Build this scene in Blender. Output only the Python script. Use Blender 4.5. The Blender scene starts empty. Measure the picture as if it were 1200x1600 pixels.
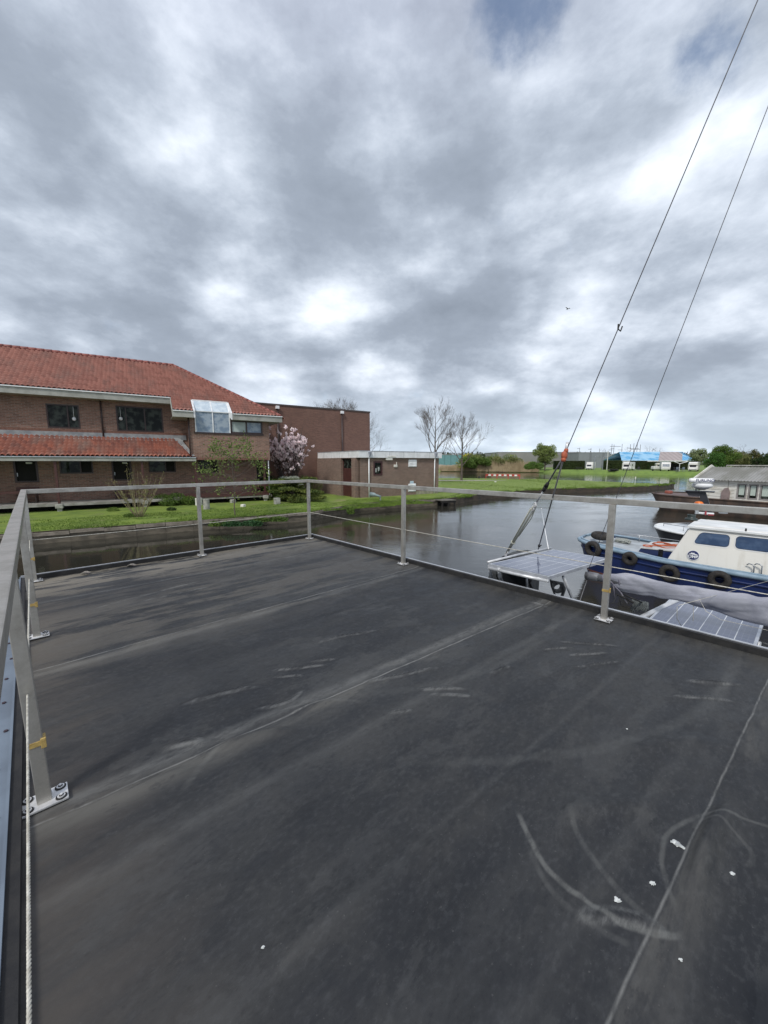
import bpy, bmesh, math, random
import numpy as np
from mathutils import Matrix, Vector

random.seed(7); RNG = np.random.default_rng(7)
S = bpy.context.scene
COL = S.collection
R = math.radians

# ------------------------------------------------------------ camera, sky, sun
EYE = 3.2
FPX = 600.0
PITCH = math.atan(78 / FPX)
cam_d = bpy.data.cameras.new('camera'); cam = bpy.data.objects.new('camera', cam_d); COL.objects.link(cam)
cam_d.sensor_fit = 'HORIZONTAL'; cam_d.sensor_width = 36; cam_d.lens = 18.0
cam_d.clip_start = 0.05; cam_d.clip_end = 5000
cam.location = (0, 0, EYE); cam.rotation_euler = (math.pi / 2 - PITCH, 0, 0)
S.camera = cam
S.view_settings.view_transform = 'Standard'; S.view_settings.look = 'None'
S.view_settings.gamma = 1; S.view_settings.use_curve_mapping = False
S.view_settings.exposure = 0.55
S.render.resolution_x = 768; S.render.resolution_y = 1024

CP, SP = math.cos(PITCH), math.sin(PITCH)
def ray(px, py):
    u = (px - 600) / FPX; v = (800 - py) / FPX
    return Vector((u, CP + v * SP, -SP + v * CP))
def P(px, py, z=0.0):
    d = ray(px, py); k = (z - EYE) / d.z
    return Vector((d.x * k, d.y * k, z))
def PY(px, py, Y):
    d = ray(px, py); k = Y / d.y
    return Vector((d.x * k, Y, EYE + d.z * k))
def proj(p):
    dz = p[2] - EYE; dep = p[1] * CP - dz * SP
    return (600 + FPX * p[0] / dep, 800 - FPX * (p[1] * SP + dz * CP) / dep)
def fcol(F, px, y, z):
    """x in frame F where image column px meets the line (., y, z)"""
    u = (px - 600) / FPX
    a = F @ Vector((0, y, z)); b = F @ Vector((1, y, z)); d = b - a
    # (a.x+t d.x) = u((a.y+t d.y)CP-(a.z-EYE+t d.z)SP)
    A = a.x - u * (a.y * CP - (a.z - EYE) * SP); B = d.x - u * (d.y * CP - d.z * SP)
    return -A / B
def frow(F, x, y, py):
    a = F @ Vector((x, y, 0)); v = (800 - py) / FPX
    # a.y SP + dz CP = v (a.y CP - dz SP)
    dz = a.y * (v * CP - SP) / (CP + v * SP)
    return dz + EYE

SUN_EL, SUN_AZ = R(48), R(205)     # compass style: direction the light comes from (behind, to the left)
sun_dir = Vector((math.sin(SUN_AZ) * math.cos(SUN_EL), math.cos(SUN_AZ) * math.cos(SUN_EL), math.sin(SUN_EL)))
sl = bpy.data.lights.new('sun', 'SUN'); sl.energy = 1.8; sl.angle = R(11); sl.color = (1.0, 0.96, 0.9)
so = bpy.data.objects.new('sun', sl); COL.objects.link(so); so.location = (0, 0, 60)
so.rotation_euler = (-sun_dir).to_track_quat('-Z', 'Y').to_euler()

# ------------------------------------------------------------ node helper
class NT:
    def __init__(s, tree): s.t = tree; s.n = tree.nodes; s.l = tree.links
    def node(s, typ, **kw):
        n = s.n.new(typ)
        for k, v in kw.items(): setattr(n, k, v)
        return n
    def put(s, sock, v):
        if v is None: return
        if hasattr(v, 'default_value') or hasattr(v, 'is_linked'): s.l.new(v, sock)
        else:
            if sock.type == 'RGBA' and len(v) == 3: v = (*v, 1)
            sock.default_value = v
    def math(s, op, a, b=None, c=None, clamp=False):
        n = s.node('ShaderNodeMath', operation=op, use_clamp=clamp)
        s.put(n.inputs[0], a); s.put(n.inputs[1], b); s.put(n.inputs[2], c); return n.outputs[0]
    def vmath(s, op, a, b=None, out=0):
        n = s.node('ShaderNodeVectorMath', operation=op)
        s.put(n.inputs[0], a); s.put(n.inputs[1], b); return n.outputs[out]
    def scalev(s, a, sc): return s.vmath('MULTIPLY', a, sc)
    def sep(s, v):
        n = s.node('ShaderNodeSeparateXYZ'); s.put(n.inputs[0], v); return n.outputs
    def comb(s, x=0., y=0., z=0.):
        n = s.node('ShaderNodeCombineXYZ')
        for i, v in enumerate((x, y, z)): s.put(n.inputs[i], v)
        return n.outputs[0]
    def noise(s, vec, scale=5., detail=4., rough=.55, dist=0., out='Fac'):
        n = s.node('ShaderNodeTexNoise'); s.put(n.inputs['Vector'], vec)
        n.inputs['Scale'].default_value = scale; n.inputs['Detail'].default_value = detail
        n.inputs['Roughness'].default_value = rough; n.inputs['Distortion'].default_value = dist
        return n.outputs[out]
    def vor(s, vec, scale=5., feature='F1', out='Distance'):
        n = s.node('ShaderNodeTexVoronoi', feature=feature); s.put(n.inputs['Vector'], vec)
        n.inputs['Scale'].default_value = scale; return n.outputs[out]
    def mapr(s, v, a, b, c=0., d=1., smooth=True):
        n = s.node('ShaderNodeMapRange', interpolation_type='SMOOTHSTEP' if smooth else 'LINEAR')
        s.put(n.inputs[0], v)
        for i, x in enumerate((a, b, c, d)): s.put(n.inputs[i + 1], x)
        return n.outputs[0]
    def mix(s, f, a, b, mode='MIX'):
        n = s.node('ShaderNodeMix', data_type='RGBA', blend_type=mode)
        s.put(n.inputs[0], f); s.put(n.inputs[6], a); s.put(n.inputs[7], b); return n.outputs[2]
    def ramp(s, f, stops):
        n = s.node('ShaderNodeValToRGB'); s.put(n.inputs[0], f); e = n.color_ramp.elements
        while len(e) < len(stops): e.new(0.5)
        for i, (p, c) in enumerate(stops): e[i].position = p; e[i].color = (*c, 1)
        return n.outputs[0]
    def bump(s, h, strength=.5, dist=.02, normal=None):
        n = s.node('ShaderNodeBump'); n.inputs['Strength'].default_value = strength
        n.inputs['Distance'].default_value = dist; s.put(n.inputs['Height'], h)
        if normal: s.put(n.inputs['Normal'], normal)
        return n.outputs[0]
    def coord(s, which='Object'): return s.node('ShaderNodeTexCoord').outputs[which]
    def geopos(s): return s.node('ShaderNodeNewGeometry').outputs['Position']

MATS = {}
def newmat(name):
    m = bpy.data.materials.new(name); m.use_nodes = True; nt = NT(m.node_tree)
    b = nt.n['Principled BSDF']; MATS[name] = m
    return m, nt, b
def M(name, c1, c2=None, scale=4., rough=.6, metal=0., bump=0., bscale=40., detail=5., stretch=(1, 1, 1), spec=.5, rvar=0., lo=.35, hi=.65, coat=0.):
    if name in MATS: return MATS[name]
    m, nt, b = newmat(name)
    b.inputs['Roughness'].default_value = rough; b.inputs['Metallic'].default_value = metal
    b.inputs['Specular IOR Level'].default_value = spec; b.inputs['Coat Weight'].default_value = coat
    v = nt.scalev(nt.coord(), stretch)
    if c2 is None: c2 = tuple(x * .75 for x in c1)
    f = nt.mapr(nt.noise(v, scale, detail), lo, hi)
    nt.put(b.inputs['Base Color'], nt.mix(f, c1, c2))
    if rvar: nt.put(b.inputs['Roughness'], nt.mapr(nt.noise(v, scale * 2.3, 4), .3, .7, rough - rvar, rough + rvar))
    if bump: nt.put(b.inputs['Normal'], nt.bump(nt.noise(v, bscale, 4), bump, .01))
    return m

# ------------------------------------------------------------ world: sky with a deck of broken cloud
W = bpy.data.worlds.new('World'); S.world = W; W.use_nodes = True
wt = NT(W.node_tree); wt.n.clear()
out = wt.node('ShaderNodeOutputWorld')
sky = wt.node('ShaderNodeTexSky', sky_type='NISHITA'); sky.sun_disc = False
sky.sun_elevation = SUN_EL; sky.sun_rotation = SUN_AZ
bg1 = wt.node('ShaderNodeBackground'); bg1.inputs[1].default_value = 0.10
wt.l.new(sky.outputs[0], bg1.inputs[0])
d = wt.coord('Generated')
sx, sy, sz = wt.sep(d)
zz = wt.math('ADD', wt.math('MAXIMUM', sz, 0.0), 0.30)
cx = wt.math('DIVIDE', sx, zz); cy = wt.math('DIVIDE', sy, zz)
cv = wt.comb(cx, cy, 0.3)
warp = wt.noise(cv, 0.8, 3, .5, out='Color')
cvw = wt.vmath('ADD', cv, wt.scalev(wt.vmath('SUBTRACT', warp, (.5, .5, .5)), (.30, .30, .30)))
n1 = wt.noise(cvw, 1.25, 10, .50)
n2 = wt.noise(wt.vmath('ADD', cvw, (4.2, 1.7, 2.)), 3.4, 11, .60)
puff = wt.node('ShaderNodeTexVoronoi', feature='SMOOTH_F1'); wt.put(puff.inputs['Vector'], wt.vmath('ADD', cvw, wt.scalev(wt.noise(cvw, 3.0, 4, .5, out='Color'), (.35, .35, .35)))); puff.inputs['Scale'].default_value = 2.6; puff.inputs['Smoothness'].default_value = .8
pf = wt.math('MULTIPLY', wt.math('SUBTRACT', .42, puff.outputs['Distance']), .48)
n3 = wt.noise(wt.scalev(d, (1., 1., 1.9)), 3.6, 11, .60)
base = wt.math('ADD', wt.math('MULTIPLY', n1, .55), wt.math('ADD', wt.math('MULTIPLY', n2, .45), wt.math('ADD', pf, wt.math('MULTIPLY', wt.math('SUBTRACT', n3, .5), .75))))
def blob(px, py, rad, amp):
    dd = ray(px, py).normalized()
    dot = wt.vmath('DOT_PRODUCT', d, tuple(dd), out='Value')
    ang = wt.math('ARCCOSINE', wt.math('MINIMUM', dot, .99999))
    q = wt.math('POWER', wt.math('DIVIDE', ang, R(rad)), 2.)
    return wt.math('MULTIPLY', wt.math('EXPONENT', wt.math('MULTIPLY', q, -1.)), amp)
BL = [(550, 180, 13, -.13), (120, 400, 12, -.12), (80, 130, 12, -.07), (780, 300, 9, -.05), (480, 400, 5, -.08), (750, 480, 8, -.07), (650, 250, 9, -.05), (1000, 560, 8, -.05), (900, 170, 9, -.03), (250, 520, 8, -.06),
      (460, 40, 8, .13), (330, 110, 6, .10), (170, 355, 2.6, .12), (20, 280, 6, .10), (330, 450, 6, .03), (600, 430, 6, .05), (740, 120, 6, .06), (930, 60, 9, .05),
      (700, 640, 9, .06), (300, 580, 6, .11), (600, 330, 4, .05), (850, 300, 4, .06), (400, 330, 4, .06), (1000, 420, 5, .06), (560, 520, 5, .05), (820, 560, 6, .05), (430, 560, 5, .06), (240, 200, 4, .06), (680, 380, 4, .06), (1000, 260, 7, .0), (1150, 480, 8, .05), (820, 380, 6, .06), (20, 490, 4, .1), (1150, 20, 8, .03)]
acc = base
BL = [(a_, b2, c_, d2 * (.62 if d2 > 0 else .95)) for a_, b2, c_, d2 in BL]
for b_ in BL: acc = wt.math('ADD', acc, blob(*b_))
ccol = wt.ramp(wt.mapr(acc, .17, .84, 0, 1, False), [(0., (.158, .184, .225)), (.30, (.205, .236, .285)), (.46, (.275, .312, .368)), (.60, (.372, .412, .472)), (.76, (.49, .53, .59)), (.98, (.66, .70, .75))])
lowf = wt.mapr(sz, 0.0, .22, 1., 0.)
ccol = wt.mix(wt.math('MULTIPLY', lowf, .45), ccol, (.44, .52, .59))
# blue-violet cast high up on the right, as wide thin cloud
hz = wt.mapr(sz, .55, .95)
ccol = wt.mix(wt.math('MULTIPLY', hz, .40), ccol, (.40, .40, .52))
bg2 = wt.node('ShaderNodeBackground'); bg2.inputs[1].default_value = 1.27
wt.l.new(ccol, bg2.inputs[0])
hole = None
for b_ in [(825, 0, 4.2, 1.25), (1095, 80, 3.4, .65), (1190, 90, 3., .6), (565, 35, 1.7, .5), (770, 15, 3, .4), (1040, 45, 4, .3), (270, 5, 3, .35)]:
    x = blob(*b_); hole = x if hole is None else wt.math('ADD', hole, x)
hole = wt.mapr(wt.math('ADD', hole, wt.math('MULTIPLY', wt.math('SUBTRACT', wt.noise(wt.scalev(d, (1., 1., 1.)), 9., 7, .6), .5), 2.6)), .35, 1.3, 0., .8)
mixw = wt.node('ShaderNodeMixShader')
wt.l.new(hole, mixw.inputs[0]); wt.l.new(bg2.outputs[0], mixw.inputs[1]); wt.l.new(bg1.outputs[0], mixw.inputs[2])
wt.l.new(mixw.outputs[0], out.inputs[0])

# ------------------------------------------------------------ object helpers
WM = {}
def tag(o, label=None, cat=None, group=None, kind=None):
    if label: o['label'] = label
    if cat: o['category'] = cat
    if group: o['group'] = group
    if kind: o['kind'] = kind
    return o
def frame(loc, rz=0.): return Matrix.Translation(Vector(loc)) @ Matrix.Rotation(rz, 4, 'Z')
def thing(name, label, cat, F=None, group=None):
    o = bpy.data.objects.new(name, None); COL.objects.link(o)
    F = F if F is not None else Matrix.Identity(4)
    o.matrix_world = F; o.empty_display_size = .2; WM[o.name] = F.copy()
    return tag(o, label, cat, group)
def link_mesh(name, me, mats, parent, smooth=False, F=None):
    if not isinstance(mats, (list, tuple)): mats = [mats]
    for m in mats: me.materials.append(m)
    if smooth:
        me.polygons.foreach_set('use_smooth', np.ones(len(me.polygons), dtype=bool))
    o = bpy.data.objects.new(name, me); COL.objects.link(o)
    if parent is not None:
        o.parent = parent; WM[o.name] = WM[parent.name].copy()
    else:
        F = F if F is not None else Matrix.Identity(4)
        o.matrix_world = F; WM[o.name] = F.copy()
    return o

class MB:
    """collects faces in frame F (local coordinates) and links them as one mesh"""
    def __init__(s, F=None):
        s.F = F if F is not None else Matrix.Identity(4); s.v = []; s.f = []; s.mi = []; s.uv = []; s.m = 0
    def add(s, vs, fs, uvs=None):
        b = len(s.v)
        for p in vs: s.v.append(s.F @ Vector(p))
        for i, f in enumerate(fs):
            s.f.append(tuple(b + k for k in f)); s.mi.append(s.m)
            s.uv.append(uvs[i] if uvs else None)
        return s
    def quad(s, a, b, c, d, uv=None):
        return s.add((a, b, c, d), ((0, 1, 2, 3),), [uv] if uv else None)
    def box(s, x0, x1, y0, y1, z0, z1, T=None):
        vs = [(x, y, z) for z in (z0, z1) for y in (y0, y1) for x in (x0, x1)]
        if T is not None: vs = [T @ Vector(p) for p in vs]
        return s.add(vs, ((0, 2, 3, 1), (4, 5, 7, 6), (0, 1, 5, 4), (2, 6, 7, 3), (0, 4, 6, 2), (1, 3, 7, 5)))
    def bbox(s, x0, x1, y0, y1, z0, z1, b=.01, T=None):
        """box with chamfered vertical and horizontal edges"""
        bm = bmesh.new(); bmesh.ops.create_cube(bm, size=1)
        for v in bm.verts:
            v.co = Vector(((x0 + x1) / 2 + v.co.x * (x1 - x0), (y0 + y1) / 2 + v.co.y * (y1 - y0), (z0 + z1) / 2 + v.co.z * (z1 - z0)))
        bmesh.ops.bevel(bm, geom=bm.edges[:], offset=b, segments=2, affect='EDGES', profile=.6)
        return s.frombm(bm, T)
    def frombm(s, bm, T=None):
        bm.verts.ensure_lookup_table(); bm.verts.index_update()
        vs = [(T @ v.co if T is not None else v.co.copy()) for v in bm.verts]
        s.add(vs, [tuple(v.index for v in f.verts) for f in bm.faces]); bm.free(); return s
    def tube(s, pts, r, n=8, caps=True, squash=1.0):
        pts = [Vector(p) for p in pts]
        rs = r if isinstance(r, (list, tuple)) else [r] * len(pts)
        vs = []; up = Vector((0, 0, 1)); prev = None
        for i, p in enumerate(pts):
            t = (pts[min(i + 1, len(pts) - 1)] - pts[max(i - 1, 0)])
            if t.length < 1e-9: t = Vector((0, 0, 1))
            t.normalize()
            if prev is None:
                a = t.orthogonal().normalized() if abs(t.z) > .95 else t.cross(up).normalized()
            else:
                a = prev - t * prev.dot(t)
                a = a.normalized() if a.length > 1e-6 else t.orthogonal().normalized()
            prev = a; b = t.cross(a)
            for k in range(n):
                an = 2 * math.pi * k / n
                vs.append(p + (a * math.cos(an) + b * math.sin(an) * squash) * rs[i])
        fs = []
        for i in range(len(pts) - 1):
            for k in range(n):
                k2 = (k + 1) % n
                fs.append((i * n + k, i * n + k2, (i + 1) * n + k2, (i + 1) * n + k))
        if caps:
            fs.append(tuple(range(n - 1, -1, -1))); fs.append(tuple((len(pts) - 1) * n + k for k in range(n)))
        return s.add(vs, fs)
    def cyl(s, c, r, z0, z1, n=16, r2=None):
        r2 = r if r2 is None else r2
        vs = [(c[0] + r * math.cos(2 * math.pi * k / n), c[1] + r * math.sin(2 * math.pi * k / n), z0) for k in range(n)]
        vs += [(c[0] + r2 * math.cos(2 * math.pi * k / n), c[1] + r2 * math.sin(2 * math.pi * k / n), z1) for k in range(n)]
        fs = [(k, (k + 1) % n, n + (k + 1) % n, n + k) for k in range(n)] + [tuple(range(n - 1, -1, -1)), tuple(range(n, 2 * n))]
        return s.add(vs, fs)
    def lathe(s, prof, n=20, T=None):
        vs = []; fs = []
        for (r, z) in prof:
            for k in range(n):
                a = 2 * math.pi * k / n; vs.append(Vector((r * math.cos(a), r * math.sin(a), z)))
        for i in range(len(prof) - 1):
            for k in range(n):
                k2 = (k + 1) % n; fs.append((i * n + k, i * n + k2, (i + 1) * n + k2, (i + 1) * n + k))
        fs.append(tuple(range(n - 1, -1, -1))); fs.append(tuple((len(prof) - 1) * n + k for k in range(n)))
        if T is not None: vs = [T @ v for v in vs]
        return s.add(vs, fs)
    def torus(s, T, R_, r, n=24, m=10, squash=1.0):
        vs = []; fs = []
        for i in range(n):
            a = 2 * math.pi * i / n
            for k in range(m):
                b = 2 * math.pi * k / m
                vs.append(T @ Vector(((R_ + r * math.cos(b)) * math.cos(a), (R_ + r * math.cos(b)) * math.sin(a), r * squash * math.sin(b))))
        for i in range(n):
            for k in range(m):
                i2 = (i + 1) % n; k2 = (k + 1) % m
                fs.append((i * m + k, i2 * m + k, i2 * m + k2, i * m + k2))
        return s.add(vs, fs)
    def prism(s, poly, z0, z1, T=None):
        """poly: list of (x, y); extruded in z"""
        n = len(poly)
        vs = [Vector((x, y, z0)) for x, y in poly] + [Vector((x, y, z1)) for x, y in poly]
        if T is not None: vs = [T @ v for v in vs]
        fs = [tuple(range(n - 1, -1, -1)), tuple(range(n, 2 * n))] + [(k, (k + 1) % n, n + (k + 1) % n, n + k) for k in range(n)]
        return s.add(vs, fs)
    def blob(s, c, rx, ry, rz, sub=2, jit=.15, T=None):
        bm = bmesh.new(); bmesh.ops.create_icosphere(bm, subdivisions=sub, radius=1)
        for v in bm.verts:
            k = 1 + random.uniform(-jit, jit)
            v.co = Vector((c[0] + v.co.x * rx * k, c[1] + v.co.y * ry * k, c[2] + v.co.z * rz * k))
        return s.frombm(bm, T)
    def wall(s, x0, x1, z0, z1, y, t, holes=()):
        """wall in the plane y with rectangular openings (hx0,hx1,hz0,hz1); thickness t towards +y"""
        xs = sorted({x0, x1, *[h[0] for h in holes], *[h[1] for h in holes]})
        zs = sorted({z0, z1, *[h[2] for h in holes], *[h[3] for h in holes]})
        for i in range(len(xs) - 1):
            for j in range(len(zs) - 1):
                cx, cz = (xs[i] + xs[i + 1]) / 2, (zs[j] + zs[j + 1]) / 2
                if any(h[0] < cx < h[1] and h[2] < cz < h[3] for h in holes): continue
                a, b, c, d_ = xs[i], xs[i + 1], zs[j], zs[j + 1]
                s.quad((a, y, c), (b, y, c), (b, y, d_), (a, y, d_))
                s.quad((a, y + t, c), (a, y + t, d_), (b, y + t, d_), (b, y + t, c))
        def ring(a, b, c, d_, flip):
            for q in (((a, y, c), (a, y + t, c), (b, y + t, c), (b, y, c)), ((a, y, d_), (b, y, d_), (b, y + t, d_), (a, y + t, d_)),
                      ((a, y, c), (a, y, d_), (a, y + t, d_), (a, y + t, c)), ((b, y, c), (b, y + t, c), (b, y + t, d_), (b, y, d_))):
                s.quad(*(q if not flip else q[::-1]))
        ring(x0, x1, z0, z1, False)
        for h in holes: ring(*h, True)
        return s
    def build(s, name, mats, parent=None, smooth=False, origin=None, rz=0., weld=False):
        if parent is not None: inv = WM[parent.name].inverted(); Fo = None
        else:
            Fo = frame(origin if origin is not None else (0, 0, 0), rz); inv = Fo.inverted()
        me = bpy.data.meshes.new(name)
        me.from_pydata([tuple(inv @ p) for p in s.v], [], s.f)
        me.polygons.foreach_set('material_index', s.mi)
        if any(u is not None for u in s.uv):
            ul = me.uv_layers.new(name='UVMap'); k = 0
            for f, u in zip(s.f, s.uv):
                for q in range(len(f)):
                    ul.data[k].uv = u[q] if u else (0, 0); k += 1
        me.update()
        return link_mesh(name, me, mats, parent, smooth, Fo)

def np_mesh(name, V, nper, mats, parent=None, F=None, smooth=False):
    """V: (N, nper, 3) world coordinates: N loose polygons"""
    N = V.shape[0]
    base = WM[parent.name] if parent is not None else (F if F is not None else Matrix.Identity(4))
    inv = np.array(base.inverted()); A = V.reshape(-1, 3) @ inv[:3, :3].T + inv[:3, 3]
    me = bpy.data.meshes.new(name)
    me.vertices.add(N * nper); me.vertices.foreach_set('co', A.astype(np.float32).ravel())
    me.loops.add(N * nper); me.loops.foreach_set('vertex_index', np.arange(N * nper, dtype=np.int32))
    me.polygons.add(N); me.polygons.foreach_set('loop_start', np.arange(N, dtype=np.int32) * nper)
    me.polygons.foreach_set('loop_total', np.full(N, nper, dtype=np.int32))
    me.update(calc_edges=True)
    return link_mesh(name, me, mats, parent, smooth, F)
def grid_mesh(name, X, Y, Z, mats, parent=None, F=None, smooth=True, keep=None):
    """X, Y, Z: (n, m) local coordinates of parent/F"""
    n, m = X.shape
    me = bpy.data.meshes.new(name)
    co = np.stack([X, Y, Z], -1).reshape(-1, 3).astype(np.float32)
    idx = np.arange(n * m).reshape(n, m)
    q = np.stack([idx[:-1, :-1], idx[:-1, 1:], idx[1:, 1:], idx[1:, :-1]], -1).reshape(-1, 4)
    if keep is not None: q = q[keep.reshape(-1)]
    used = np.unique(q); remap = np.full(n * m, -1, dtype=np.int64); remap[used] = np.arange(len(used))
    q = remap[q].astype(np.int32); co = co[used]
    me.vertices.add(len(co)); me.vertices.foreach_set('co', co.ravel())
    me.loops.add(q.size); me.loops.foreach_set('vertex_index', q.ravel())
    me.polygons.add(len(q)); me.polygons.foreach_set('loop_start', np.arange(len(q), dtype=np.int32) * 4)
    me.polygons.foreach_set('loop_total', np.full(len(q), 4, dtype=np.int32))
    me.update(calc_edges=True)
    return link_mesh(name, me, mats, parent, smooth, F)

def vnoise(X, Y, seed=0):
    """smooth value noise on arrays"""
    xi = np.floor(X).astype(np.int64); yi = np.floor(Y).astype(np.int64)
    fx = X - xi; fy = Y - yi; fx = fx * fx * (3 - 2 * fx); fy = fy * fy * (3 - 2 * fy)
    def h(a, b):
        v = (a * 374761393 + b * 668265263 + seed * 1442695041) & 0xffffffff
        v = ((v ^ (v >> 13)) * 1274126177) & 0xffffffff
        return ((v ^ (v >> 16)) & 0xffff) / 65535.0
    return (h(xi, yi) * (1 - fx) * (1 - fy) + h(xi + 1, yi) * fx * (1 - fy) + h(xi, yi + 1) * (1 - fx) * fy + h(xi + 1, yi + 1) * fx * fy)
def fbm(X, Y, seed=0, o=4):
    r = 0; a = .5
    for i in range(o): r = r + a * vnoise(X * 2 ** i, Y * 2 ** i, seed + i); a *= .5
    return r

# ------------------------------------------------------------ foliage helpers
def rand_unit(n):
    v = RNG.normal(size=(n, 3)); return v / np.linalg.norm(v, axis=1, keepdims=True)
def leaf_quads(C, size, up=0.0, aspect=.55):
    n = len(C); a = rand_unit(n); a[:, 2] += up; a /= np.linalg.norm(a, axis=1, keepdims=True)
    b = np.cross(a, rand_unit(n)); b /= np.maximum(np.linalg.norm(b, axis=1, keepdims=True), 1e-6)
    s = size * RNG.uniform(.6, 1.3, size=(n, 1))
    return np.stack([C - a * s * .5, C + b * s * aspect * .5, C + a * s * .5, C - b * s * aspect * .5], 1)
def clump_points(clumps, n):
    """clumps: list of (cx,cy,cz,rx,ry,rz); points mostly near each clump's shell"""
    w = np.array([c[3] * c[4] * c[5] for c in clumps]) ** .7; w /= w.sum()
    k = RNG.choice(len(clumps), size=n, p=w); c = np.array(clumps)[k]
    r = RNG.uniform(.25, 1.0, size=(n, 1)) ** .5
    return c[:, :3] + rand_unit(n) * r * c[:, 3:]
def crown_clumps(c, rx, ry, rz, n, s=.38):
    out_ = []
    for i in range(n):
        u = rand_unit(1)[0]; r = random.uniform(.35, .85)
        k = s * random.uniform(.6, 1.25)
        out_.append((c[0] + u[0] * rx * r, c[1] + u[1] * ry * r, c[2] + u[2] * rz * r, rx * k, ry * k, rz * k * .85))
    return out_

def branchy(mb, p, d, L, r, depth, spread=.55, kids=(3, 4), upb=.25, seg=4, ends=None, taper=.45, minr=.006, shape=None):
    pts = [p.copy()]; rs = [r]; q = p.copy(); dd = d.normalized()
    for i in range(seg):
        dd = (dd + Vector((random.gauss(0, .09), random.gauss(0, .09), random.gauss(0, .05) + upb * .12))).normalized()
        q = q + dd * (L / seg); pts.append(q.copy()); rs.append(max(r * (1 - (1 - taper) * (i + 1) / seg), minr))
    mb.tube(pts, rs, n=(8 if r > .08 else 5 if r > .03 else 3), caps=False)
    if depth == 0:
        if ends is not None: ends.append(q.copy())
        return
    nk = random.randint(*kids)
    for k in range(nk):
        t = random.uniform(.3, 1.0) if k else 1.0
        i = min(int(t * seg), seg - 1); f = t * seg - i
        pp = pts[i].lerp(pts[i + 1], f); pd = (pts[i + 1] - pts[i]).normalized()
        ax = pd.orthogonal().normalized(); ax.rotate(Matrix.Rotation(random.uniform(0, 6.28), 3, pd))
        nd = (pd + ax * math.tan(spread * random.uniform(.6, 1.25)) + Vector((0, 0, upb))).normalized()
        branchy(mb, pp, nd, L * random.uniform(.55, .8), max(rs[i] * random.uniform(.5, .68), minr), depth - 1, spread, kids, upb, max(2, seg - 1), ends, taper, minr)

# ------------------------------------------------------------ materials
def brick_mat(name, c1, c2, mortar, bw=.28, bh=.086, msz=.013, soot=.3):
    m, nt, b = newmat(name); o = nt.coord(); x, y, z = nt.sep(o)
    v = nt.comb(nt.math('ADD', x, y), z, 0.)
    br = nt.node('ShaderNodeTexBrick'); nt.put(br.inputs['Vector'], v)
    br.inputs['Scale'].default_value = 1; br.inputs['Brick Width'].default_value = bw; br.inputs['Row Height'].default_value = bh
    br.inputs['Mortar Size'].default_value = msz; br.inputs['Mortar Smooth'].default_value = .2; br.inputs['Bias'].default_value = 0
    nt.put(br.inputs['Color1'], c1); nt.put(br.inputs['Color2'], c2); nt.put(br.inputs['Mortar'], mortar)
    st = nt.mapr(nt.noise(nt.scalev(o, (1, 1, .6)), .9, 6, .6), .35, .75, 0, soot)
    c = nt.mix(st, br.outputs[0], tuple(k * .45 for k in c1))
    c = nt.mix(nt.mapr(nt.noise(nt.comb(nt.math('MULTIPLY', nt.math('ADD', x, y), 4.6), nt.math('MULTIPLY', z, 15.), 0.), 1., 2), .5, .75, 0, .5), c, tuple(k * .6 for k in c2))
    nt.put(b.inputs['Base Color'], c); b.inputs['Roughness'].default_value = .85
    nt.put(b.inputs['Normal'], nt.bump(br.outputs['Fac'], -.6, .008))
    return m
m_brick = brick_mat('brick_house', (.31, .165, .12), (.17, .09, .066), (.27, .225, .185))
m_brick_gym = brick_mat('brick_hall', (.205, .105, .076), (.15, .075, .055), (.12, .085, .07), soot=.25)
m_brick_annex = brick_mat('brick_annex', (.225, .135, .105), (.135, .082, .064), (.27, .23, .19))

def tile_mat(name, c1, c2, dirt, tx=.22, ty=.30):
    m, nt, b = newmat(name); o = nt.coord(); x, y, z = nt.sep(o)
    cell = nt.comb(nt.math('FLOOR', nt.math('DIVIDE', x, tx)), nt.math('FLOOR', nt.math('DIVIDE', y, ty)), 0.)
    wn = nt.node('ShaderNodeTexWhiteNoise', noise_dimensions='2D'); nt.put(wn.inputs['Vector'], cell)
    c = nt.mix(wn.outputs[0], c1, c2)
    st = nt.mapr(nt.noise(nt.scalev(o, (1.2, .45, .45)), 1.1, 7, .62), .42, .78, 0, .8)
    c = nt.mix(st, c, dirt)
    nt.put(b.inputs['Base Color'], c); b.inputs['Roughness'].default_value = .62
    return m
m_tile = tile_mat('roof_tiles', (.37, .15, .11), (.26, .097, .07), (.19, .11, .09))
m_tile_low = tile_mat('roof_tiles_weathered', (.32, .095, .052), (.17, .05, .032), (.23, .16, .125))
m_fascia = M('fascia_paint', (.36, .36, .325), (.27, .27, .24), 2.5, .5)
m_lead = M('lead_flashing', (.20, .21, .22), (.30, .31, .31), 3, .5, bump=.3, bscale=12)
m_frame_brown = M('dark_brown_paint', (.045, .022, .018), (.03, .016, .014), 3, .4)
m_red_wood = M('dark_red_wood', (.085, .028, .024), (.05, .02, .018), 6, .55, stretch=(1, 1, 4))
m_white = M('white_paint', (.78, .79, .80), (.66, .67, .67), 3, .42)
m_white_dirty = M('weathered_white_boards', (.70, .69, .64), (.40, .36, .28), 2.0, .65, stretch=(1, 1, 3), lo=.45, hi=.78)
m_conc = M('concrete', (.40, .39, .36), (.24, .24, .21), 6, .85, bump=.4, bscale=30)
m_zinc = M('galvanised_pipe', (.42, .44, .46), (.30, .31, .33), 6, .42, metal=.7)
m_darkpipe = M('brown_downpipe', (.05, .03, .028), None, 4, .45)
m_void = M('dark_void', (.012, .011, .010), None, 4, .9)
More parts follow.
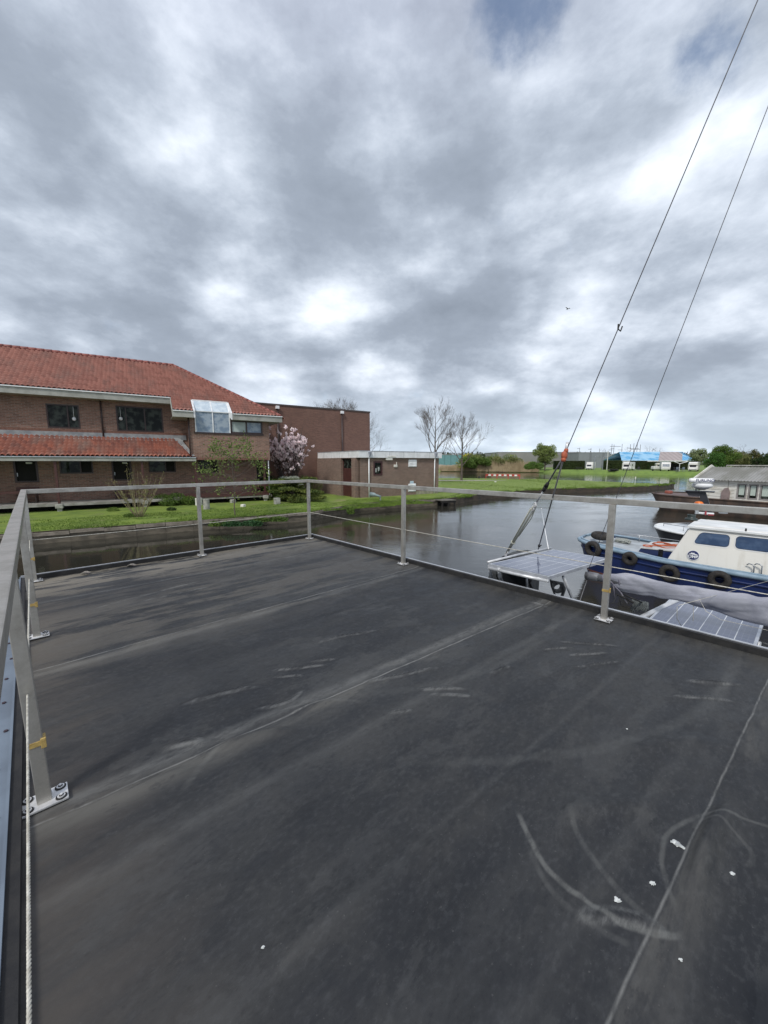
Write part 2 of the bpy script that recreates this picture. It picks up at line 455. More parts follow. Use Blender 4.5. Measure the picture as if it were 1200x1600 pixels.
def glass_mat(name, col, rough=.03, tint=(.03, .035, .04), spec=.5):
    m, nt, b = newmat(name)
    b.inputs['Base Color'].default_value = (*col, 1); b.inputs['Roughness'].default_value = rough
    b.inputs['Specular IOR Level'].default_value = spec; b.inputs['IOR'].default_value = 1.5
    f = nt.noise(nt.scalev(nt.coord(), (1, 1, 1)), 3.1, 5, .6)
    nt.put(b.inputs['Base Color'], nt.mix(nt.mapr(f, .42, .62), col, tint))
    nt.put(b.inputs['Normal'], nt.bump(nt.noise(nt.coord(), 1.4, 1), .12, .02))
    return m
m_glass = glass_mat('window_glass', (.008, .010, .009), tint=(.055, .065, .055), spec=.15)  # tint paints patchy reflections into the dark pane colour
m_glass_pale = glass_mat('window_glass_over_blinds', (.30, .36, .42), tint=(.16, .22, .30))
m_glass_blue = glass_mat('cabin_glass', (.045, .075, .14), tint=(.07, .11, .19))
m_curtain = glass_mat('window_glass_over_net_curtain', (.38, .44, .42), tint=(.30, .36, .34))

def steel_mat():
    m, nt, b = newmat('brushed_steel'); o = nt.coord()
    n = nt.noise(nt.scalev(o, (1, 1, .12)), 60, 4, .6); n2 = nt.noise(o, 6.5, 8, .68)
    nt.put(b.inputs['Base Color'], nt.mix(nt.mapr(n2, .35, .7), (.52, .50, .455), (.31, .295, .265)))
    b.inputs['Metallic'].default_value = .7
    nt.put(b.inputs['Roughness'], nt.mapr(n2, .3, .7, .30, .58))
    nt.put(b.inputs['Normal'], nt.bump(n, .08, .002)); return m
m_steel = steel_mat()
m_steel_white = M('stainless_plate', (.74, .74, .74), (.42, .42, .42), 9, .35, metal=.35, lo=.4, hi=.75)
m_tape = M('old_yellow_tape', (.46, .33, .11), (.30, .20, .06), 30, .6)
m_wire = M('wire_rope', (.62, .60, .53), (.42, .40, .34), 60, .5, metal=.2)
m_rubber = M('black_rubber', (.009, .009, .010), (.020, .019, .018), 12, .65, bump=.3, bscale=40)
m_trim = M('blue_grey_coated_metal', (.16, .20, .25), (.12, .15, .19), 3, .4)
m_alu = M('aluminium_edge', (.62, .64, .68), (.48, .50, .53), 8, .35, metal=.5)
m_hull_grey = M('houseboat_wall_paint', (.10, .12, .14), (.07, .085, .10), 2, .6)

# ------------------------------------------------------------ frames
DECK_Z = 1.8
DA = math.atan2(.678, .735)
FD = frame((-1.35, 7.06, 0), DA)          # x: along the far edge (0 at the far corner, negative to the left), y: -b
FDi = FD.inverted()
XL, YN = -3.93, -9.2                       # deck reaches from x=XL..0 and y=YN..0

# ------------------------------------------------------------ houseboat roof deck
def dl(px, py):
    q = FDi @ P(px, py, DECK_Z); return q.x, q.y
def deck_material():
    m, nt, b = newmat('rubber_roofing_membrane'); o = nt.coord(); x, y, z = nt.sep(o)
    st = nt.scalev(o, (.32, 2.1, 1.))                      # sweep marks run along the sheets
    sw = nt.noise(nt.vmath('ADD', st, nt.scalev(nt.noise(o, 1.2, 3, out='Color'), (.5, .5, .0))), 1.5, 9, .62)
    big = nt.noise(nt.vmath('ADD', nt.scalev(o, (.28, 1.15, 1)), (3.1, .4, 0)), 1.0, 4, .5)
    fine = nt.noise(nt.scalev(o, (1, 1.6, 1)), 34, 6, .66)
    mott = nt.noise(nt.vmath('ADD', nt.scalev(o, (1, 1.3, 1)), nt.scalev(nt.noise(o, 5, 3, out='Color'), (.25, .25, 0))), 6.5, 7, .62)
    c = nt.mix(nt.mapr(big, .36, .64), (.030, .0315, .0345), (.064, .063, .060))
    c = nt.mix(nt.mapr(sw, .40, .68, 0, .85), c, (.088, .086, .081))
    c = nt.mix(nt.mapr(mott, .50, .72, 0, .50), c, (.100, .098, .092))
    c = nt.mix(nt.mapr(mott, .48, .30, 0, .5), c, (.024, .025, .028))
    c = nt.mix(nt.mapr(fine, .48, .68, 0, .38), c, (.135, .134, .130))
    c = nt.mix(nt.mapr(fine, .46, .30, 0, .5), c, (.022, .023, .026))
    speck = nt.mapr(nt.noise(o, 95, 2, .5), .69, .76, 0, .5)
    c = nt.mix(speck, c, (.22, .21, .19))
    # pale dust towards the far left edge and along the left side
    dn = nt.noise(nt.scalev(o, (.55, 2.6, 1)), 2.0, 8, .66)
    near_left = nt.mapr(x, -1.9, -3.9, 0, 1)
    far_end = nt.math('ADD', nt.mapr(y, -1.5, -.1, 0, 1), nt.math('MULTIPLY', nt.mapr(y, -3.4, -2.0, 0, .35), nt.mapr(y, -1., -2.0, 0, 1)))
    dust = nt.math('MULTIPLY', far_end, nt.mapr(dn, .43, .53, 0, nt.mapr(x, -.3, -3.4, .5, 1.)), clamp=True)
    dust_m = dust
    left_d = nt.math('MULTIPLY', nt.mapr(x, -3.35, -3.93, 0, .85), nt.mapr(dn, .36, .62, .25, 1), clamp=True)
    c = nt.mix(left_d, c, (.150, .125, .100))
    right_d = nt.math('MULTIPLY', nt.mapr(x, -.55, -.04, 0, .65), nt.mapr(dn, .38, .64, .1, 1), clamp=True)
    c = nt.mix(right_d, c, (.135, .122, .098))
    wob = nt.math('MULTIPLY', nt.math('SUBTRACT', nt.noise(nt.scalev(o, (1.6, 0, 0)), 1.6, 4), .5), .022)
    yw = nt.math('ADD', y, wob); brk = nt.noise(nt.scalev(o, (3, 9, 1)), 3., 7, .7)
    yw0 = yw
    for ys, wd, am, sl_ in ((-1.05, .035, .30, 0), (-2.72, .008, 1.0, 0), (-2.80, .06, .30, 0), (-4.51, .008, .95, .075), (-4.45, .07, .45, .075), (-4.82, .05, .15, .06), (-5.45, .03, .10, .06), (-5.95, .05, .10, .073), (-6.11, .007, .75, .073)):
        yw = nt.math('ADD', yw0, nt.math('MULTIPLY', x, sl_)) if sl_ else yw0
        dd = nt.math('ABSOLUTE', nt.math('SUBTRACT', yw, ys))
        line = nt.math('MULTIPLY', nt.mapr(dd, 0., wd, am, 0.), nt.mapr(brk, .30, .62, .2, 1.), clamp=True)
        c = nt.mix(line, c, (.46, .44, .39))
        # settled dirt beside the lap
        d2 = nt.math('SUBTRACT', yw, ys)
        band = nt.math('MULTIPLY', nt.mapr(d2, -.17, -.02, 0, 1), nt.mapr(d2, 0.0, -.015, 0, 1), clamp=True)
        c = nt.mix(nt.math('MULTIPLY', band, nt.mapr(dn, .42, .66, 0, am * .75), clamp=True), c, (.27, .25, .21))
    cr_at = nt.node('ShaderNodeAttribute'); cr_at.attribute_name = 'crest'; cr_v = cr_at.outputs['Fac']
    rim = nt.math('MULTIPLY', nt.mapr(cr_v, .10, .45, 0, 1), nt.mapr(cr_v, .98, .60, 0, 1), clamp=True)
    c = nt.mix(nt.math('MULTIPLY', rim, nt.mapr(brk, .38, .62, .05, .6)), c, (.36, .35, .32))  # dust-coloured highlight lines painted along both edges of each wrinkle
    c = nt.mix(nt.mapr(cr_v, .70, .98, 0, .55), c, (.022, .023, .026))  # wrinkle shading put into the colour: crests darkened
    # rubbed patches with crisp edges
    p1_ = nt.noise(nt.vmath('ADD', nt.scalev(o, (.7, 1.5, 1)), (7.7, 2.1, 0)), 2.3, 10, .72)
    c = nt.mix(nt.mapr(p1_, .55, .60, 0, .26), c, (.165, .160, .146))
    c = nt.mix(nt.mapr(p1_, .44, .40, 0, .40), c, (.026, .028, .032))
    # curved scrape marks
    def arc(pts, w, am, col=(.34, .33, .29)):
        (x1, y1), (x2, y2), (x3, y3) = [dl(*p) for p in pts]
        D = 2 * (x1 * (y2 - y3) + x2 * (y3 - y1) + x3 * (y1 - y2))
        ux = ((x1**2 + y1**2) * (y2 - y3) + (x2**2 + y2**2) * (y3 - y1) + (x3**2 + y3**2) * (y1 - y2)) / D
        uy = ((x1**2 + y1**2) * (x3 - x2) + (x2**2 + y2**2) * (x1 - x3) + (x3**2 + y3**2) * (x2 - x1)) / D
        rr = math.hypot(x1 - ux, y1 - uy)
        dx = nt.math('SUBTRACT', x, ux); dy = nt.math('SUBTRACT', y, uy)
        rad = nt.math('SQRT', nt.math('ADD', nt.math('MULTIPLY', dx, dx), nt.math('MULTIPLY', dy, dy)))
        rad = nt.math('ADD', rad, nt.math('MULTIPLY', nt.math('SUBTRACT', nt.noise(o, 5, 3), .5), .035))
        e = nt.mapr(nt.math('ABSOLUTE', nt.math('SUBTRACT', rad, rr)), w * .2, w, 1, 0)
        mx, my = x2 - ux, y2 - uy; ml = math.hypot(mx, my)
        dot = nt.math('DIVIDE', nt.math('ADD', nt.math('MULTIPLY', dx, mx / ml), nt.math('MULTIPLY', dy, my / ml)), rad)
        c1_ = max(-.95, min(((x1 - ux) * mx + (y1 - uy) * my) / (rr * ml), ((x3 - ux) * mx + (y3 - uy) * my) / (rr * ml)))
        e = nt.math('MULTIPLY', e, nt.mapr(dot, c1_ - .06, c1_ + .04, 0, 1), clamp=True)
        return nt.math('MULTIPLY', e, nt.mapr(brk, .34, .6, am * .35, am), clamp=True), col
    for a_ in (((( 812, 1276), (895, 1395), (1052, 1462)), .015, .68), (((893, 1275), (935, 1355), (1010, 1432)), .018, .28), (((830, 1330), (880, 1410), (960, 1465)), .016, .22),
               (((1035, 1345), (1060, 1290), (1195, 1290)), .012, .38), (((1100, 1285), (1140, 1300), (1165, 1352)), .012, .25), (((1140, 1050), (1010, 1150), (700, 1190)), .045, .16),
               (((300, 1215), (420, 1120), (560, 1095)), .02, .25), (((640, 900), (560, 905), (470, 930)), .04, .16), (((700, 1065), (800, 1030), (870, 960)), .05, .14)):
        e, col = arc(*a_); c = nt.mix(e, c, col)
    c = nt.mix(1.0, c, (.395, .415, .445), 'MULTIPLY')
    c = nt.mix(nt.math('MULTIPLY', dust_m, .9), c, (.20, .180, .145))
    nt.put(b.inputs['Base Color'], c)
    nt.put(b.inputs['Roughness'], nt.mapr(mott, .35, .65, .48, .66)); b.inputs['Specular IOR Level'].default_value = .42
    lump = nt.noise(nt.scalev(o, (.8, 2.0, 1)), 3.4, 6, .55)
    nt.put(b.inputs['Normal'], nt.bump(fine, .16, .004, nt.bump(lump, .20, .03)))
    return m
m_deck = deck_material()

houseboat = thing('houseboat', 'houseboat with flat black rubber roof deck under the steel guard railing', 'houseboat', FD)
nx, ny = 330, 760
gx = np.linspace(XL, -.03, nx); gy = np.linspace(YN, -.03, ny)
GX, GY = np.meshgrid(gx, gy)
GZ = np.full_like(GX, DECK_Z)
for ys, sl_ in ((-1.05, 0), (-2.72, 0), (-4.51, .075), (-6.11, .073), (-7.8, .07)):           # lapped sheet edges
    wy = ys - sl_ * GX + .02 * (vnoise(GX * 1.7, GX * 0 + ys, 3) - .5)
    GZ += .004 / (1 + np.exp(-(GY - wy) / .006)) - .004 * np.clip((GY - wy) / 1.6, 0, 1)
GZ += .010 * (fbm(GX * .9, GY * 1.6, 11, 4) - .5)
GZ += .0045 * (fbm(GX * 3.0, GY * 6.0, 21, 4) - .5)
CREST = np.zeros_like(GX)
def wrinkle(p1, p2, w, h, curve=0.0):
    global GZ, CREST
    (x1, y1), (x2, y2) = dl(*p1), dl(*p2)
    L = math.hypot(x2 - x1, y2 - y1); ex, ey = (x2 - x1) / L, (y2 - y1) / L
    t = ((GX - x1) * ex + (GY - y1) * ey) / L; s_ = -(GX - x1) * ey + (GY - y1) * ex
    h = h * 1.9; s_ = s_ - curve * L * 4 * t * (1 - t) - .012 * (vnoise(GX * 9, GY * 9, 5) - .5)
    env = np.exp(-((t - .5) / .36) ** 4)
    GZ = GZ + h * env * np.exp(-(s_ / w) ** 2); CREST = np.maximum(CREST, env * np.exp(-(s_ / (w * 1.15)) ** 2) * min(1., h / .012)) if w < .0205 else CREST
for w_ in [((270, 1108), (420, 1072), .018, .011, .05), ((300, 1190), (480, 1140), .028, .014, .10), ((240, 1180), (330, 1160), .02, .010, .12), ((330, 1160), (560, 1088), .022, .008, .05),
           ((388, 1112), (480, 1075), .014, .008, -.15), ((410, 1050), (520, 1040), .012, .007, .02), ((420, 1060), (480, 1056), .010, .006, .03), ((480, 1035), (530, 1030), .010, .006, 0),
           ((480, 1010), (600, 985), .013, .008, .05), ((550, 1070), (700, 1040), .014, .007, .0), ((860, 1003), (980, 1012), .010, .007, .03), ((840, 1018), (900, 1012), .010, .007, .03),
           ((880, 1028), (960, 1020), .012, .006, .04), ((890, 1045), (980, 1033), .010, .006, .02), ((640, 1080), (740, 1078), .012, .006, .05), ((660, 1086), (750, 1090), .012, .005, .04),
           ((760, 1055), (800, 1040), .014, .010, .0), ((1060, 1066), (1175, 1073), .016, .008, .04), ((1040, 1088), (1160, 1100), .014, .006, .05), ((960, 1190), (1140, 1160), .05, .014, .07),
           ((600, 1115), (650, 1110), .012, .006, .0), ((150, 1262), (330, 1195), .03, .008, .05), ((120, 960), (330, 905), .02, .006, .04), ((200, 945), (340, 915), .016, .006, .02),
           ((850, 1285), (1040, 1255), .05, .012, .04), ((1085, 1420), (1140, 1250), .03, .012, .03), ((1050, 1480), (1170, 1230), .035, .014, .02), ((400, 1530), (600, 1375), .05, .010, .04),
           ((450, 1515), (960, 1085), .03, .008, .0), ((880, 1440), (1070, 1470), .02, .006, .1), ((820, 940), (860, 950), .012, .008, .1), ((700, 1010), (840, 945), .03, .007, .06)]:
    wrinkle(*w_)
for _ in range(46):                                       # small puckers
    bx, by = random.uniform(XL + .4, -.3), random.uniform(-6.6, -.6); L = random.uniform(.12, .5); an = random.gauss(0, .45)
    t = ((GX - bx) * math.cos(an) + (GY - by) * math.sin(an)) / L; s_ = -(GX - bx) * math.sin(an) + (GY - by) * math.cos(an)
    GZ = GZ + random.uniform(.004, .009) * np.exp(-t ** 2 * 3) * np.exp(-((s_ - .1 * t * t * L) / random.uniform(.012, .03)) ** 2)
# tented up towards the edges
GZ += .012 * np.exp(-((GX + .03) / .05) ** 2) + .012 * np.exp(-((GY + .03) / .05) ** 2)
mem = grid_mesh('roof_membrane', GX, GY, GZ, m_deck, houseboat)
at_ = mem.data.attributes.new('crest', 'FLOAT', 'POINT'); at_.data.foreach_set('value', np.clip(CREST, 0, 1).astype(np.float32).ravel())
mb = MB(FD); U = DECK_Z + .065
mb.box(-.035, .0, YN, 0, DECK_Z - .03, U); mb.box(XL - .0, -.035, -.035, 0, DECK_Z - .03, U); mb.box(XL - .035, XL, YN, 0, DECK_Z - .03, U - .02)
mb.build('rubber_upstand', m_rubber, houseboat)
mb = MB(FD); mb.box(.0, .022, YN, .022, U - .10, U + .006); mb.box(XL - .035, .0, .0, .022, U - .10, U + .006)
mb.build('aluminium_trim', m_alu, houseboat)
mb = MB(FD)
mb.box(XL - .135, XL - .035, YN, .02, U - .14, U - .03); mb.box(XL - .045, XL - .035, YN, .02, U - .03, U - .008)
tl = mb.build('edge_flashing', m_trim, houseboat)
for k in range(24): mb = MB(FD); mb.cyl((XL - .075 + .012 * math.sin(k * 2.3), -.5 - .33 * k), .009, U - .03, U - .024, 10); mb.build('screw', M('rusty_screw', (.05, .03, .04), None, 5, .5), tl)
mb = MB(FD)
mb.box(XL - .03, -.02, YN + .05, -.02, .45, DECK_Z - .05); mb.box(XL - .25, .2, YN - .6, .25, -.5, .45)
mb.build('hull', m_hull_grey, houseboat)

# ------------------------------------------------------------ guard railing
RAIL_T = 2.89
rail = thing('guard_railing', 'brushed steel guard railing with square posts round the edge of the black deck', 'railing', FD)
h2 = .025
mb = MB(FD)
XR, XLr, YF = -.11, -3.85, -.10
mb.bbox(XLr - h2, XR + h2, YF - h2, YF + h2, RAIL_T - .05, RAIL_T, .004)
mb.bbox(XR - h2, XR + h2, YN + .3, YF - h2 - .001, RAIL_T - .05, RAIL_T - .0005, .004)
TL = FD @ frame((XLr, YF - h2 - .001, 0), math.atan2(-.052, -9)); mb2 = MB(FD); LT = frame((XLr, YF - h2 - .001, 0), -.0058); mb.bbox(-h2, h2, YN + .4, 0, RAIL_T - .05, RAIL_T - .0005, .004, LT)
mb.build('top_rail', m_steel, rail)
posts = [(XR, YF, 0), (XR, -2.50, 0), (XR - .03, -5.03, 0), (XR, -7.5, 0), (-1.98, YF, 0), (XLr, YF, 1), (XLr - .006, -2.06, 1), (XLr - .012, -4.11, 1), (XLr - .02, -6.6, 1)]
for i, (x, y, lt) in enumerate(posts):
    mb = MB(FD); zb = DECK_Z + .012
    ln = -.022 * (-y / 4.1) if (lt and i > 5) else 0.; SH = Matrix(((1, 0, ln / 1.04, -ln * zb / 1.04), (0, 1, 0, 0), (0, 0, 1, 0), (0, 0, 0, 1)))
    mb.bbox(x - .0235, x + .0235, y - .0235, y + .0235, zb, RAIL_T - .051, .003, SH)
    po = mb.build('railing_post', m_steel, rail)
    mb = MB(FD)
    if lt: mb.bbox(x - .075, x + .075, y - .052, y + .052, zb - .002, zb + .008, .003)
    else: mb.bbox(x - .055, x + .055, y - .065, y + .065, zb - .002, zb + .008, .003)
    mb.build('base_plate', m_steel_white, po)
    mb = MB(FD)
    for sx_ in (-1, 1):
        for sy_ in (-1, 1):
            mb = MB(FD); c_ = (x + sx_ * (.052 if lt else .04), y + sy_ * (.032 if lt else .05)); mb = MB(FD)
            mb.m = 0; mb.cyl(c_, .019, zb + .008, zb + .012, 16); mb.m = 1
            mb.cyl(c_, .0135, zb + .012, zb + .015, 14); mb.m = 0; mb.cyl(c_, .008, zb + .015, zb + .0175, 10); mb.m = 1; mb.cyl(c_, .0055, zb + .0175, zb + .022, 6)
            mb.build('bolt', [m_rubber, m_steel_white], po)
    if i in (2, 3, 5, 6, 7, 8):
        mb = MB(FD); tz = DECK_Z + .27
        mb.bbox(x - .0262, x + .0262, y - .0262, y + .0262, tz, tz + .022, .002)
        mb.bbox(x + .01, x + .027, y - .030, y - .020, tz - .012, tz + .030, .002)
        mb.build('tape', m_tape, po)
WZ = 2.30
def rope(p0, p1, r=.0045, n=40, tw=22):
    mb_ = MB(FD); p0, p1 = Vector(p0), Vector(p1); L = (p1 - p0).length
    mb_.tube([p0.lerp(p1, k / n) - Vector((0, 0, .012 * 4 * (k / n) * (1 - k / n))) for k in range(n + 1)], r, 6, False)
    dirn = (p1 - p0).normalized(); a = dirn.orthogonal().normalized(); b = dirn.cross(a)
    return mb_
def strands(p0, p1, r, pitch):
    mb_ = MB(FD); p0, p1 = Vector(p0), Vector(p1); L = (p1 - p0).length; dirn = (p1 - p0) / L
    a = dirn.orthogonal().normalized(); b = dirn.cross(a); N = int(L / pitch * 8)
    for s_ in range(3):
        pts = []
        for k in range(N + 1):
            t = k / N; an = 2 * math.pi * (t * L / pitch + s_ / 3)
            pts.append(p0 + dirn * (L * t) + (a * math.cos(an) + b * math.sin(an)) * r * .5 - Vector((0, 0, .010 * 4 * t * (1 - t))))
        mb_.tube(pts, r * .56, 5, False)
    return mb_
strands((XLr - .022, -4.14, WZ), (XLr - .022, -6.58, WZ), .0037, .025).build('wire_rope', m_wire, rail, True)
rope((XLr, YF, WZ), (XLr - .022, -4.11, WZ)).build('wire_rope', m_wire, rail, True)
rope((XLr, YF, WZ), (XR, YF, WZ), .004).build('wire_rope', m_wire, rail, True)
rope((XR, YF, WZ), (XR, -7.5, WZ), .004).build('wire_rope', m_wire, rail, True)

# bird droppings and grit left on the deck
m_drop = M('bird_dropping', (.66, .68, .66), (.36, .38, .37), 60, .8)
def splat(px, py, r, label, tail=None):
    c = P(px, py, DECK_Z + .006); lx, ly = dl(px, py)
    j = int((lx - XL) / (-.03 - XL) * (nx - 1)); i = int((ly - YN) / (-.03 - YN) * (ny - 1)); c.z = GZ[i, j] + .0015
    mb = MB(Matrix.Translation(c)); n = 16
    rim = [(r * random.uniform(.55, 1.25) * math.cos(2 * math.pi * k / n), r * random.uniform(.45, .95) * math.sin(2 * math.pi * k / n), 0) for k in range(n)]
    mb.add([(0, 0, .004)] + rim, [(0, 1 + k, 1 + (k + 1) % n) for k in range(n)])
    if tail:
        q = P(*tail, DECK_Z) - P(px, py, DECK_Z)
        mb.tube([Vector((0, 0, .001)), q * .5 + Vector((0, 0, .002)), q], [r * .8, r * .4, r * .55], 6, True, .25)
    o = mb.build('bird_dropping', m_drop, None, True, origin=c); tag(o, label, 'bird dropping', 'bird droppings on the deck')
splat(1056, 1317, .017, 'elongated white bird dropping lying on the black deck, longest of its group', (1076, 1330))
splat(1019, 1379, .011, 'small ragged white bird dropping between the round and the long one on the deck')
splat(965, 1406, .013, 'round pale bird dropping beside the curved scrape mark on the deck')
splat(1145, 1363, .010, 'small white bird dropping on the deck right of the lapped seam')
for (px, py, lab) in ((980, 1138, 'tiny cream speck of dropping alone in the middle of the right half of the deck'), (1064, 1497, 'faint tiny dropping on the deck near the bottom of the long seam'),
                      (411, 1478, 'tiny white fleck of dropping in the lower left part of the deck')):
    splat(px, py, .006, lab)
# curled leaf scraps near the far left corner
for (px, py, lab) in ((133, 896, 'curled dry leaf lying by the black upstand near the far left corner post'), (205, 884, 'dark twisted leaf scrap beside the far upstand of the deck')):
    c = P(px, py, DECK_Z + .015); mb = MB(Matrix.Translation(c))
    pts = [(-.05, 0, .0), (-.02, .012, .014), (.02, -.006, .02), (.055, .004, .004)]
    mb.add([(x, y - .02, z) for x, y, z in pts] + [(x, y + .02, z + .008) for x, y, z in pts] + [(x, y - .02, z + .002) for x, y, z in pts], [(0, 1, 5, 4), (1, 2, 6, 5), (2, 3, 7, 6)])
    o = mb.build('dry_leaf', M('dry_leaf', (.30, .28, .24), (.12, .10, .09), 30, .8), None, True, origin=c); tag(o, lab, 'leaf', 'scraps on the deck')

# blue plastic crate standing on the deck by the lower right corner of the view
c = P(1193, 1586, 1.952) + Vector((.10, -.085, 0)); bx = thing('plastic_tub', 'bright blue plastic tub at the very edge of the black deck', 'tub', frame((c.x, c.y, DECK_Z + .012), .25))
mb = MB(WM[bx.name]); mb.lathe([(.075, 0), (.085, .005), (.105, .13), (.112, .132), (.112, .14), (.100, .138), (.08, .012), (.0001, .010)], 32)
mb.build('body', M('blue_plastic', (.02, .30, .72), (.02, .26, .62), 4, .35), bx, True)

# ------------------------------------------------------------ water
def water_material():
    m, nt, b = newmat('canal_water'); g = nt.geopos()
    b.inputs['Roughness'].default_value = .035; b.inputs['IOR'].default_value = 2.5
    dp = nt.noise(g, .05, 3)
    nt.put(b.inputs['Base Color'], nt.mix(dp, (.036, .034, .026), (.028, .027, .022)))
    w = nt.vmath('ADD', g, nt.scalev(nt.noise(g, .35, 3, out='Color'), (1.2, 1.2, 0)))
    v = nt.node('ShaderNodeVectorRotate', rotation_type='Z_AXIS'); nt.put(v.inputs['Vector'], w); v.inputs['Angle'].default_value = R(20)
    vv = nt.scalev(v.outputs[0], (1.0, 2.0, 1))
    a = nt.noise(vv, 3.8, 4, .52, .4); c = nt.noise(vv, 11., 3, .5, .3); e = nt.noise(nt.scalev(g, (.5, 1.2, 1)), .35, 3)
    # less wind on the sheltered water under the left bank
    x, y, z = nt.sep(g)
    sh = nt.mapr(nt.math('ADD', x, nt.math('MULTIPLY', y, .10)), -5., 1.5, .35, 1.0)
    gust = nt.math('MULTIPLY', nt.mapr(e, .38, .62, .45, 1.4), sh)
    h = nt.math('MULTIPLY', nt.math('ADD', nt.math('MULTIPLY', a, .75), nt.math('MULTIPLY', c, .28)), gust)
    nt.put(b.inputs['Normal'], nt.bump(h, 1.0, .0070))
    return m
m_water = water_material()
mb = MB(); mb.quad((-900, -300, 0), (1500, -300, 0), (1500, 1800, 0), (-900, 1800, 0))
o = mb.build('canal_water', m_water); tag(o, 'dark rippled canal water between the lawn banks and the boats', 'water', kind='structure')

# ------------------------------------------------------------ land
def lawn_mat(name, g1, g2, dry, dirt, dscale=.5, dlo=.55):
    m, nt, b = newmat(name); g = nt.geopos()
    n1_ = nt.noise(g, 1.3, 6, .6); n2_ = nt.noise(g, dscale, 5, .6); n3_ = nt.noise(g, 14, 5, .7)
    c = nt.mix(nt.mapr(n1_, .35, .65), g1, g2)
    c = nt.mix(nt.mapr(n2_, dlo, dlo + .16, 0, .8), c, dry)
    c = nt.mix(nt.mapr(n3_, .55, .75, 0, .5), c, tuple(k * .5 for k in g2))
    sp = nt.mapr(nt.noise(g, 5.5, 3), .71, .76, 0, .8)
    c = nt.mix(sp, c, dirt)
    nt.put(b.inputs['Base Color'], c); b.inputs['Roughness'].default_value = .9
    nt.put(b.inputs['Normal'], nt.bump(n3_, .8, .05)); return m
m_lawn = lawn_mat('lawn', (.17, .235, .032), (.11, .17, .025), (.20, .185, .085), (.16, .12, .08))
m_lawn_pen = lawn_mat('peninsula_lawn', (.175, .24, .04), (.14, .205, .035), (.16, .19, .06), (.13, .19, .06), .25, .6)
m_lawn_far = lawn_mat('far_lawn', (.16, .24, .045), (.12, .19, .04), (.19, .22, .09), (.16, .2, .08), .15, .55)
m_soil = M('bank_soil', (.055, .042, .030), (.028, .024, .018), 2.2, .95, bump=.9, bscale=7, stretch=(1, 1, 2.5))
FZ = .95
def land(name, poly, z, m_top, label, depth=.9, jit=0.0, slope=.0, sub=None, side=None):
    pts = []
    n = len(poly)
    for i in range(n):
        a = Vector(poly[i]); b_ = Vector(poly[(i + 1) % n]); L = (b_ - a).length
        k = max(1, int(L / sub)) if (sub and L < 90) else 1
        for q in range(k):
            p = a.lerp(b_, q / k)
            if q: p = p + Vector((random.uniform(-jit, jit), random.uniform(-jit, jit)))
            pts.append(p)
    n = len(pts); mb = MB()
    zs = [z + random.uniform(-.05, .03) * (1 if jit else 0) for _ in pts]
    mb.add([(p.x, p.y, zz_) for p, zz_ in zip(pts, zs)], [tuple(range(n))])
    mb.m = 1
    cen = sum(pts, Vector((0, 0))) / n
    low = []
    for i, p in enumerate(pts):
        t = (pts[(i + 1) % n] - pts[i - 1]).normalized(); nrm = Vector((t.y, -t.x))
        low.append(p + nrm * (slope + random.uniform(0, jit)))
    for i in range(n):
        j = (i + 1) % n
        mb.add([(pts[i].x, pts[i].y, zs[i]), (pts[j].x, pts[j].y, zs[j]), (low[j].x, low[j].y, z - depth), (low[i].x, low[i].y, z - depth)], [(0, 3, 2, 1)])
    o = mb.build(name, [m_top, side or m_soil]); tag(o, label, 'ground', kind='structure')
    # fan-triangulate cleanly
    bm = bmesh.new(); bm.from_mesh(o.data)
    bmesh.ops.triangulate(bm, faces=[f for f in bm.faces if len(f.verts) > 4]); bmesh.ops.recalc_face_normals(bm, faces=bm.faces[:]); bm.to_mesh(o.data); bm.free()
    return o
# near bank line (waterline), left to right
B0 = P(480, 814, 0); BD = Vector((.845, .535, 0)).normalized()
bankL = [B0.xy - BD.xy * 45, B0.xy - BD.xy * 18, B0.xy - BD.xy * 9, B0.xy, P(560, 798, 0).xy, P(640, 792, 0).xy, P(688, 789, 0).xy]
shore = [P(712, 787, 0).xy, P(760, 779.5, 0).xy, P(815, 774, 0).xy, P(860, 771, 0).xy, P(905, 769.5, 0).xy, P(960, 768, 0).xy, P(1010, 766, 0).xy, P(1040, 763.5, 0).xy, P(1054, 760.5, 0).xy]
farside = [P(1050, 757.5, .35).xy, P(1000, 756, .35).xy, P(930, 753.3, .35).xy, P(850, 750.0, .35).xy, P(760, 748.6, .35).xy, P(690, 748.5, .35).xy, Vector((-30, 66)), Vector((-130, 66))]
LZ = .50
land('near_bank_lawn', [p for p in bankL] + [Vector((13, 46)), Vector((-10, 66)), Vector((-130, 66)), Vector((-90, -10))], LZ, m_lawn, 'lawn on the near bank in front of the brick house', sub=1.5)
land('peninsula_lawn', [bankL[-1] + Vector((-3.2, 1.0))] + [bankL[-1] + Vector((.1, .1))] + shore + farside[:6] + [Vector((-9, 61)), Vector((-9, 50))], LZ - .02, m_lawn_pen, 'mown grass peninsula reaching out between the two stretches of water', jit=.07, slope=.12, sub=.8)
fs = [P(600, 735.2, 0).xy, P(690, 736.5, 0).xy, P(760, 737.5, 0).xy, P(830, 738.3, 0).xy, P(900, 739.5, 0).xy, P(960, 741, 0).xy, P(1030, 742.3, 0).xy, P(1090, 743.6, 0).xy, P(1130, 744.5, 0).xy, Vector((85, 66)), Vector((110, 20)), Vector((900, 0))]
fsu = [p + Vector((0, 2.0)) for p in fs]
land('far_shore', [Vector((-700, 167)), Vector((-60, 162))] + fsu + [Vector((1400, 900)), Vector((900, 1700)), Vector((-800, 1700))], FZ, m_lawn_far, 'grassy far shore with campers and hedges', jit=.25, slope=3.2, sub=2.5, side=m_lawn_far, depth=1.6)
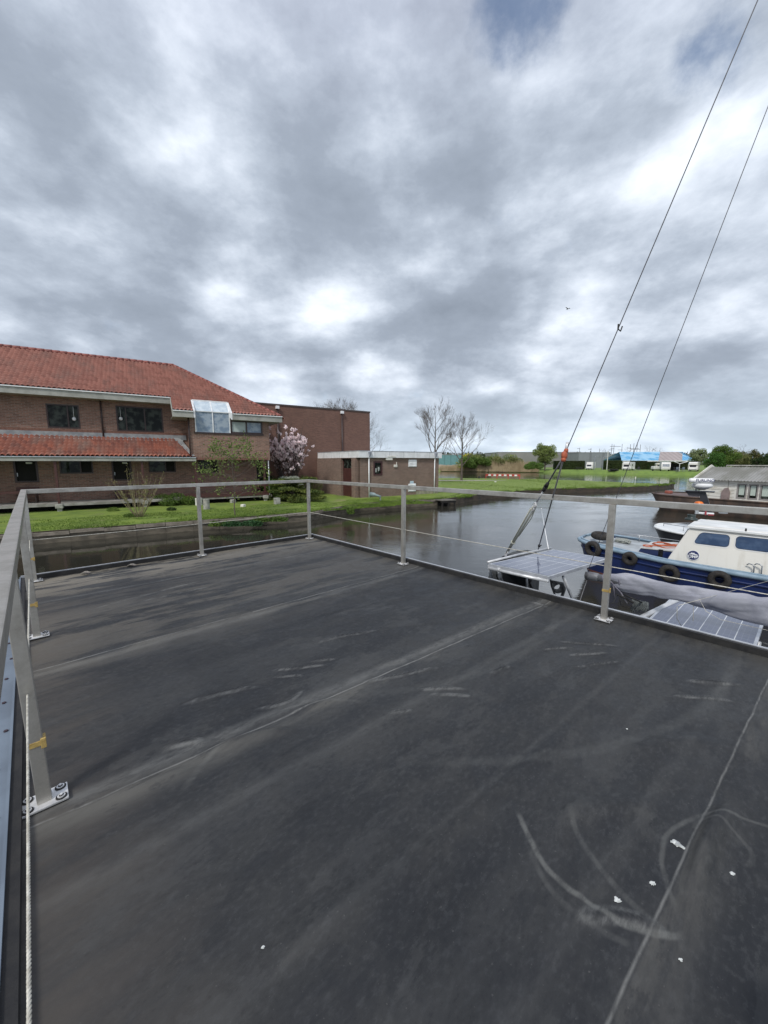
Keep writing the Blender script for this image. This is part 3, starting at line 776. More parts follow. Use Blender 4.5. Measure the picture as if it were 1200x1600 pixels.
land('far_bank_edge', [Vector((-700, 165)), Vector((-60, 160))] + [p + Vector((0, .1)) for p in fs] + [Vector((1400, 900)), Vector((900, 1700)), Vector((-800, 1700))], .16, m_soil, 'dark muddy edge of the far shore', jit=.2, slope=.1, sub=2.5)

# gravel path along the far side of the peninsula
mb = MB(); a0, a1 = P(684, 749.8, .5), P(830, 751.6, .5)
path = [P(560, 750, .5), P(684, 750.3, .5), P(740, 750.3, .5), P(790, 750.6, .5)]
for i in range(3):
    p, q = path[i], path[i + 1]; nn = Vector((0, -2.2, 0))
    mb.quad((p.x, p.y + nn.y, LZ + .012), (q.x, q.y + nn.y * (1 if i < 2 else .2), LZ + .012), (q.x, q.y, LZ + .012), (p.x, p.y, LZ + .012))
o = mb.build('gravel_path', M('gravel_path', (.40, .37, .31), (.30, .28, .24), 3, .9)); tag(o, 'pale gravel path along the far edge of the peninsula', 'path', kind='structure')
mb = MB(); mb.quad(P(508, 764.5, LZ + .01), P(560, 771, LZ + .01), P(560, 764.5, LZ + .01), P(512, 758, LZ + .01))
o = mb.build('paved_path', M('paved_path', (.33, .29, .23), (.22, .19, .15), 4, .9, bump=.3, bscale=10), origin=(0, 0, 0)); tag(o, 'worn paved path in front of the annex door', 'path', kind='structure')

# timber and stone edging along the near bank
m_edge = M('weathered_bank_edging', (.14, .12, .09), (.075, .065, .05), 2.5, .9, bump=.8, bscale=14, stretch=(1, 1, 3))
edg = thing('bank_edging', 'low weathered timber and stone edging along the near lawn bank', 'retaining wall', frame((B0.x, B0.y, 0)))
segs = [bankL[0], bankL[1], bankL[2], bankL[3], bankL[4], bankL[5], bankL[6]]
mb = MB(); mbc = MB()
for i in range(len(segs) - 1):
    a, b_ = segs[i], segs[i + 1]; L = (b_ - a).length; an = math.atan2((b_ - a).y, (b_ - a).x)
    T = frame((a.x, a.y, 0), an)
    k = max(1, round(L / 1.1))
    for q in range(k):
        x0, x1 = L * q / k + .003, L * (q + 1) / k - .003; jj = random.uniform(-.02, .02); zt = LZ + random.uniform(-.09, -.05)
        mb.box(x0, x1, -.08 + jj, .1 + jj, -.6, zt - .12, T)
        mbc.box(x0, x1 - random.uniform(0, .02), -.14 + jj, .14, zt - .10, zt + .035 + random.uniform(-.01, .02), T)
mb.build('face', m_edge, edg); mbc.build('coping', M('bank_coping', (.23, .20, .165), (.13, .115, .09), 3, .9, bump=.6, bscale=12), edg)

# ------------------------------------------------------------ brick house
FH = frame((-20, 20, 0), R(31.3))
FLZ = .92
house = thing('brick_house', 'long two-storey brick house with orange-red tiled hip roof and veranda behind the lawn', 'house', FH)
XW0 = -16.0
xbay = fcol(FH, 297, 0, 5.0); xend = fcol(FH, 421, 0, 4.5); yl = 1.8
BAYZ = 3.34
def openings(rects, y):
    res = []
    for r in rects:
        x0 = fcol(FH, r[0], y, 4.5 if r[1] < 700 else 2.6); x1 = fcol(FH, r[2], y, 4.5 if r[1] < 700 else 2.6); xm = (x0 + x1) / 2
        pm = (r[0] + r[2]) / 2
        res.append((x0, x1, frow(FH, xm, y, r[3]), frow(FH, xm, y, r[1])))
    return res
up = openings([(77, 632, 128, 669), (185, 636, 257, 674.5)], yl)
low = openings([(22, 716, 60, 754), (94, 717, 146, 740), (175, 718, 206, 751), (233, 718, 275, 738), (310, 717, 341, 739)], yl)
extra_up = [(x - 5.2, x + 2.0 - 5.2, z0, z1) for x, z0, z1 in ((up[0][0] - .5, up[0][2], up[0][3]), (up[0][0] - 6.5, up[0][2], up[0][3]))]
extra_low = [(low[0][0] - 5.5, low[0][0] - 3.6, low[1][2], low[1][3]), (low[0][0] - 9.5, low[0][0] - 8.2, low[0][2], low[0][3])]
xg1 = fcol(FH, 401, yl, 2.4)
ZUP = 7.05
mb = MB(FH)
mb.wall(XW0, xbay + .1, 3.3, ZUP, yl, .3, up + extra_up)
mb.wall(XW0, xg1, FLZ, 3.3, yl + .002, .3, low + extra_low)
bayw = openings([(307, 640, 360, 674.5), (363, 658, 411, 679)], 0)
db = bayw[0]; dw = bayw[1]
wz0 = (db[2] + dw[2]) / 2 + .0
holes = [(db[0], db[1], wz0, 6.14), (db[1] + .06, dw[1], wz0, dw[3])]
mb.wall(xbay, xend, BAYZ, 6.16, 0, .3, holes)
# bay sides, end wall and back
def sidewall(x, y0, y1, z0, z1):
    mb.quad((x, y0, z0), (x, y1, z0), (x, y1, z1), (x, y0, z1))
sidewall(xbay, 0.3, yl, BAYZ, 6.3); sidewall(xend - .003, 0.302, 10.2, BAYZ, 6.3)
mb.quad((xbay, 0, BAYZ), (xend, 0, BAYZ), (xend, 10.2, BAYZ), (xbay, 10.2, BAYZ))
sidewall(xg1, yl + .3, 10.2, FLZ - .4, 3.3); sidewall(XW0, yl, 10.2, FLZ, 7)
mb.quad((XW0, 10.2, 0), (xg1, 10.2, 0), (xg1, 10.2, 6.2), (XW0, 10.2, 6.2))
hw = mb.build('wall', m_brick, house)
# soldier course under the upper windows
mb = MB(FH); mb.m = 0
for (xa, xb, z, y) in ((XW0, xbay - .05, up[0][2] - .24, yl), (xbay + .05, xend - .05, BAYZ + .005, 0)):
    n = int((xb - xa) / .0725)
    mb = MB(FH)
    for k in range(n): mb.box(xa + .0725 * k + .004, xa + .0725 * k + .0685, y - .010, y, z, z + .17)
    mb.build('soldier_course', M('soldier_bricks', (.24, .12, .088), (.15, .075, .055), 9, .85), hw)
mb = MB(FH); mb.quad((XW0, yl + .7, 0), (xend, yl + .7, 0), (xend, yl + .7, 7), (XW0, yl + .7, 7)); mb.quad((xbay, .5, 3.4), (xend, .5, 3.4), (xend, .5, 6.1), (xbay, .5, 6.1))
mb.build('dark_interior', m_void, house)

def window(par, F, r, y, mull=(), panes=None, fm=m_frame_brown, fw=.07, depth=.10, out_=.02, vents=()):
    x0, x1, z0, z1 = r; mb = MB(F); ya, yb = y - out_, y + depth
    mb.box(x0, x1, ya, yb, z0, z0 + fw); mb.box(x0, x1, ya, yb, z1 - fw, z1)
    mb.box(x0, x0 + fw, ya + .002, yb, z0 + fw, z1 - fw); mb.box(x1 - fw, x1, ya + .002, yb, z0 + fw, z1 - fw)
    xs = [x0 + fw] + [x0 + (x1 - x0) * m for m in mull] + [x1 - fw]
    for m_ in xs[1:-1]: mb.box(m_ - fw * .45, m_ + fw * .45, ya + .004, yb, z0 + fw, z1 - fw)
    for (k, t) in vents:      # transom in bay k at height fraction t
        zt = z0 + (z1 - z0) * t; mb.box(xs[k], xs[k + 1], ya + .006, yb, zt - .03, zt + .03)
    w = mb.build('window', fm, par)
    for k in range(len(xs) - 1):
        g = MB(F); yy = y + depth * .55
        g.quad((xs[k], yy, z0 + fw * .9), (xs[k + 1], yy, z0 + fw * .9), (xs[k + 1], yy, z1 - fw * .9), (xs[k], yy, z1 - fw * .9))
        g.build('pane', (panes[k] if panes else m_glass), w)
    return w
m_globe = M('white_glass_shade', (.75, .76, .76), None, 3, .35)
def hanging_lamp(par, x, y, z0, z1):
    mb = MB(FH); mb.tube([(x, y, z1), (x, y, z0)], .012, 5); mb.blob((x, y, z0), .10, .04, .11, 2, 0)
    mb.build('hanging_lamp', m_globe, par, True)
w = window(house, FH, up[0], yl, (.64,), vents=())
hanging_lamp(w, up[0][0] + (up[0][1] - up[0][0]) * .82, yl + .02, up[0][2] + .55, up[0][3] - .07)
w = window(house, FH, up[1], yl, (.20, .60))
hanging_lamp(w, up[1][0] + (up[1][1] - up[1][0]) * .09, yl + .02, up[1][2] + .75, up[1][3] - .07)
for r in extra_up: window(house, FH, r, yl, (.62,))
for k, r in enumerate(low):
    if k in (0, 2): continue
    w = window(house, FH, r, yl, (.62,) if k else (.6,), panes=[m_glass, m_void])
window(house, FH, extra_low[0], yl, (.6,))
for r in (low[0], low[2], extra_low[1]):      # dark stable-type doors with a handle
    r2 = (r[0], r[1], r[2], r[3]); w = window(house, FH, r2, yl, (), panes=[m_void], fw=.09)
    w.name = 'dark_door'; WM[w.name] = FH.copy(); mb = MB(FH); mb.box(r[0] + .12, r[0] + .16, yl - .06, yl - .02, r[2] + .35, r[2] + .55)
    mb.build('handle', m_zinc, w)
    mb = MB(FH); mb.bbox(r[0] + .55 * (r[1] - r[0]), r[0] + .8 * (r[1] - r[0]), yl - .16, yl - .002, 3.1, 3.2, .02)
    mb.build('wall_lamp', m_white, house)
# roof planes with pantile relief
SL = .64; EZ = 6.30; ys1, ys2 = -.45, 1.0; RY = 5.6; xe = xend + .75; xr = xe - (RY - ys1); xstep = fcol(FH, 263, yl, 7.0) + .1
def roof_z(y): return EZ + SL * (y - ys1)
def tiled(name, x0, x1, y0, y1, keepfn, zfn, mat, par, F, tw=.22, tl=.30, sx_=7, amp=.036, step=.055, swap=False):
    nx_ = int((x1 - x0) / tw * sx_) + 1; rows = int(math.ceil((y1 - y0) / tl))
    xs = np.linspace(x0, x1, nx_); ys_ = []
    for r in range(rows):
        ys_ += [y0 + r * tl - .03, y0 + (r + 1) * tl]
    ys_ = np.array(ys_); YY, XX = np.meshgrid(ys_, xs)
    fr = np.array([0, 1] * rows)[None, :]
    ph = 2 * np.pi * XX / tw
    ZZ = zfn(XX, YY) + amp * (np.sin(ph) + .35 * np.sin(2 * ph + .8)) * 1.0 + step * (1 - fr) + .01 * (vnoise(XX / tw, YY / tl, 9) - .5)
    cx_ = (XX[:-1, :-1] + XX[1:, 1:]) / 2; cy_ = (YY[:-1, :-1] + YY[1:, 1:]) / 2
    keep = keepfn(cx_, cy_)
    A, B = (YY, XX) if swap else (XX, YY)
    return grid_mesh(name, A, B, ZZ, mat, par, smooth=True, keep=keep)
xd0, xd1 = db[0] - .12, db[1] + .12                       # dormer glazing span
def kf(x, y):
    k = (y < RY) & (x < xe - (y - ys1)) & ((y > ys2) | (x > xstep - (ys2 - y) * 0))
    k &= ~((x > xd0) & (x < xd1) & (y < .70))
    return k
rf = tiled('roof', XW0 - .4, xe, ys1, RY, kf, lambda x, y: roof_z(y) + .06, m_tile, house, FH)
HB = 2 * RY - ys1
# hip end (x plays the role of slope) and rear slope
def zh(a, b): return EZ + SL * (xe - b) + .06
tiled('roof', ys1, HB, xr, xe, lambda a, b: (a - ys1 > xe - b) & (HB - a > xe - b), zh, m_tile, house, FH, swap=True)
mb = MB(FH); mb.quad((XW0 - .4, HB, EZ), (xe, HB, EZ), (xr, RY, roof_z(RY)), (XW0 - .4, RY, roof_z(RY)))
mb.add([(XW0, ys2, roof_z(ys2) - .3), (XW0, HB, EZ), (XW0, RY, roof_z(RY))], [(0, 1, 2)])
mb.build('roof', m_tile, house)
# underlay so nothing shows between tiles
mb = MB(FH)
zu = lambda y: roof_z(y) - .03
mb.add([(XW0, ys2, zu(ys2)), (xd0, ys2, zu(ys2)), (xd1, ys2, zu(ys2)), (xe - (ys2 - ys1), ys2, zu(ys2)), (xr, RY, zu(RY)), (XW0, RY, zu(RY)), (xstep, ys2, zu(ys2)), (xstep, ys1, zu(ys1)), (xd0, ys1, zu(ys1)), (xd1, ys1, zu(ys1)), (xe - .03, ys1, zu(ys1))], [(0, 3, 4, 5), (6, 7, 8, 1), (2, 9, 10, 3)])
mb.build('roof_underlay', m_void, house)
# ridge and hip tiles
mb = MB(FH)
def ridge(a, b, r=.13, L=.38):
    a, b = Vector(a), Vector(b); n = int((b - a).length / L)
    for k in range(n):
        p, q = a.lerp(b, k / n), a.lerp(b, (k + 1.06) / n); mb.tube([p, p.lerp(q, .5), q], [r * .86, r * .95, r], 9, True)
ridge((XW0 - .4, RY, roof_z(RY) + .05), (xr, RY, roof_z(RY) + .05)); ridge((xr, RY, roof_z(RY) + .04), (xe - .05, ys1 + .05, EZ + .07)); ridge((xr, RY, roof_z(RY) + .04), (xe - .05, HB, EZ + .07))
mb.build('ridge_tiles', M('ridge_tiles', (.28, .085, .065), (.17, .06, .05), 5, .65), rf, True)
# fascia boards, stepped with the eaves
mb = MB(FH); fh = .36
z2 = roof_z(ys2) + .0
mb.box(XW0 - .4, xstep + .0, ys2 - .06, ys2 - .02, z2 - fh, z2 + .02); mb.box(XW0 - .4, xstep - .02, ys2 - .02, yl, z2 - fh, z2 - fh + .03)
mb.add([(xstep - .04, ys2 - .058, z2 + .02), (xstep - .04, ys1, EZ + .02), (xstep - .04, ys1, EZ - fh), (xstep - .04, ys2 - .058, z2 - fh), (xstep, ys2 - .058, z2 + .02), (xstep, ys1, EZ + .02), (xstep, ys1, EZ - fh), (xstep, ys2 - .058, z2 - fh)],
       [(0, 1, 2, 3), (7, 6, 5, 4), (0, 4, 5, 1), (3, 2, 6, 7)])
for a, b_ in ((xstep - .04, xd0 - .02), (xd1 + .02, xe + .0)):
    mb.box(a, b_, ys1 - .06, ys1 - .0, EZ - fh, EZ + .02); mb.box(a, b_, ys1, .0 if a > xd0 - 1 and a > xbay else yl, EZ - fh, EZ - fh + .03)
mb.box(xe, xe + .05, ys1 - .06, HB, EZ - fh, EZ + .02); mb.box(xend, xe - .002, .0, HB, EZ - fh + .002, EZ - fh + .03)
mb.build('fascia', m_fascia, house)
mb = MB(FH); mb.box(XW0 - .4, xstep, ys2 - .12, ys2 - .061, z2 - .02, z2 + .035); mb.box(xd1 + .02, xe + .06, ys1 - .12, ys1 - .061, EZ - .02, EZ + .035); mb.box(xstep, xd0, ys1 - .12, ys1 - .061, EZ - .02, EZ + .035)
mb.build('gutter_lip', m_white, house)
# glazed dormer: upright panes rising through the eaves, sloping panes above
m_glass_sky = glass_mat('sloping_glass', (.42, .50, .56), .08, tint=(.55, .62, .66))
mb = MB(FH); yf = -.04; zt = 6.42; zt2 = roof_z(.70) + .14; fw = .06
xm = (db[0] + db[1]) / 2
for x in (db[0], xm, db[1]):
    mb.box(x - fw / 2, x + fw / 2, yf - .05, yf + .05, wz0, zt)
    mb.add([(x - fw / 2, yf - .05, zt), (x + fw / 2, yf - .05, zt), (x + fw / 2, .73, zt2), (x - fw / 2, .73, zt2), (x - fw / 2, yf - .05, zt - .09), (x + fw / 2, yf - .05, zt - .09), (x + fw / 2, .73, zt2 - .09), (x - fw / 2, .73, zt2 - .09)],
           [(0, 1, 2, 3), (4, 7, 6, 5), (0, 3, 7, 4), (1, 5, 6, 2)])
mb.box(db[0], db[1], yf - .06, yf + .05, zt - .04, zt + .012); mb.box(db[0] - fw, db[1] + fw,   .68, .76, zt2 - .10, zt2 + .03)
dm = mb.build('dormer_window', m_white, house)
dm2 = MB(FH)
for sgn, x in ((-1, xd0), (1, xd1)):
    x0, x1 = (x, db[0] - fw / 2 - .001) if sgn < 0 else (db[1] + fw / 2 + .001, x)
    dm2.add([(x0, ys1 - .06, EZ - fh), (x1, ys1 - .06, EZ - fh), (x1, ys1 - .06, EZ + .06), (x0, ys1 - .06, EZ + .06), (x1, .73, zt2), (x0, .73, zt2), (x0, .73, zt2 - .7), (x1, .73, zt2 - .7)],
            [(0, 1, 2, 3), (3, 2, 4, 5), (1, 7, 4, 2), (0, 3, 5, 6)])
dm2.build('side_trim', m_white, dm)
for a, b_ in ((db[0], xm), (xm, db[1])):
    g = MB(FH); a += fw / 2; b_ -= fw / 2
    g.quad((a, yf, wz0), (b_, yf, wz0), (b_, yf, zt), (a, yf, zt)); g.build('pane', m_glass_pale, dm)
    g = MB(FH); g.quad((a, yf, zt - .01), (b_, yf, zt - .01), (b_, .71, zt2 - .03), (a, .71, zt2 - .03)); g.build('pane', m_glass_sky, dm)
window(house, FH, holes[1], 0, (.49,), panes=[m_curtain, m_glass_pale], fw=.09)
mb = MB(FH); mb.box(db[0] - .1, dw[1] + .05, -.05, -.003, wz0 - .10, wz0 + .0); mb.build('window_sill', m_frame_brown, house)
for x in (db[0] - .05, xm, db[1] + .03):
    mb = MB(FH); mb.box(x - .05, x + .05, -.1, -.092, wz0, 6.0)
# tiled lean-to over the veranda
LZt, LY = frow(FH, fcol(FH, 150, yl, 5.), yl, 683.5), yl - .02; LE = 3.52; LEY = -.12
xl1 = fcol(FH, 302, LEY, 3.5)
tiled('lean_to_roof', XW0 - .4, xl1, LEY, LY, lambda x, y: x < xl1 - .02 - (y - LEY) * .42, lambda x, y: LE + (LZt - LE) * (y - LEY) / (LY - LEY) + .03, m_tile_low, house, FH, amp=.04)
mb = MB(FH); mb.box(XW0 - .4, xl1 + .15, LEY - .10, LEY - .02, LE - .26, LE - .03); mb.box(XW0, xl1 + .1, LEY - .02, yl, LE - .26, LE - .22)
mb.build('fascia', m_fascia, house)
mb = MB(FH); mb.box(XW0 - .4, xl1 + .15, LEY - .15, LEY - .09, LE - .05, LE - .01); mb.build('gutter_lip', m_alu, house)
mb = MB(FH); mb.box(XW0 - .4, xbay - .1, yl - .06, yl - .003, LZt - .02, LZt + .28)
mb.add([(xl1 - .1, LEY, LE + .08), (xl1 + .1, LEY, LE + .08), (xl1 - .55, LY, LZt + .1), (xl1 - .95, LY, LZt + .1)], [(0, 1, 2, 3)])
mb.quad((XW0, yl - .065, LZt - .02), (xbay - .3, yl - .065, LZt - .02), (xbay - .3, yl - .22, LZt - .12), (XW0, yl - .22, LZt - .12))
mb.build('lead_flashing', m_lead, house)
# downpipes
def pipe(px, y, z0, z1, mat, r=.045, par=house, F=FH, name='downpipe'):
    x = fcol(F, px, y, (z0 + z1) / 2); mb = MB(F); mb.tube([(x, y, z0), (x, y, z1)], r, 10)
    for k in range(3):
        z = z0 + (z1 - z0) * (.15 + .35 * k); mb.cyl((x, y), r * 1.25, z, z + .05, 10)
    return mb.build(name, mat, par, True)
pipe(159, yl - .07, LZt, 7.0, m_darkpipe); pipe(296, -.07, 3.4, 6.0, m_darkpipe); pipe(420.5, -.12, LZ, 3.3, m_zinc, .04)
# veranda slab, posts on concrete footings, low rail and skirt
mb = MB(FH); mb.box(XW0, xend + .0, -.12, yl + .3, FLZ - .14, FLZ)
mb.build('veranda_floor', M('veranda_slab', (.33, .32, .30), (.20, .19, .17), 2, .85), house)
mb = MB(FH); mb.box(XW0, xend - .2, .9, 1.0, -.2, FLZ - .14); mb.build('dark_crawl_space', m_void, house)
mb = MB(FH); mb.box(fcol(FH, 290, -.14, .9), xend - .1, -.15, -.121, FLZ - .02, FLZ + .26)
mb.box(XW0, xend - .2, -.09, -.05, FLZ + .62, FLZ + .74)
mb.build('veranda_rail', m_red_wood, house)
for px in (-190, -60, 88, 223, 306, 413):
    x = fcol(FH, px, -.05, 2.5); mb = MB(FH); mb.bbox(x - .06, x + .06, -.11, .01, FLZ, 3.32, .008)
    pt = mb.build('veranda_post', m_red_wood, house)
    mb = MB(FH); mb.bbox(x - .17, x + .17, -.28, .10, FLZ - .02 - .24, FLZ - .02, .03); mb.bbox(x - .10, x + .10, -.2, .05, .2, FLZ - .27, .02)
    mb.build('footing', m_conc, pt)

# benches on the veranda
def bench(pxa, pxb, label, rot=0):
    x0, x1 = fcol(FH, pxa, 1.3, 1.5), fcol(FH, pxb, 1.3, 1.5)
    F = FH @ frame(((x0 + x1) / 2, 1.25, FLZ)); L = x1 - x0
    t = thing('veranda_bench', label, 'bench', F, 'benches on the veranda')
    mb = MB(F)
    for k in range(3): mb.bbox(-L / 2, L / 2, -.22 + .15 * k, -.09 + .15 * k, .42, .45, .006)
    mb.build('seat', m_red_wood, t)
    mb = MB(F)
    mb.bbox(-L / 2, L / 2, .25, .28, .58, .88, .006)
    mb.build('backrest', m_red_wood, t)
    for s_ in (-1, 1):
        mb = MB(F); mb.bbox(s_ * (L / 2 - .12) - .03, s_ * (L / 2 - .12) + .03, -.2, .26, .0, .42, .006); mb.bbox(s_ * (L / 2 - .12) - .03, s_ * (L / 2 - .12) + .03, .26, .31, .0, .88, .006)
        mb.build('leg', m_frame_brown, t)
bench(24, 61, 'dark red wooden bench under the leftmost dark door of the brick house')
bench(176, 208, 'dark red wooden bench on the veranda behind the bare multi-stemmed shrub')
# white loungy object and small picnic bits under the bay
x = fcol(FH, 400, .5, 1.3); F = FH @ frame((x, .5, FLZ)); t = thing('wooden_chair', 'dark wooden chair at the right end of the veranda beside the last post', 'chair', F)
mb = MB(F); mb.bbox(-.25, .25, -.25, .25, .42, .46, .006); mb.build('seat', m_red_wood, t)
mb = MB(F); [mb.bbox(-.25, .25, .22, .26, .6 + .16 * k, .7 + .16 * k, .005) for k in range(3)]; mb.build('backrest', m_red_wood, t)
for a in (-.22, .22):
    for b_ in (-.22, .24): mb = MB(F); mb.bbox(a - .025, a + .025, b_ - .025, b_ + .025, 0, .42 if b_ < 0 else 1.0, .004); mb.build('leg', m_red_wood, t)

# concrete stubs and stones on the lawn
def stub(px, py, w, h, label, mat=m_conc, tilt=0., top=None):
    c = P(px, py, LZ - .02); F = frame(c, random.uniform(0, 1.5)); mb = MB(F)
    if top: mb.cyl((0, 0), w / 2, 0, h, 14, w / 2 * .92)
    else: mb.bbox(-w / 2, w / 2, -w * .42, w * .42, -.05, h, .03)
    o = mb.build('concrete_block', mat, None, False, origin=c); tag(o, label, 'concrete block', 'concrete blocks on the lawn'); return o
stub(323, 796, .36, .60, 'upright grey concrete block on the lawn left of the green sapling', top=1)
stub(433, 788, .36, .42, 'pale concrete block on the lawn between the last veranda post and the spreading juniper')
stub(380, 792, .26, .16, 'small broken white block lying flat on the grass right of the sapling', m_white_dirty)
stub(364, 786, .30, .24, 'small concrete block under the veranda edge behind the sapling')
stub(311, 790, .34, .48, 'whitish concrete footing stub standing just left of the upright grey block', m_white_dirty)
stub(416, 781, .24, .30, 'whitish footing block under the last veranda post', m_white_dirty)

# ------------------------------------------------------------ sports hall behind
GA = math.atan2(.54, .84)
p578 = PY(578, 700, 37.6)
FG = frame((p578.x, 37.6, 0), GA)
hall = thing('brick_hall', 'tall windowless flat-roofed brick hall behind the pink blossom tree', 'building', FG)
zt_ = frow(FG, 0, 0, 643); mb = MB(FG)
mb.wall(-34, 0, .3, zt_ - .12, 0, .3); mb.quad((0, .3, .3), (0, 16, .3), (0, 16, zt_ - .12), (0, .3, zt_ - .12)); mb.quad((-34, 16, .3), (0, 16, .3), (0, 16, zt_ - .12), (-34, 16, zt_ - .12)); mb.quad((-34, 0, .3), (-34, 16, .3), (-34, 16, zt_ - .12), (-34, 0, zt_ - .12))
mb.build('wall', m_brick_gym, hall)
mb = MB(FG); mb.box(-34.05, .05, -.05, 16.05, zt_ - .12, zt_); mb.build('roof', M('roof_edge_dark', (.07, .055, .05), None, 3, .6), hall)
for px in (434, 534.5):
    x = fcol(FG, px, -.1, 6.5); mb = MB(FG); mb.tube([(x, -.09, .4), (x, -.09, zt_ - .3)], .07, 8); dp = mb.build('downpipe', m_darkpipe, hall, True)
    mb = MB(FG); mb.bbox(x - .14, x + .14, -.26, -.02, zt_ - .42, zt_ - .18, .02); mb.build('hopper', m_white, dp)

# ------------------------------------------------------------ low annex
pc = P(563, 778, .5); FA = frame((pc.x, pc.y, 0), R(34.9))
annex = thing('low_annex', 'low flat-roofed brick annex with white roof band beside the canal', 'building', FA)
xa1 = fcol(FA, 685.5, 0, 3); yb1 = 7.2
TZ = frow(FA, 0, 0, 704); BZ = TZ - .52
def arow(px, y, py0, py1, px1):
    x0, x1 = fcol(FA, px, y, 2.5), fcol(FA, px1, y, 2.5); xm_ = (x0 + x1) / 2; return (x0, x1, frow(FA, xm_, y, py1), frow(FA, xm_, y, py0))
wr = arow(583.5, 0, 720.5, 743, 597.5)
mb = MB(FA); mb.wall(0, xa1, -.1, BZ, 0, .3, [wr])
FB = FA @ frame((0, 0, 0), R(90))       # x runs back along the door wall, y to the left
doorz = (fcol(FB, 553.5, 0, 2.), fcol(FB, 537.5, 0, 2.), .5, 0)
dx0, dx1 = doorz[0], doorz[1]; dzt = frow(FB, (dx0 + dx1) / 2, 0, 716)
mb.F = FB; mb.wall(.3, yb1, .1, BZ, 0, .25, [(dx0, dx1, .45, dzt)]); mb.F = FA
mb.quad((xa1, .3, -.1), (xa1, yb1, -.1), (xa1, yb1, BZ), (xa1, .3, BZ)); mb.quad((0, 0, .1), (0, .3, .1), (0, .3, BZ), (0, 0, BZ))
mb.quad((0, yb1, 0), (xa1, yb1, 0), (xa1, yb1, BZ), (0, yb1, BZ))
mb.build('wall', m_brick_annex, annex)
mb = MB(FA); mb.box(-.18, xa1 + .18, -.18, yb1, BZ, TZ - .04); mb.build('roof_band', m_white, annex)
mb = MB(FA)
for k in range(1, 6): x = (xa1 + .36) * k / 6 - .18; mb.box(x - .012, x + .012, -.186, -.18, BZ, TZ - .04)
for k in range(1, 5): y = yb1 * k / 5; mb.box(-.186, -.18, y - .012, y + .012, BZ, TZ - .04)
mb.box(-.2, xa1 + .2, -.2, yb1, TZ - .04, TZ)
mb.build('roof_edge', M('grey_roof_edge', (.40, .42, .45), None, 3, .5), annex)
mb = MB(FB); xm_ = (dx0 + dx1) / 2; zz1 = .45 + (dzt - .45) * .73
mb.box(dx0, dx1, -.03, .06, zz1 - .05, zz1 + .05); mb.box(dx0, dx0 + .08, -.03, .08, .45, dzt); mb.box(dx1 - .08, dx1, -.03, .08, .45, dzt); mb.box(dx0, dx1, -.032, .08, dzt - .08, dzt)
mb.box(dx0 + .08, xm_ - .09, .02, .06, .45, zz1 - .05); mb.box(xm_ + .09, dx1 - .08, .02, .06, .45, zz1 - .05); mb.box(xm_ - .085, xm_ + .085, .01, .05, .45, zz1 - .05)
dr = mb.build('door', m_red_wood, annex)
mb = MB(FB); mb.quad((dx0 + .08, .04, zz1), (dx1 - .08, .04, zz1), (dx1 - .08, .04, dzt - .08), (dx0 + .08, .04, dzt - .08)); mb.build('pane', m_glass, dr)
mb = MB(FB); mb.box(xm_ - .04, xm_ + .04, .0, .009, .5, zz1 - .06); mb.box(xm_ + .12, xm_ + .22, -.04, .02, 1.45, 1.5); mb.build('handle', m_conc, dr)
mb = MB(FB); xq = fcol(FB, 530, -.1, 3.2); mb.bbox(xq - .18, xq + .18, -.0, .22, BZ - .28, BZ - .10, .04); mb.build('wall_lamp', m_white, annex)
w = window(annex, FA, wr, 0, (), fm=M('oxblood_frame', (.065, .022, .022), None, 3, .4), fw=.12)
m_pic = M('window_ornament', (.5, .52, .5), (.2, .22, .2), 9, .5)
mb = MB(FA)
for q, (a, b_, c_, e) in enumerate(((.32, .10, .55, .1), (.62, .2, .5, .22), (.40, .78, .14, .12))):
    xx = wr[0] + (wr[1] - wr[0]) * a; z_ = wr[2] + (wr[3] - wr[2]) * (b_ + .15); mb.blob((xx, .045, z_ + .1), .05 + e * .2, .012, c_ * .35, 2, .2)
mb.build('ornament', m_pic, w, True)
for (px0, py0, px1, py1) in ((638, 719, 651, 729.5), (638, 756, 650, 768)):
    r = arow(px0, -.02, py0, py1, px1); mb = MB(FA)
    mb.box(r[0], r[1], -.03, -.003, r[2], r[3])
    for k in range(4): z_ = r[2] + (r[3] - r[2]) * (.08 + .24 * k); mb.add([(r[0] + .04, -.03, z_), (r[1] - .04, -.03, z_), (r[1] - .04, -.07, z_ + .02), (r[0] + .04, -.07, z_ + .02), (r[0] + .04, -.03, z_ + .15), (r[1] - .04, -.03, z_ + .15)], [(0, 1, 2, 3), (3, 2, 5, 4)])
    mb.build('louvre_vent', m_white, annex)
r = arow(603, -.1, 714.5, 719, 613); mb = MB(FA); mb.bbox(r[0], r[1], -.16, -.003, r[2], r[3], .02); mb.bbox(r[0] + .1, r[1] + .3, -.2, -.10, r[3], r[3] + .12, .02); mb.build('vent_box', m_white_dirty, annex)
r = arow(616, -.1, 726, 730, 621); mb = MB(FA); mb.bbox(r[0], r[1], -.1, -.003, r[2], r[3], .02); mb.cyl(((r[0] + r[1]) / 2 + .1, -.06), .03, r[3], r[3] + .2, 8); mb.build('wall_lamp', m_white_dirty, annex)
r = arow(641, -.02, 751.5, 756, 646.5); mb = MB(FA); mb.box(r[0], r[1], -.02, -.003, r[2], r[3]); mb.build('small_blue_sign', M('pale_blue_sign', (.35, .5, .62), (.6, .68, .72), 9, .5), annex)
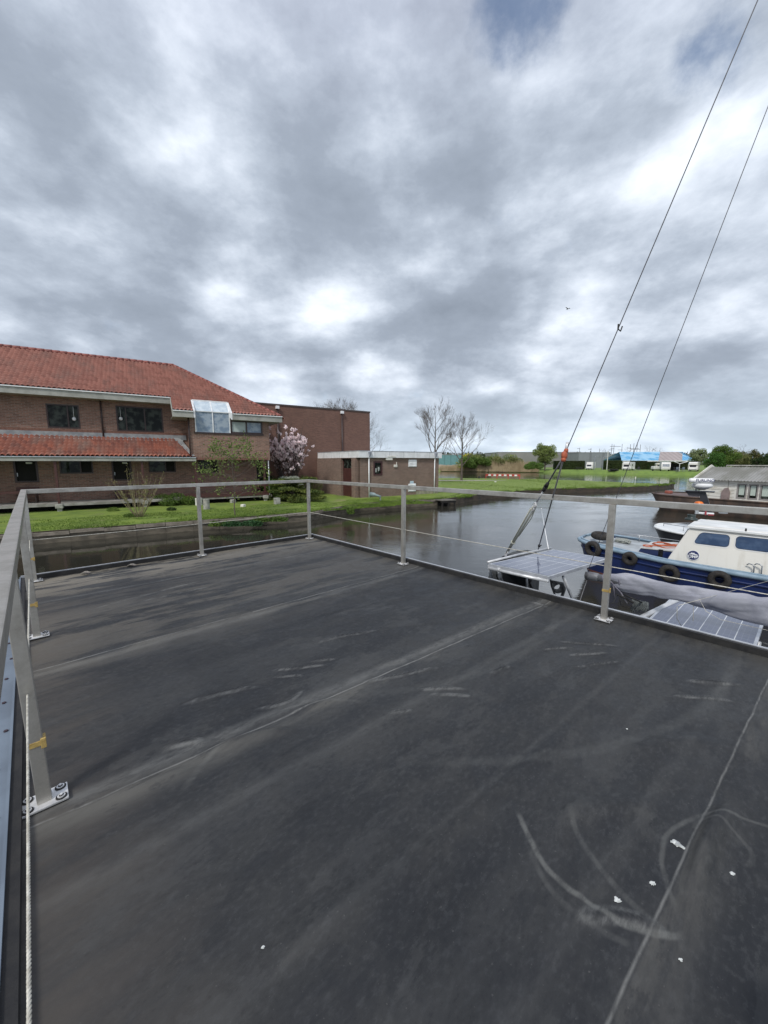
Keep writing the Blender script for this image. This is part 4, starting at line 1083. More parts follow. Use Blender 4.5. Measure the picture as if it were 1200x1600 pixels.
for px, yy in ((576.5, -.1), (679, -.1)):
    x = fcol(FA, px, yy, 2.5); mb = MB(FA); mb.tube([(x, yy, .25), (x, yy, BZ + .2)], .045, 10); dp = mb.build('downpipe', m_white, annex, True)
    mb = MB(FA); mb.add([(x - .13, -.36, TZ - .1), (x + .13, -.36, TZ - .1), (x + .13, -.19, TZ - .1), (x - .13, -.19, TZ - .1), (x - .05, -.26, BZ + .1), (x + .05, -.26, BZ + .1), (x + .05, -.19, BZ + .1), (x - .05, -.19, BZ + .1)],
                   [(0, 3, 2, 1), (4, 5, 6, 7), (0, 1, 5, 4), (1, 2, 6, 5), (2, 3, 7, 6), (3, 0, 4, 7)]); mb.tube([(x, -.23, BZ + .12), (x, yy, BZ + .0)], .045, 8); mb.build('hopper', M('zinc_hopper', (.42, .44, .52), (.3, .32, .38), 6, .5), dp)
mb = MB(FA); x0_ = fcol(FA, 650, -.02, .6); mb.box(x0_, xa1 - .02, -.03, -.003, -.1, .78); mb.build('plinth', M('plinth_concrete', (.32, .29, .22), (.2, .2, .14), 3, .85), annex)
# mooring landing and pipe stub beside the annex
a, b_ = P(679, 781.5, .42), P(712, 783, .42)
F = frame(((a.x + b_.x) / 2, a.y + .35, 0), R(25)); t = thing('wooden_landing', 'small weathered wooden landing on dark piles at the corner of the annex bank', 'landing', F)
L = (b_ - a).length * .8; mb = MB(F)
for k in range(9): mb.box(-L / 2 + L * k / 9, -L / 2 + L * (k + .9) / 9, -.75, .7, .40, .45)
mb.build('deck', M('grey_boards', (.15, .14, .12), (.09, .085, .075), 5, .85), t)
mb = MB(F)
mb.box(-L / 2, L / 2, -.72, -.62, .26, .395); mb.box(-L / 2 + .02, L / 2 - .02, .2, .3, -.4, .395)
for x in (-L / 2 + .1, 0, L / 2 - .1): mb.cyl((x, -.66), .07, -.5, .26, 8)
mb.build('frame', m_void, t)
a = P(595, 784, .42); F = frame((a.x, a.y, 0), R(-10)); t = thing('pipe_stub', 'grey-green tapered pipe end resting on a short post in front of the annex', 'pipe', F)
mb = MB(F); mb.tube([(-.8, .2, .92), (-.5, .15, .90), (-.35, .1, .87), (0, 0, .78)], [.17, .14, .08, .075], 12); mb.build('pipe', M('grey_green_paint', (.22, .29, .30), (.15, .2, .21), 4, .5), t, True)
mb = MB(F); mb.cyl((-.03, 0), .05, .2, .72, 10); mb.build('post', m_zinc, t)

# ------------------------------------------------------------ vegetation
def leaf_mat(name, c1, c2, scale=.9, c3=None, trans=.25, dk=.45):
    m, nt, b = newmat(name); g = nt.geopos()
    f = nt.mapr(nt.noise(g, scale, 3, .6), .36, .64); f2 = nt.mapr(nt.noise(g, 7., 2), .3, .7)
    c = nt.mix(f, c1, c2); c = nt.mix(nt.math('MULTIPLY', f2, dk), c, tuple(k * .45 for k in c2))
    if c3: c = nt.mix(nt.mapr(nt.noise(g, scale * .6, 2), .55, .64), c, c3)
    nt.put(b.inputs['Base Color'], c); b.inputs['Roughness'].default_value = .7; b.inputs['Specular IOR Level'].default_value = .25
    tr = nt.node('ShaderNodeBsdfTranslucent'); nt.put(tr.inputs[0], c); mx = nt.node('ShaderNodeMixShader'); mx.inputs[0].default_value = trans
    nt.l.new(b.outputs[0], mx.inputs[1]); nt.l.new(tr.outputs[0], mx.inputs[2]); nt.l.new(mx.outputs[0], nt.n['Material Output'].inputs[0])
    return m
m_leaf = leaf_mat('leaves_green', (.15, .23, .045), (.085, .15, .03))
m_leaf_fresh = leaf_mat('leaves_fresh', (.20, .28, .06), (.12, .20, .04))
m_leaf_dark = leaf_mat('leaves_dark', (.05, .085, .026), (.03, .055, .018))
m_juniper = leaf_mat('juniper_needles', (.19, .22, .05), (.075, .11, .03), 1.6)
m_hedge = leaf_mat('hedge_leaves', (.055, .07, .022), (.038, .05, .017), .5, trans=.1)
m_gorse = leaf_mat('gorse', (.22, .27, .07), (.13, .18, .05), .25, c3=(.60, .55, .05))
m_pale = leaf_mat('leaves_pale', (.33, .38, .20), (.22, .28, .13), .6)
m_olive = leaf_mat('leaves_olive', (.24, .25, .09), (.17, .19, .07), .4)
m_blossom = leaf_mat('blossom', (1.0, .90, .90), (.98, .84, .86), 2., trans=.5, dk=0.)
m_whitefl = leaf_mat('white_blossom', (.62, .64, .58), (.35, .40, .30), 3.)
m_reed = leaf_mat('reeds', (.50, .41, .26), (.34, .27, .16), .5, trans=.1)
m_bark = M('bark', (.13, .105, .085), (.075, .06, .05), 9, .9, stretch=(1, 1, .3))
m_twig = M('twigs', (.125, .10, .085), (.08, .065, .055), 5, .9)
m_twig_pale = M('shrub_stems', (.30, .25, .15), (.18, .15, .09), 5, .85)
m_bark_red = M('magnolia_bark', (.075, .055, .05), (.045, .035, .03), 9, .9)

def bare_tree(base, H, label, trunk=.16, spread=.5, fork=.32, depth=4, kids=(3, 4), mat=m_bark, group='bare trees', lean=(0, 0), nlimb=9, name='bare_tree', buds=None):
    base = Vector(base); t = thing(name, label, 'tree', frame(base), group)
    mb = MB(); pts = []; rs = []
    for k in range(9):
        f = k / 8; pts.append(base + Vector((lean[0] * f * H + random.gauss(0, .02) * H * f * .3, lean[1] * f * H, H * .93 * f - .1))); rs.append(max(trunk * (1 - f) ** .85, .012))
    mb.tube(pts, rs, 9, False); mb.build('trunk', mat, t, True)
    mb = MB(); ends = []
    for k in range(nlimb):
        f = fork + (0.95 - fork) * (k + random.random() * .6) / nlimb
        i = min(int(f * 8), 7); p = pts[i].lerp(pts[i + 1], f * 8 - i); an = k * 2.4 + random.uniform(-.4, .4)
        out_d = Vector((math.cos(an), math.sin(an), 0)); L = H * (.50 - .33 * (f - fork) / (1 - fork)) * random.uniform(.8, 1.1)
        d = (out_d * math.sin(spread * 1.5) + Vector((0, 0, 1)) * (math.cos(spread * 1.5) + .25)).normalized()
        branchy(mb, p, d, L * .62, rs[i] * .55, depth - 1, spread * .75, kids, .22, 4, ends, minr=.005)
    mb.build('crown', m_twig if mat is m_bark else mat, t)
    return t, ends
def leafy_tree(base, crown_c, rad, n, size, mat, label, cat='tree', clumps=14, trunk=.15, name='leafy_tree', group=None, twigs=True):
    base = Vector(base); c = Vector(crown_c); t = thing(name, label, cat, frame(base), group)
    cl = crown_clumps(c, *rad, clumps, .38 if clumps < 20 else .30)
    mb = MB(); top = c - Vector((0, 0, rad[2] * .2)); mb.tube([base - Vector((0, 0, .2)), base.lerp(top, .5) + Vector((.1, 0, 0)), top], [trunk, trunk * .8, trunk * .4], 7, False)
    for k in cl: q = Vector(k[:3]); s_ = base.lerp(top, random.uniform(.4, .9)); mb.tube([s_, s_.lerp(q, .5) + Vector((0, 0, .15)), q], [trunk * .35, trunk * .22, .01], 4, False)
    mb.build('trunk', m_bark, t)
    C = clump_points(cl, n); np_mesh('crown', leaf_quads(C, size), 4, mat, t)
    return t
def shrub(base, clumps, n, size, mat, label, name='shrub', up=0., cat='shrub', group=None, aspect=.55, stems=True):
    base = Vector(base); t = thing(name, label, cat, frame(base), group)
    cl = [(base.x + c[0], base.y + c[1], base.z + c[2], *c[3:]) for c in clumps]
    C = clump_points(cl, n); C[:, 2] = np.maximum(C[:, 2], base.z + .02)
    np_mesh('foliage', leaf_quads(C, size, up, aspect), 4, mat, t)
    if stems:
        mb = MB()
        for k in cl: mb.tube([base, base.lerp(Vector(k[:3]), .5), Vector(k[:3])], [.025, .018, .006], 4, False)
        mb.build('stems', m_bark, t)
    return t

# bare park trees beyond the annex
bB = P(721, 750.5, .48); bA = Vector(((679 - 600) / 600 * 50, 50, .48))
bare_tree(bB, 9.0, 'bare round-headed tree on the lawn just right of the annex, its trunk fully visible', .17, .62, .26, 5, (3, 4), nlimb=12)
bare_tree(bA, 9.7, 'taller bare tree whose trunk rises behind the annex roof', .17, .58, .28, 5, (3, 4), nlimb=12)
c = Vector(((528 - 600) / 600 * 62, 62, .5)); bare_tree(c, 11.4, 'wide bare tree showing only its twiggy top above the tall brick hall', .22, .85, .45, 5, (3, 5), nlimb=24)
c = Vector(((578 - 600) / 600 * 72, 72, .5)); bare_tree(c, 8.0, 'small bare tree half hidden behind the right edge of the tall brick hall', .12, .8, .4, 4, (3, 4), nlimb=9)

# magnolia
mg = P(447, 778, .55); mgb = Vector((mg.x * 1.0, mg.y, .5)) + Vector((.0, 2.0, 0))
mgb.x = (453 - 600) / 600 * mgb.y
t = thing('blossom_tree', 'pink flowering magnolia between the brick house and the low annex', 'tree', frame(mgb))
mb = MB(); ends = []
for k in range(9):
    an = k * 2.4; sp = random.uniform(.12, .60)
    d = Vector((math.cos(an) * sp, math.sin(an) * sp, 1)); branchy(mb, mgb + Vector((math.cos(an) * .12, math.sin(an) * .12, -.05)), d, random.uniform(1.9, 2.5), .07, 3, .42, (3, 5), .30, 5, ends, minr=.010)
mb.build('trunk', m_bark_red, t)
E = np.array([tuple(e) for e in ends]); cz = mgb.z + 3.3
w_ = ((E[:, 0] - mgb.x) / 2.15) ** 2 + ((E[:, 1] - mgb.y) / 1.9) ** 2 + ((E[:, 2] - cz) / 2.6) ** 2
E = E[w_ < 1.15]
pick = E[RNG.choice(len(E), size=min(len(E), 330), replace=False)]
C = np.repeat(pick, 8, axis=0) + RNG.normal(size=(len(pick) * 8, 3)) * .05
np_mesh('blossoms', leaf_quads(C, .20, .5, .75), 4, m_blossom, t)
# juniper, clipped dark hedge and white flowering shrub
jb = P(463, 786, .5); W_ = jb.y / 600
lay = []
for k in range(34):
    z = random.uniform(.15, 1.55); rr = 1.75 * (1 - .25 * z / 1.6); an = random.uniform(0, 6.28); q = random.uniform(.3, 1)
    lay.append((math.cos(an) * rr * q, math.sin(an) * rr * q * .8, z, .62, .55, .13))
jb.y += 1.3; jb.x = (463 - 600) / 600 * jb.y
shrub(jb, lay, 15000, .13, m_juniper, 'wide spreading juniper in horizontal layers in front of the blossom tree', 'juniper', .1, 'bush')
hb = Vector((0, 29.6, .5)); hb.x = (432 - 600) / 600 * hb.y
shrub(hb, [(-.6, 0, .9, .8, .7, .9), (.3, 0, .8, .8, .7, .85), (-1.2, .4, 1.3, .7, .7, 1.0)], 5200, .10, m_leaf_dark, 'dark rounded evergreen bush at the right end of the veranda', 'evergreen_bush', cat='bush')
wb = Vector((0, 28.8, .5)); wb.x = (455 - 600) / 600 * wb.y
shrub(wb, [(-.5, 0, 1.35, .5, .4, .32), (.2, 0, 1.40, .55, .4, .3), (.6, .1, 1.2, .4, .4, .3)], 2600, .08, m_whitefl, 'small white flowering shrub above the juniper', 'flowering_shrub')
hb2 = Vector((0, 28.2, .5)); hb2.x = (437 - 600) / 600 * hb2.y
shrub(hb2, [(-.8, 0, 1.05, .7, .5, .5), (.1, 0, 1.1, .9, .5, .45)], 3200, .09, m_leaf, 'mid green hedge shrub behind the white flowering one', 'shrub')
bx_ = Vector((0, 32, .5)); bx_.x = (482 - 600) / 600 * bx_.y
shrub(bx_, [(-.4, 0, .9, .8, .6, .75), (.5, .1, .7, .7, .6, .6)], 3000, .09, m_olive, 'low olive green shrub behind the juniper under the blossom', 'shrub')
# bare multi-stemmed shrub
sb = P(217, 808, .48); t = thing('bare_shrub', 'many-stemmed budding shrub without leaves on the lawn before the veranda', 'shrub', frame(sb))
mb = MB(); tips = []
for k in range(30):
    an = k * 2.4; lean = random.uniform(.08, .78); H = random.uniform(1.5, 2.45) * (1 - .18 * lean)
    d = Vector((math.cos(an) * lean, math.sin(an) * lean, 1)).normalized(); p = sb + Vector((math.cos(an) * .13, math.sin(an) * .13, 0)); pts = [p]
    for s_ in range(7): p = p + d * H / 7; d = (d + Vector((random.gauss(0, .04), random.gauss(0, .04), .05))).normalized(); pts.append(p.copy()); tips += [tuple(p)] * (0 if s_ < 3 else 2)
    mb.tube(pts, [.015 - .0017 * q for q in range(8)], 4, False)
    for q in range(2): i = random.randint(3, 6); e = pts[i] + d * random.uniform(.25, .6) + Vector((random.gauss(0, .15), random.gauss(0, .15), .1)); mb.tube([pts[i], e], [.007, .003], 3, False); tips += [tuple(pts[i].lerp(e, u)) for u in (.4, .7, 1.)]
mb.build('stems', m_twig_pale, t)
C = np.array(tips); C = np.repeat(C, 2, 0) + RNG.normal(size=(len(C) * 2, 3)) * .03
np_mesh('buds', leaf_quads(C, .07, .8, .5), 4, leaf_mat('buds', (.26, .28, .10), (.20, .17, .07)), t)
# green sapling
gb = P(367, 806, .48); t = thing('sapling', 'young slender tree with fresh green leaves in front of the veranda', 'tree', frame(gb))
mb = MB(); pts = [gb + Vector((random.gauss(0, .02), 0, 3.9 * k / 8)) for k in range(9)]; mb.tube(pts, [.035 * (1 - k / 9.5) for k in range(9)], 6, False); ends = []
for k in range(26):
    f = .28 + .7 * k / 26; i = min(int(f * 8), 7); p = pts[i]; an = k * 2.4; L = 1.35 * (1.05 - abs(f - .52) * 1.35)
    branchy(mb, p, Vector((math.cos(an), math.sin(an), .30)), L * .72, .013, 2, .5, (2, 3), .12, 3, ends, minr=.004)
mb.build('trunk', m_bark, t)
E = np.array([tuple(e) for e in ends]); C = np.repeat(E, 9, 0) + RNG.normal(size=(len(E) * 9, 3)) * .13
np_mesh('crown', leaf_quads(C, .12, .1, .6), 4, leaf_mat('sapling_leaves', (.19, .25, .07), (.12, .17, .045), 1.5), t)
# low shrubs by the veranda
for (px, py, cl, n, s_, m_, lab) in (
    (275, 791, [(-.9, .2, .42, .65, .4, .36), (.0, .2, .45, .65, .45, .4), (.75, .2, .35, .5, .4, .3), (-.3, -.3, .3, .6, .4, .25)], 5200, .075, m_leaf, 'low spreading green shrub on the lawn between the bare shrub and the sapling'),
    (268, 799, [(0, 0, .12, .28, .22, .13)], 600, .06, m_leaf_dark, 'small dark tuft of plants in front of the low spreading shrub'),
    (177, 800, [(0, 0, .12, .34, .25, .15)], 700, .06, m_leaf_fresh, 'bright green tuft on the lawn left of the bare shrub'),
    (206, 809, [(0, 0, .10, .42, .3, .13)], 900, .06, m_leaf, 'green tuft round the foot of the bare shrub'),
    (525, 771, [(0, 0, .22, .40, .35, .25)], 900, .09, m_leaf_fresh, 'small leafy plant beside the paved path to the annex door'),
    (548, 803, [(0, 0, .18, .22, .2, .28)], 600, .10, m_leaf, 'tuft of long grass hanging over the bank edging near the corner of the deck'),
    (642, 787, [(0, 0, .10, .30, .2, .14)], 400, .08, m_leaf, 'little weed tuft on the bank edging below the louvred annex wall')):
    shrub(P(px, py, .45), cl, n, s_, m_, lab, 'low_shrub' if cl[0][3] > .6 else 'plant_tuft', cat='shrub' if cl[0][3] > .6 else 'plant', stems=False)
# ivy and ferns over the bank edge
for (px, py, w_, n, m_, lab) in ((262, 822, .75, 1500, m_leaf, 'green creeper hanging over the bank edging below the bare shrub'), (345, 822, .55, 900, m_leaf, 'creeper clump on the bank edging just left of the sapling'),
    (378, 822, .9, 1700, leaf_mat('fern_green', (.05, .13, .05), (.035, .09, .03)), 'dense blue-green fern clump hanging below the sapling'), (420, 815, .9, 1500, m_leaf, 'long green creeper over the bank right of the fern clump'), (458, 806, .7, 900, m_olive, 'brownish creeper on the bank edging nearest the corner of the deck')):
    b0 = P(px, py, .22); shrub(b0, [(-w_ * .5, 0, .05, w_ * .6, .18, .20), (w_ * .5, .1, .08, w_ * .6, .18, .18)], n, .09, m_, lab, 'bank_creeper', cat='creeper', group='creepers on the bank edging', stems=False)

# grass blades on the near lawn and the bank top
def grass(name, pts, h, mat, label, lean=.35):
    n = len(pts); an = RNG.uniform(0, 6.28, n); H = h * RNG.uniform(.5, 1.4, n); w = .012 + .01 * RNG.random(n)
    dx, dy = np.cos(an) * w, np.sin(an) * w; lx, ly = RNG.normal(size=n) * lean * H, RNG.normal(size=n) * lean * H
    V = np.stack([np.stack([pts[:, 0] - dx, pts[:, 1] - dy, pts[:, 2]], -1), np.stack([pts[:, 0] + dx, pts[:, 1] + dy, pts[:, 2]], -1), np.stack([pts[:, 0] + lx, pts[:, 1] + ly, pts[:, 2] + H], -1)], 1)
    o = np_mesh(name, V, 3, mat); tag(o, label, 'grass', kind='stuff'); return o
nrm = Vector((-BD.y, BD.x))
n = 60000; s_ = RNG.uniform(-17, 9, n); q = 4.7 * RNG.random(n) ** 1.3 + .12
pts = np.stack([B0.x + BD.x * s_ + nrm.x * q, B0.y + BD.y * s_ + nrm.y * q, np.full(n, LZ - .04)], -1)
keep = ~((s_ < -2.2) & (q > 4.0)) & (fbm(s_ * .55, q * .9, 3, 3) > .33 + .0 * q)
m_blade = leaf_mat('grass_blades', (.17, .26, .04), (.10, .17, .028), 1.2, trans=.2)
grass('lawn_grass', pts[keep], .075, m_blade, 'short uneven grass of the near lawn')
n = 50000
x_ = RNG.uniform(2, 38, n); y_ = RNG.uniform(29, 62, n)
ps = [Vector(p) for p in [bankL[-1]] + shore + farside[:6]]
px_ = np.array([p.x for p in ps]); py_ = np.array([p.y for p in ps]); ins = np.zeros(n, bool); j = len(ps) - 1
for i in range(len(ps)):
    c_ = ((py_[i] > y_) != (py_[j] > y_)) & (x_ < (px_[j] - px_[i]) * (y_ - py_[i]) / (py_[j] - py_[i] + 1e-9) + px_[i]); ins ^= c_; j = i
grass('peninsula_grass', np.stack([x_, y_, np.full(n, LZ - .06)], -1)[ins], .09, m_blade, 'short grass of the peninsula')

# ragged grass along the rims of the banks
def rim_pts(line, n, w, z):
    out_ = []
    L = [(line[i + 1] - line[i]).length for i in range(len(line) - 1)]; tot = sum(L)
    for i in range(len(L)):
        k = int(n * L[i] / tot); a, b_ = line[i], line[i + 1]; d_ = (b_ - a).normalized(); nn = Vector((-d_.y, d_.x)); t_ = RNG.random(k); q_ = RNG.uniform(-.05, w, k)
        out_.append(np.stack([a.x + (b_.x - a.x) * t_ + nn.x * q_, a.y + (b_.y - a.y) * t_ + nn.y * q_, np.full(k, z)], -1))
    o_ = np.concatenate(out_); return o_[fbm(o_[:, 0] * .9, o_[:, 1] * .9, 13, 3) > .42]
grass('bank_rim_grass', rim_pts(bankL[1:], 9000, .28, LZ - .10), .17, m_blade, 'ragged longer grass along the rim of the near bank', .5)
grass('shore_rim_grass', rim_pts([Vector(p) for p in [bankL[-1]] + shore], 9000, .35, LZ - .14), .24, m_blade, 'ragged grass along the water edge of the peninsula', .5)

# ------------------------------------------------------------ far shore
def fx(px, Y): return (px - 600) / 600 * Y / 1.0
def fpt(px, Y, z=FZ):
    return Vector(((px - 600) / FPX * (Y * CP - (z - EYE) * SP), Y, z))
def hz(py, Y): # height seen at row py at distance Y
    return PY(600, py, Y).z
# gorse and bush mound, willow, reeds
gm = [(760, 129, 708, 17, m_gorse, 'long mound of yellow-flowering gorse on the far bank between the teal shed and the reeds'), (745, 126, 714, 9, m_leaf, 'rounded dark green bush in front of the gorse mound'),
      (795, 126, 713, 9, m_olive, 'olive bush at the right end of the gorse mound')]
for px, Y, top, wd, m_, lab in gm:
    b = fpt(px, Y); H = hz(top, Y) - FZ
    shrub(b, [(random.uniform(-.5, .5) * wd, random.uniform(-2, 2), H * random.uniform(.25, .72), wd * .16, 2, H * .3) for k in range(22)], 9000, .42, m_, lab, 'gorse_bush' if m_ is m_gorse else 'bush', cat='bush', stems=False)
b = fpt(851, 117); b.z = FZ; H = hz(688, 117)
leafy_tree(b, (b.x, b.y, H * .60), (3.6, 3.4, 3.6), 9000, .36, leaf_mat('willow_leaves', (.27, .33, .10), (.18, .24, .07), .5), 'single round-crowned tree with fresh leaves on the far bank, left of the orange rigging block', clumps=60, trunk=.22)
b = fpt(838, 115); shrub(b, [(-1.2, 0, 1.3, 1.6, 1, 1.2), (.9, 0, 1.1, 1.4, 1, 1.0), (-2.5, 0, .9, 1.3, 1, .9)], 5000, .25, m_leaf_fresh if False else leaf_mat('bright_bush', (.18, .30, .06), (.11, .20, .04), .5), 'bright green bush at the foot of the round-crowned tree', 'bush', cat='bush', stems=False)
n = 9000; t_ = RNG.random(n); xx = fpt(690, 131).x + t_ * (fpt(842, 118).x - fpt(690, 131).x); yy = 132.5 - t_ * 14.5 + RNG.uniform(-.5, 3.5, n)
hh = 3.3 * (.4 + .9 * fbm(xx * .2, yy * .3, 8, 3)) * np.where(t_ < .35, .55, 1)
an = RNG.uniform(0, 6.28, n); w = .07
V = np.stack([np.stack([xx - np.cos(an) * w, yy, np.full(n, .1)], -1), np.stack([xx + np.cos(an) * w, yy, np.full(n, .3)], -1), np.stack([xx + RNG.normal(size=n) * .3, yy, .4 + hh * RNG.uniform(.5, 1.25, n)], -1)], 1)
o = np_mesh('reeds', V, 3, m_reed); tag(o, 'dry beige reeds along the far waterline', 'reeds', kind='stuff')
m_sheet = M('grey_cladding', (.20, .21, .22), (.17, .175, .185), .4, .6)
def stripes(name, c1, c2, w, along='x', mixn=None, c3=None):
    m, nt, b = newmat(name); x, y, z = nt.sep(nt.coord()); k = x if along == 'x' else z
    f = nt.math('FRACT', nt.math('DIVIDE', k, w)); c = nt.mix(nt.mapr(f, .80, .84), c1, c2)
    if c3: c = nt.mix(nt.mapr(nt.vor(nt.scalev(nt.coord(), (.35, .6, .6)), 1.), .35, .6), c, c3)
    c = nt.mix(nt.mapr(nt.noise(nt.coord(), .7, 5), .45, .75, 0, .4), c, tuple(q * .6 for q in c1)); nt.put(b.inputs['Base Color'], c); b.inputs['Roughness'].default_value = .55; return m
def shed(px0, px1, Y, top, label, wallm, roofm=None, roof_top=None, depth=14, base=.4, name='industrial_hall', bits=None):
    a, b_ = fpt(px0, Y), fpt(px1, Y); F = frame((a.x, Y, 0)); L = b_.x - a.x; Ht = hz(top, Y)
    t = thing(name, label, 'building', F); mb = MB(F)
    mb.box(0, L, 0, depth, base, Ht); mb.build('wall', wallm, t)
    if roofm:
        Hr = hz(roof_top, Y + depth / 2); mb = MB(F)
        ov = .4; mb.add([(-ov, -ov, Ht - .1), (L + ov, -ov, Ht - .1), (L + ov - 1.6, depth / 2, Hr), (1.9, depth / 2, Hr), (-ov, depth + ov, Ht - .1), (L + ov, depth + ov, Ht - .1), (-ov, -ov, Ht - .35), (L + ov, -ov, Ht - .35)],
               [(0, 1, 2, 3), (3, 2, 5, 4), (0, 3, 4), (1, 5, 2), (6, 7, 1, 0)]); mb.build('roof', roofm, t)
    else:
        mb = MB(F); mb.box(-.1, L + .1, -.1, depth, Ht, Ht + .25); mb.build('roof', M('hall_roof_edge', (.32, .33, .34), None, 1, .5), t)
    return t, F, L, Ht
shed(777, 903, 165, 707, 'long mid grey industrial hall low behind the gorse mound and the round-crowned tree', M('taupe_cladding', (.26, .25, .245), (.21, .205, .20), .15, .6), depth=20)
t, F, L, Ht = shed(903, 952, 150, 707.5, 'darker grey flat-roofed hall behind the leftmost camper', stripes('grey_panels', (.22, .235, .25), (.17, .18, .19), 5.), depth=20)
m_teal = stripes('teal_cladding', (.13, .27, .29), (.10, .21, .23), 3)
shed(600, 722, 190, 711, 'long teal-blue shed far away beyond the water, just right of the annex', m_teal, depth=20)
m_heap = M('earth_heap', (.28, .23, .17), (.2, .17, .12), .2, .95)
mb = MB()
for k in range(14): p = fpt(690 + 4 * k - 10, 140); mb.blob((p.x, p.y, .5), 3.4, 3, random.uniform(1.0, 1.9), 2, .12)
o = mb.build('earth_heap', m_heap, None, True, origin=tuple(fpt(705, 140, .5))); tag(o, 'row of bare brown earth heaps in front of the teal-blue shed', 'earth heap', kind='stuff')
# blue-roofed building
YB = 124
m_bluechk = stripes('blue_roof_sheeting', (.09, .32, .56), (.17, .42, .64), .9, c3=(.28, .50, .68))
m_brnroof = stripes('grey_brown_roof_sheeting', (.36, .31, .30), (.24, .20, .19), 1.5)
m_wallw = M('pale_wall', (.60, .60, .56), (.5, .5, .46), .5, .7)
a = fpt(971, YB); b_ = fpt(1082, YB); F = frame((a.x, YB, 0)); L = b_.x - a.x
t = thing('blue_roofed_building', 'low pale building with bright blue patterned roof and a grey-brown roof section', 'building', F)
zE, zR = hz(719.5, YB), hz(706, YB + 5); D = 10
mb = MB(F); mb.box(0, L, 0, D, .4, zE); mb.build('wall', m_wallw, t)
c1_ = (fpt(1026, YB).x - a.x, fpt(1029, YB + 5).x - a.x); c2_ = (fpt(1063, YB).x - a.x, fpt(1064, YB + 5).x - a.x)
def roofpart(x0, x1, X0, X1, mat):
    mb = MB(F); mb.add([(x0, -.4, zE), (x1, -.4, zE), (X1, D / 2, zR), (X0, D / 2, zR), (x0, D + .4, zE), (x1, D + .4, zE)], [(0, 1, 2, 3), (3, 2, 5, 4)])
    mb.box(x0, x1, -.45, -.405, zE - .3, zE + .02); mb.build('roof', mat, t)
roofpart(-.4, c1_[0], 1.9, c1_[1], m_bluechk); roofpart(c1_[0] + .01, c2_[0], c1_[1] + .01, c2_[1], m_brnroof); roofpart(c2_[0] + .01, L + .4, c2_[1] + .01, L - 1.4, m_bluechk)
mb = MB(F); mb.box(-.42, L + .42, -.52, -.455, zE - .32, zE - .02); mb.build('fascia', m_white, t)
for (p0, p1, y0, y1, mt) in ((1018, 1032, 719.5, 729, m_void), (1033, 1044, 719, 722, m_bluechk), (1049, 1062, 719.5, 723, M('grey_shutter', (.45, .47, .5), None, 2, .5)), (1066, 1079, 719.5, 725, m_bluechk), (1010, 1013.5, 722, 733, m_trim)):
    x0, x1 = fpt(p0, YB).x - a.x, fpt(p1, YB).x - a.x; mb = MB(F); mb.box(x0, x1, -.06, -.003, max(hz(y1, YB), .5), hz(y0, YB) - .1); mb.build('opening', mt, t)
# hedges
def hedge(px0, px1, Y, top, label):
    a, b_ = fpt(px0, Y), fpt(px1, Y); L = b_.x - a.x; H = hz(top, Y) - FZ; n = int(700 + L * 260)
    f = RNG.random((n, 3)); side = RNG.random(n); C = np.stack([a.x + f[:, 0] * L, Y + f[:, 1] * 1.2, FZ + f[:, 2] * H], -1)
    C[side < .5, 1] = Y + RNG.uniform(-.06, .1, (side < .5).sum()); m_ = (side > .5) & (side < .8); C[m_, 2] = FZ + H + RNG.uniform(-.08, .08, m_.sum())
    t = thing('clipped_hedge', label, 'hedge', frame((a.x, Y, FZ)), 'clipped hedges of the camping ground')
    np_mesh('foliage', leaf_quads(C, .26), 4, m_hedge, t); mb = MB(); mb.box(a.x + .05, b_.x - .05, Y + .12, Y + 1.1, FZ - .2, FZ + H - .1); mb.build('inner_branches', m_leaf_dark, t)
hedge(866, 914, 119, 720.5, 'long dark clipped hedge between the round-crowned tree and the leftmost camper')
hedge(943, 972, 115, 720, 'clipped hedge section between the two campers on the left')
hedge(987, 1011, 115, 720.5, 'clipped hedge section right of the second camper in front of the blue roof')
hedge(1014, 1033, 114, 722, 'shortest clipped hedge section beside the caravan')
hedge(1048, 1075, 114, 722, 'clipped hedge section behind the garden furniture, between caravan and rightmost camper')

